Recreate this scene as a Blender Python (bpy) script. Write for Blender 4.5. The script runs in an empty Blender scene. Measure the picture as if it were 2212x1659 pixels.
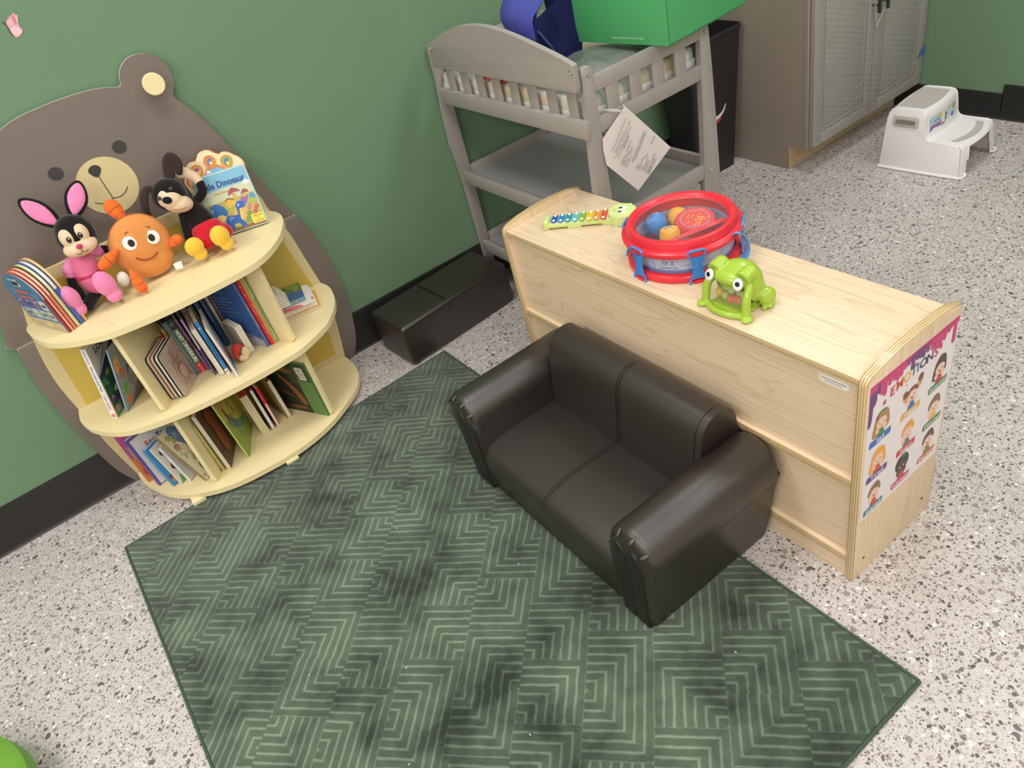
import bpy, bmesh, math, random
from mathutils import Matrix, Vector
R = math.radians
PI = math.pi
random.seed(7)
scene = bpy.context.scene
col = scene.collection

# ---------------------------------------------------------------- camera
cam_d = bpy.data.cameras.new('camera')
cam = bpy.data.objects.new('camera', cam_d)
col.objects.link(cam)
cam_d.sensor_fit = 'HORIZONTAL'
cam_d.sensor_width = 36.0
cam_d.lens = 26.24
cam_d.clip_start = 0.02
_f = Vector((0.34488, 0.71630, -0.60660))
_yaw, _pitch, _roll = 0.448671, 0.651763, -0.288701
_fw = Vector((math.sin(_yaw)*math.cos(_pitch), math.cos(_yaw)*math.cos(_pitch), -math.sin(_pitch)))
_r0 = Vector((math.cos(_yaw), -math.sin(_yaw), 0))
_u0 = _r0.cross(_fw)
_r = _r0*math.cos(_roll) + _u0*math.sin(_roll)
_u = -_r0*math.sin(_roll) + _u0*math.cos(_roll)
cm = Matrix.Identity(4)
for i in range(3):
    cm[i][0] = _r[i]; cm[i][1] = _u[i]; cm[i][2] = -_fw[i]
cm.translation = Vector((0.0, -2.47706, 1.53))
cam.matrix_world = cm
scene.camera = cam

# ---------------------------------------------------------------- world, lights, exposure
w = bpy.data.worlds.new('world'); scene.world = w
w.use_nodes = True
w.node_tree.nodes['Background'].inputs[0].default_value = (1.0, 0.985, 0.985, 1)
w.node_tree.nodes['Background'].inputs[1].default_value = 0.3
LAMP_W = 20.5
for ix, lx in enumerate((-1.7, 0.45, 2.35)):
    for iy, ly in enumerate((-0.95, -2.6, -4.25)):
        ld = bpy.data.lights.new('ceiling_panel_light', 'AREA')
        ld.shape = 'RECTANGLE'; ld.size = 0.6; ld.size_y = 0.6 if iy != 1 else 1.2
        ld.energy = LAMP_W*(1.4, 0.75, 0.8)[ix]
        ld.color = (1.0, 0.985, 0.985)
        lo = bpy.data.objects.new('ceiling_panel_light', ld)
        col.objects.link(lo)
        lo.location = (lx, ly, 2.735)
scene.view_settings.view_transform = 'Standard'
scene.view_settings.look = 'None'
scene.view_settings.gamma = 1.0
scene.view_settings.use_curve_mapping = False
scene.view_settings.exposure = 0.1

# ---------------------------------------------------------------- materials
def lin(c):
    out = []
    for v in c[:3]:
        v = v/255.0
        out.append(v/12.92 if v <= 0.04045 else ((v+0.055)/1.055)**2.4)
    return (out[0], out[1], out[2], 1.0)

class NT:
    def __init__(s, name):
        s.m = bpy.data.materials.new(name); s.m.use_nodes = True
        s.t = s.m.node_tree; s.n = s.t.nodes; s.l = s.t.links
        s.b = s.n['Principled BSDF']
    def new(s, typ, **kw):
        n = s.n.new(typ)
        for k, v in kw.items():
            if k.startswith('i_'):
                key = k[2:]
                n.inputs[int(key) if key.isdigit() else key].default_value = v
            else: setattr(n, k, v)
        return n
    def link(s, a, b): s.l.new(a, b)
    def math(s, op, a, b=None, c=None, clamp=False):
        n = s.n.new('ShaderNodeMath'); n.operation = op; n.use_clamp = clamp
        for i, v in enumerate((a, b, c)):
            if v is None: continue
            if isinstance(v, (int, float)): n.inputs[i].default_value = v
            else: s.l.new(v, n.inputs[i])
        return n.outputs[0]
    def mix(s, fac, a, b):
        n = s.n.new('ShaderNodeMix'); n.data_type = 'RGBA'
        for key, v in ((0, fac), (6, a), (7, b)):
            if isinstance(v, (int, float)): n.inputs[key].default_value = v
            elif isinstance(v, tuple): n.inputs[key].default_value = v
            else: s.l.new(v, n.inputs[key])
        return n.outputs[2]
    def coord(s, which='Object', scale=(1, 1, 1), rot=(0, 0, 0)):
        tc = s.n.new('ShaderNodeTexCoord'); mp = s.n.new('ShaderNodeMapping')
        mp.inputs['Scale'].default_value = scale; mp.inputs['Rotation'].default_value = rot
        s.l.new(tc.outputs[which], mp.inputs[0]); return mp.outputs[0]
    def noise(s, vec, scale, detail=3, rough=0.5):
        n = s.n.new('ShaderNodeTexNoise'); n.inputs['Scale'].default_value = scale
        n.inputs['Detail'].default_value = detail; n.inputs['Roughness'].default_value = rough
        s.l.new(vec, n.inputs['Vector']); return n.outputs['Fac']
    def ramp(s, fac, stops, interp='LINEAR'):
        n = s.n.new('ShaderNodeValToRGB'); n.color_ramp.interpolation = interp
        els = n.color_ramp.elements
        while len(els) < len(stops): els.new(0.5)
        for e, (p, c) in zip(els, stops):
            e.position = p; e.color = c if isinstance(c, tuple) else (c, c, c, 1)
        s.l.new(fac, n.inputs[0]); return n.outputs[0]
    def bump(s, h, strength=0.2, dist=0.001):
        n = s.n.new('ShaderNodeBump'); n.inputs['Strength'].default_value = strength
        n.inputs['Distance'].default_value = dist
        s.l.new(h, n.inputs['Height']); s.l.new(n.outputs[0], s.b.inputs['Normal'])

MATS = {}
def M(name, rgb, rough=0.5, var=0.04, vscale=12.0, bump=0.0, bscale=200.0, bdist=0.001, sheen=0.0, spec=0.5, coat=0.0, metal=0.0):
    if name in MATS: return MATS[name]
    k = NT(name); c = lin(rgb)
    v = k.coord('Object')
    if var > 0:
        n = k.noise(v, vscale, 3)
        a = tuple(max(0, x*(1-var*2)) for x in c[:3])+(1,); b = tuple(min(1, x*(1+var*2)) for x in c[:3])+(1,)
        k.link(k.mix(n, a, b), k.b.inputs['Base Color'])
    else: k.b.inputs['Base Color'].default_value = c
    k.b.inputs['Roughness'].default_value = rough
    k.b.inputs['Specular IOR Level'].default_value = spec
    k.b.inputs['Metallic'].default_value = metal
    k.b.inputs['Coat Weight'].default_value = coat
    if sheen:
        k.b.inputs['Sheen Weight'].default_value = sheen; k.b.inputs['Sheen Roughness'].default_value = 0.4
    if bump: k.bump(k.noise(v, bscale, 2), bump, bdist)
    MATS[name] = k.m
    return k.m
def PRINT(rgb, rough=0.45):
    return M('print_%d_%d_%d' % tuple(rgb), rgb, rough, var=0.0)
def PLUSH(name, rgb): return M(name, rgb, 0.95, 0.06, 40, bump=0.5, bscale=420, bdist=0.0015, sheen=0.35, spec=0.1)
def FAB(name, rgb): return M(name, rgb, 0.85, 0.05, 25, bump=0.35, bscale=500, bdist=0.0008, sheen=0.1, spec=0.2)
def PLASTIC(name, rgb, rough=0.28): return M(name, rgb, rough, 0.02, 8, bump=0.05, bscale=300, bdist=0.0003)

def wood(name, base, dark, axis=0, rough=0.42, figure=True):
    """maple laminate: long soft grain with cathedral figure along local axis"""
    if name in MATS: return MATS[name]
    k = NT(name)
    sc = [9.0, 9.0, 9.0]; sc[axis] = 1.05
    v = k.coord('Object', tuple(sc))
    warp = k.noise(v, 1.3, 2)
    cx = k.new('ShaderNodeSeparateXYZ'); k.link(v, cx.inputs[0])
    other = [i for i in range(3) if i != axis]
    s = k.math('ADD', cx.outputs[other[0]], k.math('MULTIPLY', cx.outputs[other[1]], 1.0))
    s2 = k.math('ADD', k.math('MULTIPLY', s, 1.0), k.math('MULTIPLY', warp, 3.2))
    rings = k.math('FRACT', k.math('MULTIPLY', s2, 3.4))
    edge = k.ramp(rings, [(0.0, 0.0), (0.72, 0.12), (0.95, 0.95), (1.0, 0.0)])
    sc2 = [160.0, 160.0, 160.0]; sc2[axis] = 2.2
    fine = k.noise(k.coord('Object', tuple(sc2)), 1.0, 3, 0.6)
    fine2 = k.ramp(fine, [(0.35, 0.0), (0.65, 1.0)])
    broad = k.noise(v, 0.8, 1)
    f = k.math('ADD', k.math('MULTIPLY', edge, 0.42 if figure else 0.15), k.math('MULTIPLY', fine2, 0.28))
    f = k.math('ADD', f, k.math('MULTIPLY', broad, 0.3), clamp=True)
    k.link(k.mix(f, lin(base), lin(dark)), k.b.inputs['Base Color'])
    k.b.inputs['Roughness'].default_value = rough
    k.b.inputs['Specular IOR Level'].default_value = 0.4
    k.bump(fine, 0.04, 0.0003)
    MATS[name] = k.m; return k.m

def ply(name, axis=2, layers=11.0, t=0.018):
    """plywood edge, plies stacked along local axis"""
    if name in MATS: return MATS[name]
    k = NT(name)
    v = k.coord('Object')
    sx = k.new('ShaderNodeSeparateXYZ'); k.link(v, sx.inputs[0])
    z = k.math('MULTIPLY', sx.outputs[axis], layers/t/2)
    fr = k.math('FRACT', k.math('ADD', z, 0.25))
    band = k.ramp(fr, [(0.0, 0.0), (0.42, 0.0), (0.5, 1.0), (0.92, 1.0), (1.0, 0.0)])
    sc = [30.0, 30.0, 30.0]; sc[axis] = 400
    n = k.noise(k.coord('Object', tuple(sc)), 1.0, 2)
    f = k.math('MULTIPLY', band, k.math('ADD', 0.45, k.math('MULTIPLY', n, 0.6)), clamp=True)
    k.link(k.mix(f, lin((226, 199, 150)), lin((160, 130, 92))), k.b.inputs['Base Color'])
    k.b.inputs['Roughness'].default_value = 0.35
    k.b.inputs['Coat Weight'].default_value = 0.15
    MATS[name] = k.m; return k.m

# ---------------------------------------------------------------- mesh helpers
def FR(o, ux, uy):
    ux = Vector(ux).normalized(); uy = Vector(uy).normalized(); uz = ux.cross(uy)
    m = Matrix.Identity(4)
    for i in range(3):
        m[i][0] = ux[i]; m[i][1] = uy[i]; m[i][2] = uz[i]; m[i][3] = o[i]
    return m
def T(x, y=0, z=0): return Matrix.Translation((x, y, z))
def RX(a): return Matrix.Rotation(R(a), 4, 'X')
def RY(a): return Matrix.Rotation(R(a), 4, 'Y')
def RZ(a): return Matrix.Rotation(R(a), 4, 'Z')
def SC(x, y, z): return Matrix.Diagonal((x, y, z, 1))
XZ = FR((0, 0, 0), (1, 0, 0), (0, 0, 1))      # local XY -> world XZ, local +Z -> world -Y

def new(): return bmesh.new()
def add_box(bm, lo, hi, bev=0.0, seg=2, m=None, mi=0):
    lo = Vector(lo); hi = Vector(hi)
    r = bmesh.ops.create_cube(bm, size=1.0)
    vs = r['verts']
    mm = Matrix.Translation((lo+hi)/2) @ SC(*(hi-lo))
    bmesh.ops.transform(bm, matrix=mm, verts=vs)
    fs = list({f for v in vs for f in v.link_faces})
    if bev > 0:
        es = list({e for v in vs for e in v.link_edges})
        rr = bmesh.ops.bevel(bm, geom=es, offset=bev, segments=seg, profile=0.5, affect='EDGES')
        vs = list({v for f in rr['faces'] for v in f.verts} | {v for v in vs if v.is_valid})
        fs = list({f for v in vs for f in v.link_faces})
    for f in fs: f.material_index = mi
    if m is not None: bmesh.ops.transform(bm, matrix=m, verts=vs)
    return vs
def add_prism(bm, pts, t, m=None, bev=0.0, seg=2, mi=0, side_mi=None):
    """outline pts (CCW, local XY), extruded from z=0 to z=t"""
    vs = [bm.verts.new((p[0], p[1], 0)) for p in pts]
    vt = [bm.verts.new((p[0], p[1], t)) for p in pts]
    n = len(pts)
    fb = bm.faces.new(list(reversed(vs))); ft = bm.faces.new(vt)
    fb.material_index = mi; ft.material_index = mi
    sides = []
    for i in range(n):
        f = bm.faces.new((vs[i], vs[(i+1) % n], vt[(i+1) % n], vt[i]))
        f.material_index = mi if side_mi is None else side_mi
        sides.append(f)
    allv = vs+vt
    if bev > 0:
        es = [e for e in fb.edges] + [e for e in ft.edges]
        rr = bmesh.ops.bevel(bm, geom=es, offset=bev, segments=seg, profile=0.5, affect='EDGES', clamp_overlap=True)
        allv = list({v for f in rr['faces'] for v in f.verts} | {v for v in allv if v.is_valid} | {v for f in (fb, ft) if f.is_valid for v in f.verts})
        if side_mi is not None:
            for f in rr['faces']: f.material_index = side_mi
    if m is not None: bmesh.ops.transform(bm, matrix=m, verts=allv)
    return allv
def add_blob(bm, m, u=24, v=16, mi=0, fn=None):
    r = bmesh.ops.create_uvsphere(bm, u_segments=u, v_segments=v, radius=1.0)
    vs = r['verts']
    if fn:
        for q in vs: q.co = fn(q.co.copy())
    bmesh.ops.transform(bm, matrix=m, verts=vs)
    for f in {f for q in vs for f in q.link_faces}: f.material_index = mi
    return vs
def ell(c, s, rx=0, ry=0, rz=0): return T(*c) @ RZ(rz) @ RY(ry) @ RX(rx) @ SC(*s)
def catmull(P, n=6, closed=False):
    out = []; N = len(P)
    rng = N if closed else N-1
    for i in range(rng):
        if closed: a, b, c, d = P[(i-1) % N], P[i], P[(i+1) % N], P[(i+2) % N]
        else: a, b, c, d = P[max(i-1, 0)], P[i], P[i+1], P[min(i+2, N-1)]
        for k in range(n):
            t = k/n
            out.append(tuple(0.5*((2*b[j])+(-a[j]+c[j])*t+(2*a[j]-5*b[j]+4*c[j]-d[j])*t*t+(-a[j]+3*b[j]-3*c[j]+d[j])*t**3) for j in range(len(b))))
    if not closed: out.append(tuple(P[-1]))
    return out
def add_tube(bm, path, rad, seg=10, caps=True, closed=False, mi=0, flat=None):
    """tube through 3-D points; rad float or list; flat=(a,b) gives an elliptical / ribbon section"""
    P = [Vector(p) for p in path]; N = len(P)
    rs = rad if isinstance(rad, (list, tuple)) else [rad]*N
    up = Vector((0, 0, 1)); rings = []; prev = None
    for i in range(N):
        if closed: d = (P[(i+1) % N]-P[(i-1) % N])
        else: d = P[min(i+1, N-1)]-P[max(i-1, 0)]
        d.normalize()
        if prev is None:
            x = d.cross(up)
            if x.length < 1e-3: x = d.cross(Vector((1, 0, 0)))
        else:
            x = prev - d*prev.dot(d)
            if x.length < 1e-6: x = d.cross(up)
        x.normalize(); y = d.cross(x); prev = x
        fa, fb = flat if flat else (1, 1)
        rings.append([bm.verts.new(P[i]+x*(math.cos(2*PI*k/seg)*rs[i]*fa)+y*(math.sin(2*PI*k/seg)*rs[i]*fb)) for k in range(seg)])
    rr = N if closed else N-1
    for i in range(rr):
        a, b = rings[i], rings[(i+1) % N]
        for k in range(seg):
            f = bm.faces.new((a[k], a[(k+1) % seg], b[(k+1) % seg], b[k])); f.material_index = mi
    if caps and not closed:
        f = bm.faces.new(list(reversed(rings[0]))); f.material_index = mi
        f = bm.faces.new(rings[-1]); f.material_index = mi
def add_lathe(bm, prof, seg=48, m=None, mi=0, close=False):
    """profile of (r,z) about local Z"""
    vs = []; rings = []
    for r, z in prof:
        if r < 1e-6:
            q = bm.verts.new((0, 0, z)); rings.append([q]); vs.append(q)
        else:
            ring = [bm.verts.new((r*math.cos(2*PI*k/seg), r*math.sin(2*PI*k/seg), z)) for k in range(seg)]
            rings.append(ring); vs += ring
    idx = list(range(len(rings)-1))
    pairs = [(i, i+1) for i in idx] + ([(len(rings)-1, 0)] if close else [])
    for i, j in pairs:
        a, b = rings[i], rings[j]
        for k in range(seg):
            k2 = (k+1) % seg
            if len(a) == 1 and len(b) == 1: continue
            if len(a) == 1: f = bm.faces.new((a[0], b[k2], b[k]))
            elif len(b) == 1: f = bm.faces.new((a[k], a[k2], b[0]))
            else: f = bm.faces.new((a[k], a[k2], b[k2], b[k]))
            f.material_index = mi
    if m is not None: bmesh.ops.transform(bm, matrix=m, verts=vs)
    return vs
def rrect(x0, y0, x1, y1, r, n=5):
    out = []
    for cx, cy, a0 in ((x1-r, y1-r, 0), (x0+r, y1-r, 90), (x0+r, y0+r, 180), (x1-r, y0+r, 270)):
        for k in range(n+1):
            a = R(a0+90*k/n); out.append((cx+r*math.cos(a), cy+r*math.sin(a)))
    return out
def circ(cx, cy, rx, ry=None, n=24, rot=0):
    ry = rx if ry is None else ry
    c, s = math.cos(R(rot)), math.sin(R(rot))
    return [(cx+rx*math.cos(2*PI*k/n)*c-ry*math.sin(2*PI*k/n)*s, cy+rx*math.cos(2*PI*k/n)*s+ry*math.sin(2*PI*k/n)*c) for k in range(n)]

def obj(name, bm, mats, parent=None, m=None, world=False, sharp=38, smooth=True, recalc=True):
    if recalc: bmesh.ops.recalc_face_normals(bm, faces=bm.faces[:])
    for f in bm.faces: f.smooth = smooth
    th = R(sharp)
    for e in bm.edges:
        if len(e.link_faces) == 2:
            if e.calc_face_angle(0) > th: e.smooth = False
    me = bpy.data.meshes.new(name); bm.to_mesh(me); bm.free()
    for mt in (mats if isinstance(mats, (list, tuple)) else [mats]): me.materials.append(mt)
    o = bpy.data.objects.new(name, me); col.objects.link(o)
    if m is not None: o.matrix_basis = m
    if parent is not None:
        o.parent = parent
        if world: o.matrix_parent_inverse = parent.matrix_basis.inverted()
    return o
def thing(name, label, cat, loc=(0, 0, 0), rz=0, group=None, m=None):
    o = bpy.data.objects.new(name, None); col.objects.link(o)
    o.empty_display_size = 0.05
    o.matrix_basis = m if m is not None else (T(*loc) @ RZ(rz))
    o['label'] = label; o['category'] = cat
    if group: o['group'] = group
    return o
def tag(o, label, cat, group=None):
    o['label'] = label; o['category'] = cat
    if group: o['group'] = group
    return o
def struct(name, bm, mat, **kw):
    o = obj(name, bm, mat, **kw); o['kind'] = 'structure'; return o

_tc = {}
def text(name, s, size, mat, parent, m, align='CENTER', width=None, bold=0.0, world=False, thick=0.0001, shear=0.0):
    cu = bpy.data.curves.new(name, 'FONT'); cu.body = s; cu.size = size
    cu.align_x = align; cu.align_y = 'CENTER'; cu.offset = bold*size; cu.extrude = thick; cu.resolution_u = 3; cu.shear = shear
    to = bpy.data.objects.new(name, cu); col.objects.link(to)
    dg = bpy.context.evaluated_depsgraph_get()
    me = bpy.data.meshes.new_from_object(to.evaluated_get(dg))
    bpy.data.objects.remove(to); bpy.data.curves.remove(cu)
    if width:
        xs = [v.co.x for v in me.vertices]
        if xs:
            k = width/max(1e-6, max(xs)-min(xs))
            for v in me.vertices: v.co.x *= k
    me.name = name; me.materials.clear(); me.materials.append(mat)
    o = bpy.data.objects.new(name, me); col.objects.link(o)
    o.matrix_basis = m; o.parent = parent
    if world and parent: o.matrix_parent_inverse = parent.matrix_basis.inverted()
    return o

class Art:
    """flat print: coloured polygons layered a hair apart on one surface"""
    def __init__(s): s.bm = bmesh.new(); s.mats = []; s.k = 0
    def mi(s, rgb):
        mt = PRINT(rgb)
        if mt not in s.mats: s.mats.append(mt)
        return s.mats.index(mt)
    def poly(s, pts, rgb):
        s.k += 1; z = 0.00012 + s.k*0.000012
        a = sum(pts[i][0]*pts[(i+1) % len(pts)][1]-pts[(i+1) % len(pts)][0]*pts[i][1] for i in range(len(pts)))
        if a < 0: pts = pts[::-1]
        f = s.bm.faces.new([s.bm.verts.new((p[0], p[1], z)) for p in pts]); f.material_index = s.mi(rgb)
    def e(s, x, y, rx, ry, rgb, rot=0, n=18): s.poly(circ(x, y, rx, ry, n, rot), rgb)
    def r(s, x0, y0, x1, y1, rgb): s.poly([(x0, y0), (x1, y0), (x1, y1), (x0, y1)], rgb)
    def line(s, pts, wd, rgb):
        for i in range(len(pts)-1):
            a = Vector(pts[i]); b = Vector(pts[i+1]); d = b-a
            if d.length < 1e-6: continue
            n = Vector((-d.y, d.x)).normalized()*wd/2; e = d.normalized()*wd*0.25
            s.poly([tuple(a-n-e), tuple(b-n+e), tuple(b+n+e), tuple(a+n-e)], rgb)
    def star(s, x, y, r, rgb, rot=90):
        s.poly([(x+(r if k % 2 == 0 else r*.42)*math.cos(R(rot+36*k)), y+(r if k % 2 == 0 else r*.42)*math.sin(R(rot+36*k))) for k in range(10)], rgb)
    def done(s, name, parent, m, world=False):
        return obj(name, s.bm, s.mats, parent, m, world, smooth=False, recalc=False)
# ---------------------------------------------------------------- setting
XR, XL, YB, YF, ZC = 3.30, -2.6, 0.0, -5.4, 2.75

def floor_mat():
    k = NT('terrazzo_vinyl'); v = k.coord('Object')
    nz = k.new('ShaderNodeTexNoise'); nz.inputs['Scale'].default_value = 26; nz.inputs['Detail'].default_value = 2
    k.link(v, nz.inputs['Vector'])
    vm = k.new('ShaderNodeVectorMath'); vm.operation = 'MULTIPLY_ADD'
    k.link(nz.outputs['Color'], vm.inputs[0]); vm.inputs[1].default_value = (0.016, 0.016, 0); k.link(v, vm.inputs[2])
    vv = vm.outputs[0]
    cloud = k.noise(v, 2.2, 3)
    base = k.mix(cloud, lin((192, 184, 181)), lin((212, 204, 201)))
    def layer(base, scale, dens, size, dark, light):
        a = k.new('ShaderNodeTexVoronoi'); a.feature = 'F1'; a.inputs['Scale'].default_value = scale; a.inputs['Randomness'].default_value = 1
        k.link(vv, a.inputs['Vector'])
        b = k.new('ShaderNodeTexVoronoi'); b.feature = 'DISTANCE_TO_EDGE'; b.inputs['Scale'].default_value = scale; b.inputs['Randomness'].default_value = 1
        k.link(vv, b.inputs['Vector'])
        sp = k.new('ShaderNodeSeparateColor'); k.link(a.outputs['Color'], sp.inputs[0])
        on = k.math('LESS_THAN', sp.outputs[0], dens)
        sz = k.math('MULTIPLY_ADD', sp.outputs[1], -0.18*size, size*0.22+0.05)
        ins = k.math('GREATER_THAN', b.outputs['Distance'], sz)
        near = k.math('LESS_THAN', a.outputs['Distance'], size)
        mk = k.math('MULTIPLY', k.math('MULTIPLY', on, ins), near)
        tone = k.mix(sp.outputs[2], lin(dark), lin(light))
        return k.mix(mk, base, tone)
    base = layer(base, 52, 0.30, 0.42, (188, 178, 172), (226, 220, 214))
    base = layer(base, 300, 0.50, 0.55, (150, 138, 132), (190, 180, 174))
    base = layer(base, 175, 0.42, 0.50, (104, 94, 90), (168, 157, 151))
    base = layer(base, 105, 0.22, 0.48, (92, 82, 80), (150, 138, 134))
    base = layer(base, 58, 0.11, 0.42, (104, 94, 93), (152, 141, 138))
    base = layer(base, 90, 0.05, 0.40, (232, 228, 222), (240, 236, 232))
    k.link(base, k.b.inputs['Base Color'])
    k.b.inputs['Roughness'].default_value = 0.36
    k.b.inputs['Specular IOR Level'].default_value = 0.35
    k.bump(k.noise(v, 90, 3), 0.05, 0.0006)
    return k.m
def wall_mat(name, rgb):
    return M(name, rgb, 0.75, 0.025, 3.0, bump=0.22, bscale=160, bdist=0.0012, spec=0.3)
W_GREEN = wall_mat('green_wall_paint', (110, 139, 109))
W_WHITE = wall_mat('white_wall_paint', (226, 220, 208))

bm = new(); add_box(bm, (XL, YF, -0.06), (XR, YB, 0.0)); struct('floor', bm, floor_mat())
bm = new(); add_box(bm, (XL, YB, -0.06), (XR+0.1, YB+0.1, ZC)); struct('wall_back', bm, W_GREEN)
bm = new(); add_box(bm, (XR, YF, -0.06), (XR+0.1, YB, ZC)); struct('wall_right', bm, W_GREEN)
bm = new(); add_box(bm, (XL-0.1, YF, -0.06), (XL, YB+0.1, ZC)); struct('wall_left', bm, W_WHITE)
bm = new(); add_box(bm, (XL-0.1, YF-0.1, -0.06), (XR+0.1, YF, ZC)); struct('wall_front', bm, W_WHITE)
bm = new(); add_box(bm, (XL-0.1, YF-0.1, ZC), (XR+0.1, YB+0.1, ZC+0.08)); struct('ceiling', bm, M('ceiling_white', (232, 229, 222), 0.8))
BLK_VINYL = M('black_vinyl_base', (34, 32, 32), 0.42, 0.12, 30, bump=0.08, bscale=60)
# cove base with a soft toe, top lip rounded
prof = [(0, 0), (-0.016, 0), (-0.0125, 0.004), (-0.0095, 0.012), (-0.008, 0.024), (-0.008, 0.150), (-0.0065, 0.156), (-0.003, 0.158), (0, 0.158)]
bm = new(); add_prism(bm, prof, 2.52-XL, FR((XL, 0, 0), (0, 1, 0), (0, 0, 1))); struct('baseboard_back', bm, BLK_VINYL)
sc = 0.104/0.158
bm = new(); add_prism(bm, [(a, b*sc) for a, b in prof], 0.94-0.47, FR((XR, -0.47, 0), (1, 0, 0), (0, 0, 1))); 
add_prism(bm, [(a*1.0, b*0.143/0.158) for a, b in prof], 3.2, FR((XR, -0.937, 0), (1, 0, 0), (0, 0, 1)))
struct('baseboard_right', bm, BLK_VINYL)

# ---------------------------------------------------------------- rug
def rug_mat():
    k = NT('carved_green_pile')
    v = k.coord('Object')
    # hand-carved wobble
    nz = k.new('ShaderNodeTexNoise'); nz.inputs['Scale'].default_value = 30; nz.inputs['Detail'].default_value = 2
    k.link(v, nz.inputs['Vector'])
    vm = k.new('ShaderNodeVectorMath'); vm.operation = 'MULTIPLY_ADD'
    k.link(nz.outputs['Color'], vm.inputs[0]); vm.inputs[1].default_value = (0.005, 0.005, 0); k.link(v, vm.inputs[2])
    sx = k.new('ShaderNodeSeparateXYZ'); k.link(vm.outputs[0], sx.inputs[0])
    S = 0.1475
    p = k.math('MULTIPLY', k.math('ADD', sx.outputs[0], sx.outputs[1]), 0.70711/S)
    q = k.math('MULTIPLY', k.math('SUBTRACT', sx.outputs[0], sx.outputs[1]), 0.70711/S)
    pf = k.math('FLOOR', p); qf = k.math('FLOOR', q)
    # brick offset every other row
    half = k.math('MULTIPLY', k.math('FRACT', k.math('MULTIPLY', qf, 0.5)), 1.0)
    p2 = k.math('ADD', p, k.math('MULTIPLY', half, 1.0))
    pf = k.math('FLOOR', p2)
    pu = k.math('SUBTRACT', p2, pf); qu = k.math('SUBTRACT', q, qf)
    # random orientation for every block
    cmb = k.new('ShaderNodeCombineXYZ'); k.link(pf, cmb.inputs[0]); k.link(qf, cmb.inputs[1])
    wn = k.new('ShaderNodeTexWhiteNoise'); wn.noise_dimensions = '3D'; k.link(cmb.outputs[0], wn.inputs['Vector'])
    sp = k.new('ShaderNodeSeparateColor'); k.link(wn.outputs['Color'], sp.inputs[0])
    f1 = k.math('GREATER_THAN', sp.outputs[0], 0.5); f2 = k.math('GREATER_THAN', sp.outputs[1], 0.5)
    def flip(x, f): return k.math('ABSOLUTE', k.math('SUBTRACT', x, f))
    a = flip(pu, f1); b = flip(qu, f2)
    mx = k.math('MAXIMUM', a, b)
    saw = k.math('FRACT', k.math('MULTIPLY', mx, 7.0))
    line = k.ramp(saw, [(0.0, 1.0), (0.10, 1.0), (0.30, 0.0), (0.86, 0.0), (1.0, 1.0)])
    border = k.math('LESS_THAN', mx, 0.02)
    # brushed pile: dark and light patches
    n1 = k.noise(k.coord('Object', (1, 1, 1), (0, 0, 0.6)), 3.6, 4, 0.62)
    n2 = k.noise(v, 8.0, 4, 0.65)
    patch = k.ramp(k.math('ADD', k.math('MULTIPLY', n1, 0.55), k.math('MULTIPLY', n2, 0.45)), [(0.38, 0.0), (0.47, 0.45), (0.60, 1.0)])
    fuzz = k.noise(v, 420, 2, 0.7)
    side = k.math('MULTIPLY', k.math('GREATER_THAN', a, b), 1.0)
    pile_d = k.mix(patch, lin((40, 47, 40)), lin((84, 98, 82)))
    pile = k.mix(k.math('MULTIPLY', fuzz, 0.75), pile_d, k.mix(patch, lin((56, 66, 55)), lin((112, 126, 107))))
    pile = k.mix(k.math('MULTIPLY', side, 0.16), pile, lin((46, 56, 46)))
    groove = k.mix(patch, lin((76, 90, 76)), lin((146, 161, 140)))
    sp_l = k.math('MULTIPLY', line, k.math('MULTIPLY_ADD', fuzz, 0.7, 0.35), clamp=True)
    colr = k.mix(sp_l, pile, groove)
    k.link(colr, k.b.inputs['Base Color'])
    k.b.inputs['Roughness'].default_value = 0.95; k.b.inputs['Specular IOR Level'].default_value = 0.05
    k.b.inputs['Sheen Weight'].default_value = 0.2; k.b.inputs['Sheen Roughness'].default_value = 0.5
    h = k.math('ADD', k.math('MULTIPLY', line, -1.0), k.math('MULTIPLY', fuzz, 0.8))
    k.bump(h, 0.55, 0.004)
    return k.m
rug = thing('rug', 'dark green rectangular rug with carved chevron pile under the small sofa', 'rug', (-0.4066, -0.331, 0), math.degrees(0.0166))
RL, RW = 1.2214, 1.8058
bm = new(); add_box(bm, (0.004, -RW+0.004, 0.001), (RL-0.004, -0.004, 0.0095), 0.003, 2); obj('pile', bm, rug_mat(), rug)
BIND = M('rug_binding', (66, 84, 66), 0.9, 0.2, 300, bump=0.5, bscale=600)
for a, b in (((0, 0), (RL, 0)), ((RL, 0), (RL, -RW)), ((RL, -RW), (0, -RW)), ((0, -RW), (0, 0))):
    bm = new(); add_tube(bm, [(a[0], a[1], 0.0048), (b[0], b[1], 0.0048)], 0.0042, 8); obj('bound_edge', bm, BIND, rug)
lint = M('white_lint', (226, 224, 214), 0.9, 0)
bm = new()
for lx, ly in ((0.27, -0.86), (0.46, -1.02), (0.66, -0.62), (0.83, -0.98), (0.58, -1.35), (0.98, -1.2), (0.35, -1.22), (1.02, -1.52), (0.75, -1.66)):
    add_blob(bm, T(lx, -abs(ly), 0.0105) @ RZ(random.uniform(0, 180)) @ SC(0.0035, 0.0012, 0.0008), 6, 4)
lo = obj('lint_specks', bm, lint, rug); lo['kind'] = 'stuff'

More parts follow.
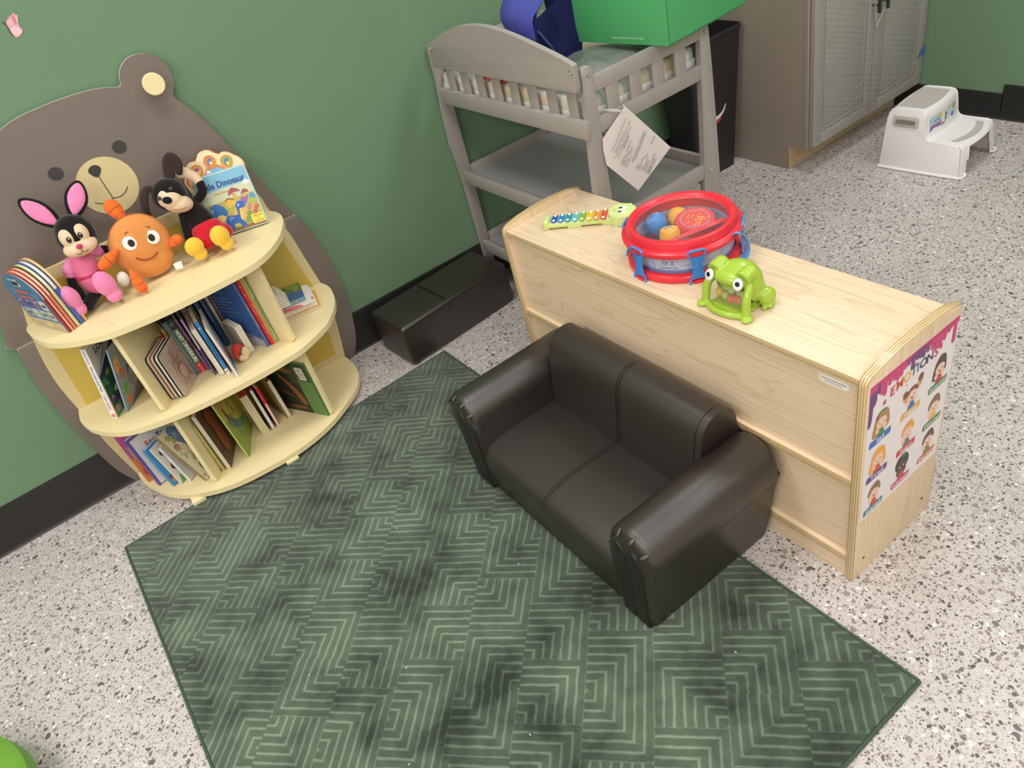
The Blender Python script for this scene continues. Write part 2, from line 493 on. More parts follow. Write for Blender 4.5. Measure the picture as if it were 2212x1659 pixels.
# ---------------------------------------------------------------- bear shelf
BEAR = M('taupe_board', (122, 110, 103), 0.6, 0.03, 20, bump=0.12, bscale=260, bdist=0.0006)
BEAR_E = M('pale_board_edge', (190, 184, 168), 0.6, 0.04, 40)
CREAM = M('cream_board', (238, 221, 172), 0.5, 0.02, 14, bump=0.08, bscale=260, bdist=0.0005)
CREAM_D = M('pale_yellow_print', (218, 200, 150), 0.55, 0.03, 14)
YEL = M('mustard_yellow_print', (206, 178, 82), 0.6, 0.03, 14, bump=0.1, bscale=260)
CHAR = M('charcoal_print', (62, 58, 58), 0.6, 0.03, 20)
bear = thing('bear_bookshelf', 'taupe bear-shaped bookshelf with three cream shelves against green wall', 'bookshelf', (0.125, -0.02, 0))
YB1 = -0.0105
def wallprism(name, pts, t, mats, y, bev=0.0015, side=1):
    bm = new(); add_prism(bm, pts, t, FR((0, y, 0), (1, 0, 0), (0, 0, 1)), bev, 2, 0, side)
    return obj(name, bm, mats, bear, world=True)
right = [(0.5805, 0.605), (0.5517, 0.6714), (0.521, 0.7706), (0.4908, 0.8619), (0.461, 0.9459), (0.4269, 1.0253), (0.398, 1.072)]
ear = [(0.4128, 1.0989), (0.4200, 1.122), (0.4206, 1.1494), (0.4116, 1.1724), (0.3954, 1.1913), (0.3752, 1.2022), (0.349, 1.2064), (0.323, 1.201), (0.3021, 1.1866), (0.2897, 1.1691), (0.2825, 1.149)]
top = [(0.2742, 1.1461), (0.2285, 1.1596), (0.1776, 1.1664), (0.106, 1.169)]
ax = 0.106
half = right + ear + top
head = catmull(half, 4) + [(2*ax-x, z) for x, z in reversed(catmull(half, 4))][1:]
head[-1] = (-0.341, 0.605)
wallprism('head_board', head, 0.0145, [BEAR, BEAR_E], YB1)
bl = [(-0.341, 0.6035), (-0.356, 0.4964), (-0.3590, 0.3741), (-0.3524, 0.2689), (-0.3424, 0.1635), (-0.3312, 0.0864), (-0.3109, 0.0240), (-0.295, 0.006)]
br = [(0.548, 0.0035), (0.5734, 0.0159), (0.5955, 0.0541), (0.6155, 0.1182), (0.6317, 0.2231), (0.6360, 0.3225), (0.6274, 0.4239), (0.6081, 0.5263), (0.5805, 0.6035)]
wallprism('body_board', catmull(bl, 4)+[(-0.27, 0.002)]+catmull(br, 4), 0.0145, [BEAR, BEAR_E], YB1)
YBF = YB1-0.0145
wallprism('muzzle', circ(0.115, 0.920, 0.082, 0.082, 48), 0.0012, [CREAM_D, CREAM_D], YBF, 0)
for ex, ez in ((0.1958, 1.0039), (0.0123, 1.0024)):
    wallprism('eye', circ(ex, ez, 0.0195, 0.018, 28), 0.0012, [CHAR, CHAR], YBF, 0)
wallprism('nose', catmull([(0.088, 0.974), (0.097, 0.984), (0.108, 0.986), (0.119, 0.981), (0.122, 0.970), (0.112, 0.957), (0.105, 0.953), (0.096, 0.957)], 4, True), 0.0012, [CHAR, CHAR], YBF-0.0012, 0)
bm = new()
add_tube(bm, [(0.106, YBF-0.0013, 0.958), (0.1075, YBF-0.0013, 0.92), (0.109, YBF-0.0013, 0.884)], 0.0013, 6)
sm = [(0.060, 0.892), (0.072, 0.883), (0.090, 0.879), (0.109, 0.883), (0.128, 0.880), (0.146, 0.885), (0.160, 0.897)]
add_tube(bm, [(a, YBF-0.0013, b) for a, b in catmull(sm, 4)], 0.0013, 6)
obj('mouth_line', bm, CHAR, bear, world=True)
bm = new()
add_lathe(bm, [(0, 0), (0.010, 0), (0.010, 0.028), (0.0275, 0.0285), (0.030, 0.031), (0.030, 0.040), (0.028, 0.0425), (0, 0.0425)], 40, FR((0.358, YBF, 1.128), (1, 0, 0), (0, 0, 1)))
obj('ear_peg', bm, CREAM, bear, world=True)
# belly panel (pale) with mustard centre
bR = [(0.5309, 0.030), (0.547, 0.125), (0.5594, 0.21), (0.5635, 0.30), (0.5618, 0.35), (0.5547, 0.404), (0.5476, 0.461), (0.5382, 0.542), (0.5258, 0.596), (0.5052, 0.668), (0.4985, 0.712), (0.478, 0.760), (0.440, 0.7812)]
bL = [(-0.21, 0.7812), (-0.245, 0.760), (-0.2626, 0.704), (-0.275, 0.665), (-0.2905, 0.606), (-0.3058, 0.520), (-0.3112, 0.4385), (-0.3080, 0.356), (-0.3060, 0.2435), (-0.3001, 0.158), (-0.285, 0.030)]
belly = catmull(bR, 3)+catmull(bL, 3)
wallprism('belly_board', belly, 0.0145, [CREAM_D, CREAM], YBF)
YBL = YBF-0.0145
def inset(z0, z1, xl0, xl1, xr0, xr1):
    wallprism('yellow_panel', [(xl0, z0), (xr0, z0), (xr1, z1), (xl1, z1)], 0.0006, [YEL, YEL], YBL, 0)
inset(0.0615, 0.325, -0.268, -0.279, 0.5025, 0.531)
inset(0.3505, 0.585, -0.2805, -0.262, 0.5335, 0.496)
inset(0.6605, 0.745, -0.236, -0.216, 0.470, 0.452)
# shelves, D-shaped with round ends
sh_top = [(0.5005, YBL), (0.516, -0.085), (0.515, -0.135), (0.501, -0.183), (0.478, -0.233), (0.446, -0.284), (0.387, -0.345), (0.317, -0.381), (0.205, -0.391), (0.125, -0.391), (0.047, -0.388), (-0.027, -0.377), (-0.099, -0.358), (-0.156, -0.323), (-0.208, -0.279), (-0.249, -0.22), (-0.274, -0.14), (-0.283, -0.075), (-0.276, YBL)]
sh_mid = [(0.560, YBL), (0.569, -0.103), (0.553, -0.181), (0.523, -0.249), (0.491, -0.293), (0.449, -0.336), (0.348, -0.388), (0.284, -0.397), (0.222, -0.401), (0.131, -0.400), (0.047, -0.393), (-0.035, -0.380), (-0.113, -0.358), (-0.183, -0.330), (-0.240, -0.285), (-0.290, -0.206), (-0.305, -0.164), (-0.314, -0.116), (-0.308, YBL)]
sh_bot = [(0.528, YBL), (0.530, -0.126), (0.516, -0.193), (0.497, -0.234), (0.452, -0.290), (0.349, -0.360), (0.277, -0.391), (0.203, -0.408), (0.136, -0.411), (0.073, -0.407), (-0.017, -0.394), (-0.101, -0.362), (-0.177, -0.307), (-0.223, -0.250), (-0.255, -0.180), (-0.279, -0.110), (-0.286, YBL)]
SHT = 0.018
for nm, pts, z in (('top', sh_top, 0.660), ('mid', sh_mid, 0.350), ('bot', sh_bot, 0.040)):
    P = catmull(pts, 4)
    bm = new(); add_prism(bm, list(reversed(P)), SHT, T(0, 0, z-SHT), 0.002, 2)
    obj('shelf', bm, CREAM, bear, world=True)
def divider(x, y, a, ln, z0, z1):
    # vertical board with rounded lower front corner, running back at angle a from the wall normal
    h = z1-z0; t = 0.0135
    pts = [(0.0, 0.012), (0.012, 0.0), (ln, 0.0), (ln, h), (0.0, h)]
    d = (math.sin(R(a)), math.cos(R(a)), 0)
    m = FR((x, y, z0), d, (0, 0, 1))
    bm = new(); add_prism(bm, pts, t, m @ T(0, 0, -t/2), 0.0015, 2)
    obj('divider', bm, CREAM, bear, world=True)
DL, DR = (-0.0935, -0.326), (0.3455, -0.333)
divider(DL[0], DL[1], 29, 0.322, 0.350, 0.642)
divider(DR[0], DR[1], -27, 0.326, 0.350, 0.642)
divider(-0.0845, -0.333, 29, 0.322, 0.040, 0.332)
divider(0.3495, -0.3420, -27, 0.326, 0.040, 0.332)
for fx, fy, z0 in ((-0.155, -0.322, 0.0005), (0.150, -0.400, 0.010), (0.40, -0.15, 0.0005), (-0.15, -0.10, 0.0005)):
    bm = new(); add_box(bm, (fx-0.022, fy-0.016, z0), (fx+0.022, fy+0.016, 0.022), 0.002, 1); obj('foot', bm, CREAM, bear, world=True)
SCR = M('small_screw_hole', (96, 84, 66), 0.5)
bm = new()
for sx_, sy_, sz_ in ((0.49, -0.075, 0.350), (-0.22, -0.085, 0.350), (-0.075, -0.315, 0.660), (-0.078, -0.303, 0.660), (0.30, -0.362, 0.350)):
    add_blob(bm, T(sx_, sy_, sz_) @ SC(0.0022, 0.0014, 0.0006), 8, 4)
sh = obj('screw_marks', bm, SCR, bear, world=True); sh['kind'] = 'stuff'
# butterfly wall decal
bf = thing('butterfly_decal', 'pink butterfly decal on the green wall above the bear bookshelf', 'decal', (0.12, -0.001, 1.358))
bm = new(); add_prism(bm, catmull([(-0.0133, 0.0085), (-0.006, 0.0170), (0.0143, 0.0259), (0.0166, 0.021), (0.0195, 0.0205), (0.0211, 0.0177), (0.0150, 0.006), (0.0112, -0.0042), (0.0135, -0.012), (0.0122, -0.0176), (0.003, -0.0245), (-0.0066, -0.0272), (-0.0125, -0.022), (-0.0145, -0.005)], 4, True), 0.0006, FR((0, 0, 0), (1, 0, 0), (0, 0, 1)))
obj('wings', bm, PRINT((222, 160, 174)), bf)
A = Art()
A.poly(catmull([(-0.0115, 0.0075), (-0.004, 0.0150), (0.004, 0.015), (0.004, 0.004), (-0.009, 0.002)], 4, True), (226, 178, 188))
A.poly(catmull([(-0.0115, -0.004), (0.002, -0.0015), (0.0095, -0.009), (0.0085, -0.018), (-0.002, -0.0225), (-0.010, -0.018)], 4, True), (232, 196, 204))
A.poly(catmull([(0.0055, 0.019), (0.0135, 0.0235), (0.0145, 0.015), (0.0115, 0.004), (0.0040, 0.003)], 4, True), (208, 128, 144))
A.line([(0.0143, 0.0240), (0.0150, 0.016), (0.0118, 0.006)], 0.0016, (244, 214, 214))
A.done('wing_print', bf, FR((0, -0.0006, 0), (1, 0, 0), (0, 0, 1)))
bm = new(); add_tube(bm, [(-0.020, -0.0008, 0.0165), (-0.0145, -0.0008, 0.008), (-0.0152, -0.0008, -0.006), (-0.0152, -0.0008, -0.0199)], [0.0004, 0.0009, 0.0013, 0.0006], 6)
add_tube(bm, [(-0.0215, -0.0008, 0.0145), (-0.0150, -0.0008, 0.0075)], 0.0004, 5)
obj('body', bm, PRINT((56, 44, 44)), bf)
# ---------------------------------------------------------------- low maple cabinet (room divider shelf)
MAPX = wood('maple_grain_along', (236, 212, 182), (202, 174, 139), axis=0)
MAPZ = wood('maple_grain_up', (238, 214, 180), (202, 174, 138), axis=1)
PLY18 = ply('plywood_edge', 2, 7.0, 0.018)
F0 = Vector((0.9565, -1.8715, 0)); E1 = Vector((-0.021, 0.9998, 0)); E2 = Vector((0.9998, 0.021, 0))
low = thing('low_storage_shelf', 'long low maple storage cabinet with its plain back behind the sofa', 'cabinet', (F0.x, F0.y, 0))
LL, DD, HH = 1.0900, 0.2823, 0.581
def lp(a, d, z): return F0+E1*a+E2*d+Vector((0, 0, z))
# top board : local x along length, y depth, z up
bm = new(); add_prism(bm, [(0, 0), (LL, 0), (LL, DD), (0, DD)], 0.0135, None, 0.0012, 2, 0, 1)
def lowobj(name, bm, mats, o, ux, uy): return obj(name, bm, mats, low, FR(o, ux, uy), world=True)
# E1 x (-E2) = up  -> use mirrored depth
def board_flat(name, a0, a1, d0, d1, z0, t, mats):
    bm = new(); add_prism(bm, [(0, 0), (a1-a0, 0), (a1-a0, d1-d0), (0, d1-d0)], t, None, 0.0012, 2, 0, 1)
    return lowobj(name, bm, mats, lp(a0, d1, z0), E1, -E2)
board_flat('top_board', 0, LL, 0, DD, HH-0.0135, 0.0135, [MAPX, PLY18])
def board_up(name, a0, a1, d, z0, z1, t, mats):
    # face looks to -E2 (towards the sofa), grain along length
    bm = new(); add_prism(bm, [(0, 0), (a1-a0, 0), (a1-a0, z1-z0), (0, z1-z0)], t, None, 0.001, 1, 0, 1)
    return lowobj(name, bm, mats, lp(a0, d+t, z0), E1, (0, 0, 1))
# FR(E1, Z): normal = E1 x Z = E2*? -> keep thickness between d and d+t
def board_up2(name, a0, a1, d, z0, z1, t, mats):
    bm = new(); add_prism(bm, [(0, 0), (a1-a0, 0), (a1-a0, z1-z0), (0, z1-z0)], t, None, 0.001, 1, 0, 1)
    return lowobj(name, bm, mats, lp(a0, d, z0), E1, (0, 0, 1))
board_up2('back_panel', 0.0, LL, 0.011, 0.3155, HH-0.0137, 0.006, [MAPX, PLY18])
board_up2('back_panel', 0.0, LL, 0.011, 0.0755, 0.2945, 0.006, [MAPX, PLY18])
board_flat('rail', 0, LL, 0.0, 0.265, 0.295, 0.0205, [MAPX, PLY18])
board_flat('rail', 0, LL, 0.0, 0.265, 0.055, 0.0205, [MAPX, PLY18])
board_up2('kick_board', 0.0, LL, 0.004, 0.0, 0.0548, 0.014, [MAPX, PLY18])
def end_panel(a0, t, BX):
    prof = [(0.004, 0.0), (DD+BX-0.004, 0.0), (DD+BX, 0.004), (DD+BX, 0.572), (DD+BX-0.0025, 0.583), (DD+BX-0.008, 0.589), (0.245, 0.597), (0.173, 0.603), (0.105, 0.603), (0.06, 0.600), (0.015, 0.592), (0.004, 0.5885), (-0.003, 0.580), (-0.004, 0.570), (-0.004, 0.008), (0.0, 0.0)]
    bm = new(); add_prism(bm, prof, t, None, 0.004, 3, 0, 1)
    # local x = E2, y = Z, normal = E2 x Z = -E1-ish
    return lowobj('end_panel', bm, [MAPZ, PLY18], lp(a0, 0, 0), E2, (0, 0, 1))
end_panel(0.0, 0.0184, 0.016)       # right end, extends away from the run
end_panel(LL+0.0184, 0.0184, 0.006) # left end
board_up2('inner_divider', 0.004, LL-0.004, 0.262, 0.076, 0.295, 0.004, [MAPX, PLY18])
for u, z in ((0.257, 0.060), (0.036, 0.052)):
    bm = new(); add_lathe(bm, [(0, 0.0006), (0.0035, 0.0006), (0.004, 0)], 14)
    lowobj('screw', bm, M('dark_screw', (70, 60, 54), 0.35, metal=0.6), lp(-0.0184, u, z), E2, (0, 0, 1))
# small white safety sticker on the back
st = thing('warning_sticker', 'narrow white printed sticker on the maple back near the poster', 'sticker', m=FR(lp(0.0890, 0.0108, 0.541), -E1, (0, 0, 1)))
# local x runs along -E1 (rightwards for a viewer at the sofa)
bm = new(); add_prism(bm, [(0.0, -0.0055), (0.004, -0.0095), (0.058, -0.0095), (0.0635, -0.0055), (0.0635, 0.0060), (0.059, 0.0095), (0.003, 0.0095), (0.0, 0.0065)], 0.0004); obj('label_sheet', bm, PRINT((240, 234, 226)), st)
text('lettering', 'WARNING: SECURE UNIT BEFORE USE. KEEP THIS LABEL', 0.0026, PRINT((60, 56, 54)), st, T(0.031, 0.0025, 0.0007), width=0.054)
text('lettering', 'Made for indoor classroom use', 0.0026, PRINT((60, 56, 54)), st, T(0.031, -0.0035, 0.0007), width=0.036)

# ---------------------------------------------------------------- emotions poster
pm = FR(lp(-0.0186, 0, 0), E2, (0, 0, 1))
poster = thing('emotions_poster', 'white EMOTIONS chart of cartoon children taped to the maple end panel', 'poster', m=pm)
bm = new(); add_prism(bm, [(0.007, 0.195), (0.285, 0.190), (0.2955, 0.560), (0.006, 0.568)], 0.0004); obj('sheet', bm, M('poster_paper', (232, 224, 226), 0.35, 0.01, coat=0.2), poster)
A = Art(); PUR = (112, 62, 120); PNK = (205, 62, 118)
A.poly([(0.0062, 0.5675), (0.029, 0.567), (0.030, 0.523), (0.026, 0.514), (0.020, 0.511), (0.019, 0.480), (0.0155, 0.466), (0.010, 0.463), (0.0065, 0.466)], PUR)
A.poly([(0.006, 0.5675), (0.2952, 0.5598), (0.2948, 0.545), (0.03, 0.548), (0.006, 0.550)], PNK)
for x, dz, rgb in ((0.036, 0.020, PUR), (0.045, 0.028, PNK), (0.054, 0.036, PNK), (0.068, 0.020, PNK), (0.082, 0.018, PNK), (0.093, 0.025, PNK), (0.104, 0.022, PNK), (0.116, 0.012, PNK), (0.127, 0.010, (150, 60, 120)), (0.141, 0.030, PUR), (0.155, 0.014, PUR), (0.166, 0.017, PUR), (0.176, 0.021, PUR), (0.190, 0.017, (150, 60, 120)), (0.206, 0.022, PNK), (0.219, 0.030, PNK), (0.232, 0.030, PNK), (0.246, 0.022, PNK), (0.260, 0.012, PNK), (0.282, 0.050, PNK)):
    zt = 0.562-(x/0.29)*0.006
    A.r(x-0.0062, zt-dz, x+0.0062, zt, rgb); A.e(x, zt-dz, 0.0062, 0.007, rgb)
for x, z, r_ in ((0.056, 0.500, 0.008), (0.092, 0.523, 0.0042), (0.152, 0.529, 0.0055), (0.237, 0.519, 0.0085), (0.213, 0.541, 0.0052), (0.268, 0.545, 0.003), (0.037, 0.474, 0.0055), (0.127, 0.494, 0.0025)):
    A.star(x, z, r_, (190, 52, 96))
A.done('curtain_print', poster, T(0, 0, 0.0004))
for ch, u, z, rgb in (('E', 0.0795, 0.5105, (206, 62, 66)), ('M', 0.1025, 0.5125, (214, 92, 62)), ('O', 0.1270, 0.5135, (224, 168, 74)), ('T', 0.1475, 0.5155, (64, 120, 78)), ('I', 0.1610, 0.5150, (52, 104, 178)), ('O', 0.1790, 0.5145, (62, 52, 92)), ('N', 0.2015, 0.5140, (84, 58, 110)), ('S', 0.2225, 0.5125, (206, 58, 84))):
    text('lettering', ch, 0.031, PRINT(rgb), poster, T(u, z, 0.0008), bold=0.02)
kids = [('Sad', 0.0525, 0.4105, (52, 108, 186)), ('Tired', 0.0525, 0.310, (96, 64, 140)), ('Scared', 0.0505, 0.2115, (72, 130, 138)), ('Happy', 0.153, 0.4095, (226, 172, 78)), ('Angry', 0.153, 0.3075, (206, 66, 74)), ('Embarrassed', 0.147, 0.2140, (196, 54, 108)), ('Surprised', 0.247, 0.4150, (70, 128, 78)), ('Worried', 0.2455, 0.3135, (62, 122, 82)), ('Excited', 0.242, 0.2175, (212, 92, 66))]
SK = (238, 196, 172)
look = {'Sad': ((176, 132, 84), SK, (78, 132, 76), 'long'), 'Tired': ((232, 164, 70), SK, (206, 78, 66), 'long'), 'Scared': ((140, 108, 78), SK, (206, 78, 66), 'short'), 'Happy': ((128, 74, 64), SK, (62, 108, 178), 'buns'), 'Angry': ((232, 158, 76), SK, (98, 128, 112), 'short'), 'Embarrassed': ((62, 54, 50), (86, 66, 58), (186, 72, 84), 'afro'), 'Surprised': ((76, 64, 62), SK, (196, 62, 78), 'bob'), 'Worried': ((134, 104, 76), SK, (220, 182, 84), 'short'), 'Excited': ((104, 76, 66), SK, (110, 132, 72), 'short')}
for nm, u, z, rgb in kids:
    A = Art(); hair, skin, shirt, style = look[nm]
    w_ = 0.0345 if nm in ('Sad', 'Tired') else 0.0325
    cx, cz = u+0.0, z+0.047
    if style == 'long':
        A.poly(catmull([(cx-0.026, cz-0.034), (cx-0.024, cz), (cx-0.016, cz+0.022), (cx, cz+0.028), (cx+0.018, cz+0.021), (cx+0.025, cz), (cx+0.026, cz-0.022), (cx+0.012, cz-0.030)], 4, True), hair)
        if nm == 'Sad': A.line(catmull([(cx-0.019, cz+0.012), (cx-0.006, cz+0.024), (cx+0.014, cz+0.022)], 4), 0.005, (84, 132, 92))
    elif style == 'bob': A.poly(catmull([(cx-0.022, cz-0.028), (cx-0.020, cz+0.01), (cx-0.004, cz+0.030), (cx+0.015, cz+0.024), (cx+0.021, cz), (cx+0.018, cz-0.018)], 4, True), hair)
    elif style == 'afro': A.e(cx, cz+0.006, 0.024, 0.026, hair, 12); A.e(cx+0.006, cz+0.025, 0.009, 0.006, (66, 110, 66))
    elif style == 'buns':
        for s_ in (-1, 1):
            A.e(cx+s_*0.024, cz+0.010+0.006*s_, 0.0085, 0.017, (212, 158, 96), -s_*20); A.e(cx+s_*0.024, cz+0.018+0.008*s_, 0.0085, 0.010, hair, -s_*20)
    else: A.poly(catmull([(cx-0.019, cz-0.006), (cx-0.018, cz+0.014), (cx-0.002, cz+0.026), (cx+0.012, cz+0.025), (cx+0.019, cz+0.012), (cx+0.019, cz-0.004)], 4, True), hair)
    A.poly([(cx-0.013, z+0.006), (cx+0.013, z+0.006), (cx+0.009, cz-0.018), (cx-0.009, cz-0.018)], shirt)
    A.e(cx-0.012, cz-0.021, 0.0055, 0.0075, skin, 25); A.e(cx+0.012, cz-0.021, 0.0055, 0.0075, skin, -25)
    A.e(cx, cz-0.004, 0.0165, 0.0155, skin)
    if style != 'afro': A.poly(catmull([(cx-0.0170, cz-0.001), (cx-0.015, cz+0.013), (cx, cz+0.019), (cx+0.015, cz+0.013), (cx+0.017, cz-0.001), (cx+0.010, cz+0.006), (cx-0.004, cz+0.009), (cx-0.011, cz+0.005)], 3, True), hair)
    ew = (244, 240, 236) if style == 'afro' else (60, 44, 40)
    if style != 'afro':
        for s_ in (-1, 1): A.e(cx+s_*0.0065, cz-0.004, 0.0034, 0.0040, (246, 240, 236)); 
    for s_ in (-1, 1): A.e(cx+s_*0.0065, cz-0.0045, 0.0018, 0.0026, ew)
    if nm in ('Happy', 'Excited', 'Surprised', 'Scared'): A.e(cx, cz-0.0125, 0.0042, 0.0028, (158, 58, 62))
    else: A.line([(cx-0.004, cz-0.0135), (cx, cz-0.012), (cx+0.004, cz-0.0135)], 0.0012, (140, 70, 66))
    A.poly([(u-w_, z-0.0085), (u+w_-0.003, z-0.0085), (u+w_, z-0.005), (u+w_, z+0.0085), (u-w_+0.003, z+0.0085), (u-w_, z+0.005)], rgb)
    A.done('child_print', poster, T(0, 0, 0.0006))
    text('lettering', nm, 0.0165 if len(nm) < 8 else 0.0145, PRINT((246, 240, 240)), poster, T(u, z, 0.0013), width=min(0.058, 0.0085*len(nm)) if nm != 'Sad' else 0.024)

# ---------------------------------------------------------------- toddler sofa
LEA = M('black_faux_leather', (40, 32, 29), 0.40, 0.05, 40, bump=0.22, bscale=900, bdist=0.0005, spec=1.0)
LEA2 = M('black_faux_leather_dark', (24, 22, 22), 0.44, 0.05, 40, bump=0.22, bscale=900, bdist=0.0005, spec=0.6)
THR = M('black_thread', (18, 16, 16), 0.6)
sofa = thing('toddler_sofa', 'small black faux-leather two-seat sofa with rolled arms on the green rug', 'sofa', (0.75, -1.308, 0.0102))
SY = -1.308
ZB = 0.0102
def sobj(name, bm, mat=LEA, sharp=50): return obj(name, bm, mat, sofa, world=True, sharp=sharp)
# seat: profile in XZ extruded along Y
def yprism(bm, prof, y0, y1, bev, seg=3):
    # prof given as (x,z); extrude along +Y from y0 to y1
    m = FR((0, y1, 0), (1, 0, 0), (0, 0, 1))   # normal = -Y
    add_prism(bm, prof, y1-y0, m, bev, seg)
seatp = catmull([(0.560, ZB), (0.556, 0.06), (0.549, 0.110), (0.552, 0.150), (0.570, 0.171), (0.60, 0.179), (0.66, 0.1835), (0.74, 0.183), (0.80, 0.180), (0.84, 0.176)], 5)+[(0.84, ZB)]
bm = new(); yprism(bm, seatp, SY-0.268, SY+0.268, 0.006, 2); sobj('seat', bm)
backp = catmull([(0.795, 0.12), (0.804, 0.20), (0.814, 0.28), (0.822, 0.335), (0.832, 0.368), (0.852, 0.389), (0.880, 0.396), (0.908, 0.391), (0.927, 0.372), (0.936, 0.34), (0.940, 0.28), (0.942, 0.20), (0.942, ZB)], 5)+[(0.80, ZB)]
bm = new(); yprism(bm, backp, SY-0.288, SY+0.262, 0.022, 4); sobj('backrest', bm)
def arm(s):
    arc = [(0.335+0.069*math.cos(R(a)), 0.254+0.069*math.sin(R(a))) for a in range(-16, 195, 12)]
    prof = [(0.262, ZB), (0.366, ZB), (0.371, 0.07), (0.379, 0.14), (0.3905, 0.200)] + arc + [(0.264, 0.20), (0.262, 0.12)]
    bm = new()
    # outline in (y,z) extruded along x
    m = FR((0.550, SY, 0), (0, s, 0), (0, 0, 1)) if s > 0 else FR((0.942, SY, 0), (0, s, 0), (0, 0, 1))
    add_prism(bm, prof, 0.392, m, 0.020, 4)
    sobj('arm', bm)
    # front gathered panel, two upright pads
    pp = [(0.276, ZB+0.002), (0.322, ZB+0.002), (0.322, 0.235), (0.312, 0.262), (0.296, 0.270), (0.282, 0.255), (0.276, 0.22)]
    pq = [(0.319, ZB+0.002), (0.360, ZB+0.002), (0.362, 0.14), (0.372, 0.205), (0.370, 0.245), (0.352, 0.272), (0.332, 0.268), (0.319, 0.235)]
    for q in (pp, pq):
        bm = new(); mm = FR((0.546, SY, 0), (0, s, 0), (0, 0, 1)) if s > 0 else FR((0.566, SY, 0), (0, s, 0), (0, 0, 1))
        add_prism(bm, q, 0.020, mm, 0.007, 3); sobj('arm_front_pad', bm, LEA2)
    # puckers on the front rim
    for a in (35, 75, 115, 150):
        bm = new()
        y = SY+s*(0.335+0.060*math.cos(R(a))); z = 0.254+0.060*math.sin(R(a))
        add_blob(bm, T(0.5515, y, z) @ RX(s*(a-90)) @ RY(-35) @ SC(0.012, 0.0055, 0.003), 10, 6)
        sobj('pucker', bm)
    # seam line along the outside, under the roll
    bm = new(); ysm = SY+s*0.3855
    add_tube(bm, [(0.556, SY+s*0.380, 0.190), (0.566, SY+s*0.3895, 0.198), (0.60, SY+s*0.3912, 0.2030), (0.75, SY+s*0.3912, 0.2035), (0.935, SY+s*0.3908, 0.2035)], 0.0012, 6); sobj('seam', bm, THR)
arm(1); arm(-1)
for dy in (-0.0045, 0.0045):
    bm = new(); add_tube(bm, [(x, SY+dy, z+0.0002) for x, z in catmull([(0.550, 0.13), (0.5525, 0.151), (0.570, 0.1715), (0.60, 0.1795), (0.66, 0.184), (0.74, 0.1835), (0.80, 0.1805)], 5)], 0.0011, 6); sobj('seam', bm, THR)
    bm = new(); add_tube(bm, [(x-0.0003, SY-0.013+dy, z) for x, z in catmull([(0.803, 0.19), (0.8135, 0.28), (0.8215, 0.335), (0.8315, 0.3683), (0.852, 0.3893), (0.880, 0.3963), (0.908, 0.3912)], 5)], 0.0011, 6); sobj('seam', bm, THR)
bm = new(); add_tube(bm, [(x-0.0002, SY-0.268, z) for x, z in catmull([(0.813, 0.27), (0.8215, 0.335), (0.8315, 0.3683), (0.852, 0.3893), (0.880, 0.3963), (0.908, 0.3912)], 5)], 0.0011, 6); sobj('seam', bm, THR)

# ---------------------------------------------------------------- black footstool by the wall
ot = thing('footstool', 'low black faux-leather bench stool on floor beside the bear bookshelf', 'stool', (0.694, -0.295, 0.0), 5.0)
bm = new(); add_box(bm, (0, 0.0, 0.002), (0.500, 0.222, 0.168), 0.016, 4)
for v_ in bm.verts:
    if v_.co.z > 0.15:
        v_.co.z += 0.004*math.sin(PI*min(1, max(0, v_.co.x/0.5)))*math.sin(PI*min(1, max(0, v_.co.y/0.222)))
    if v_.co.z < 0.05 and v_.co.y > 0.15: v_.co.y -= 0.012*(1-v_.co.z/0.05)
obj('body', bm, LEA, ot, sharp=60)
for p in ([(0.012, -0.0006, 0.158), (0.25, -0.0012, 0.160), (0.488, -0.0006, 0.158)], [(-0.0008, 0.012, 0.158), (-0.0012, 0.11, 0.160), (-0.0008, 0.210, 0.158)],):
    bm = new(); add_tube(bm, p, 0.0013, 6); obj('seam', bm, LEA2, ot)
for dx in (0, 0.004):
    bm = new(); add_tube(bm, [(0.212+dx, -0.0005, 0.125), (0.212+dx, 0.0, 0.150), (0.212+dx, 0.006, 0.1635), (0.212+dx, 0.03, 0.1705), (0.212+dx, 0.11, 0.1722), (0.212+dx, 0.20, 0.1705)], 0.0011, 6); obj('seam', bm, LEA2, ot)
# ---------------------------------------------------------------- grey changing table
GRY = M('grey_painted_wood', (160, 152, 147), 0.5, 0.03, 18, bump=0.12, bscale=120, bdist=0.0006)
GRYS = M('grey_shelf_board', (153, 149, 150), 0.42, 0.02, 18)
STEEL = M('steel_bolt', (196, 194, 190), 0.3, 0, metal=0.9)
tb = thing('changing_table', 'grey wooden changing table with arched slatted end, standing against the wall', 'changing table', (1.45, -0.46, 0))
def tobj(name, bm, mat=GRY): return obj(name, bm, mat, tb, world=True)
def leg(sgn, y0):
    # plank leg in XZ, thickness along Y
    if sgn < 0: pts = [(1.2085, 0), (1.244, 0), (1.2505, 0.45), (1.2515, 0.80), (1.2515, 0.928), (1.248, 0.938), (1.240, 0.9415), (1.227, 0.9405), (1.2205, 0.934), (1.2185, 0.920), (1.2165, 0.82), (1.2045, 0.70), (1.199, 0.60), (1.204, 0.535), (1.2085, 0.46)]
    else: pts = [(1.622, 0), (1.690, 0), (1.694, 0.40), (1.6915, 0.62), (1.687, 0.80), (1.6845, 0.892), (1.681, 0.902), (1.674, 0.906), (1.660, 0.906), (1.651, 0.902), (1.648, 0.892), (1.644, 0.80), (1.636, 0.62), (1.622, 0.40)]
    bm = new(); add_prism(bm, pts, 0.020, FR((0, y0, 0), (1, 0, 0), (0, 0, 1)), 0.003, 2); tobj('leg', bm)
leg(-1, -0.855); leg(1, -0.855); leg(-1, -0.048); leg(1, -0.048)
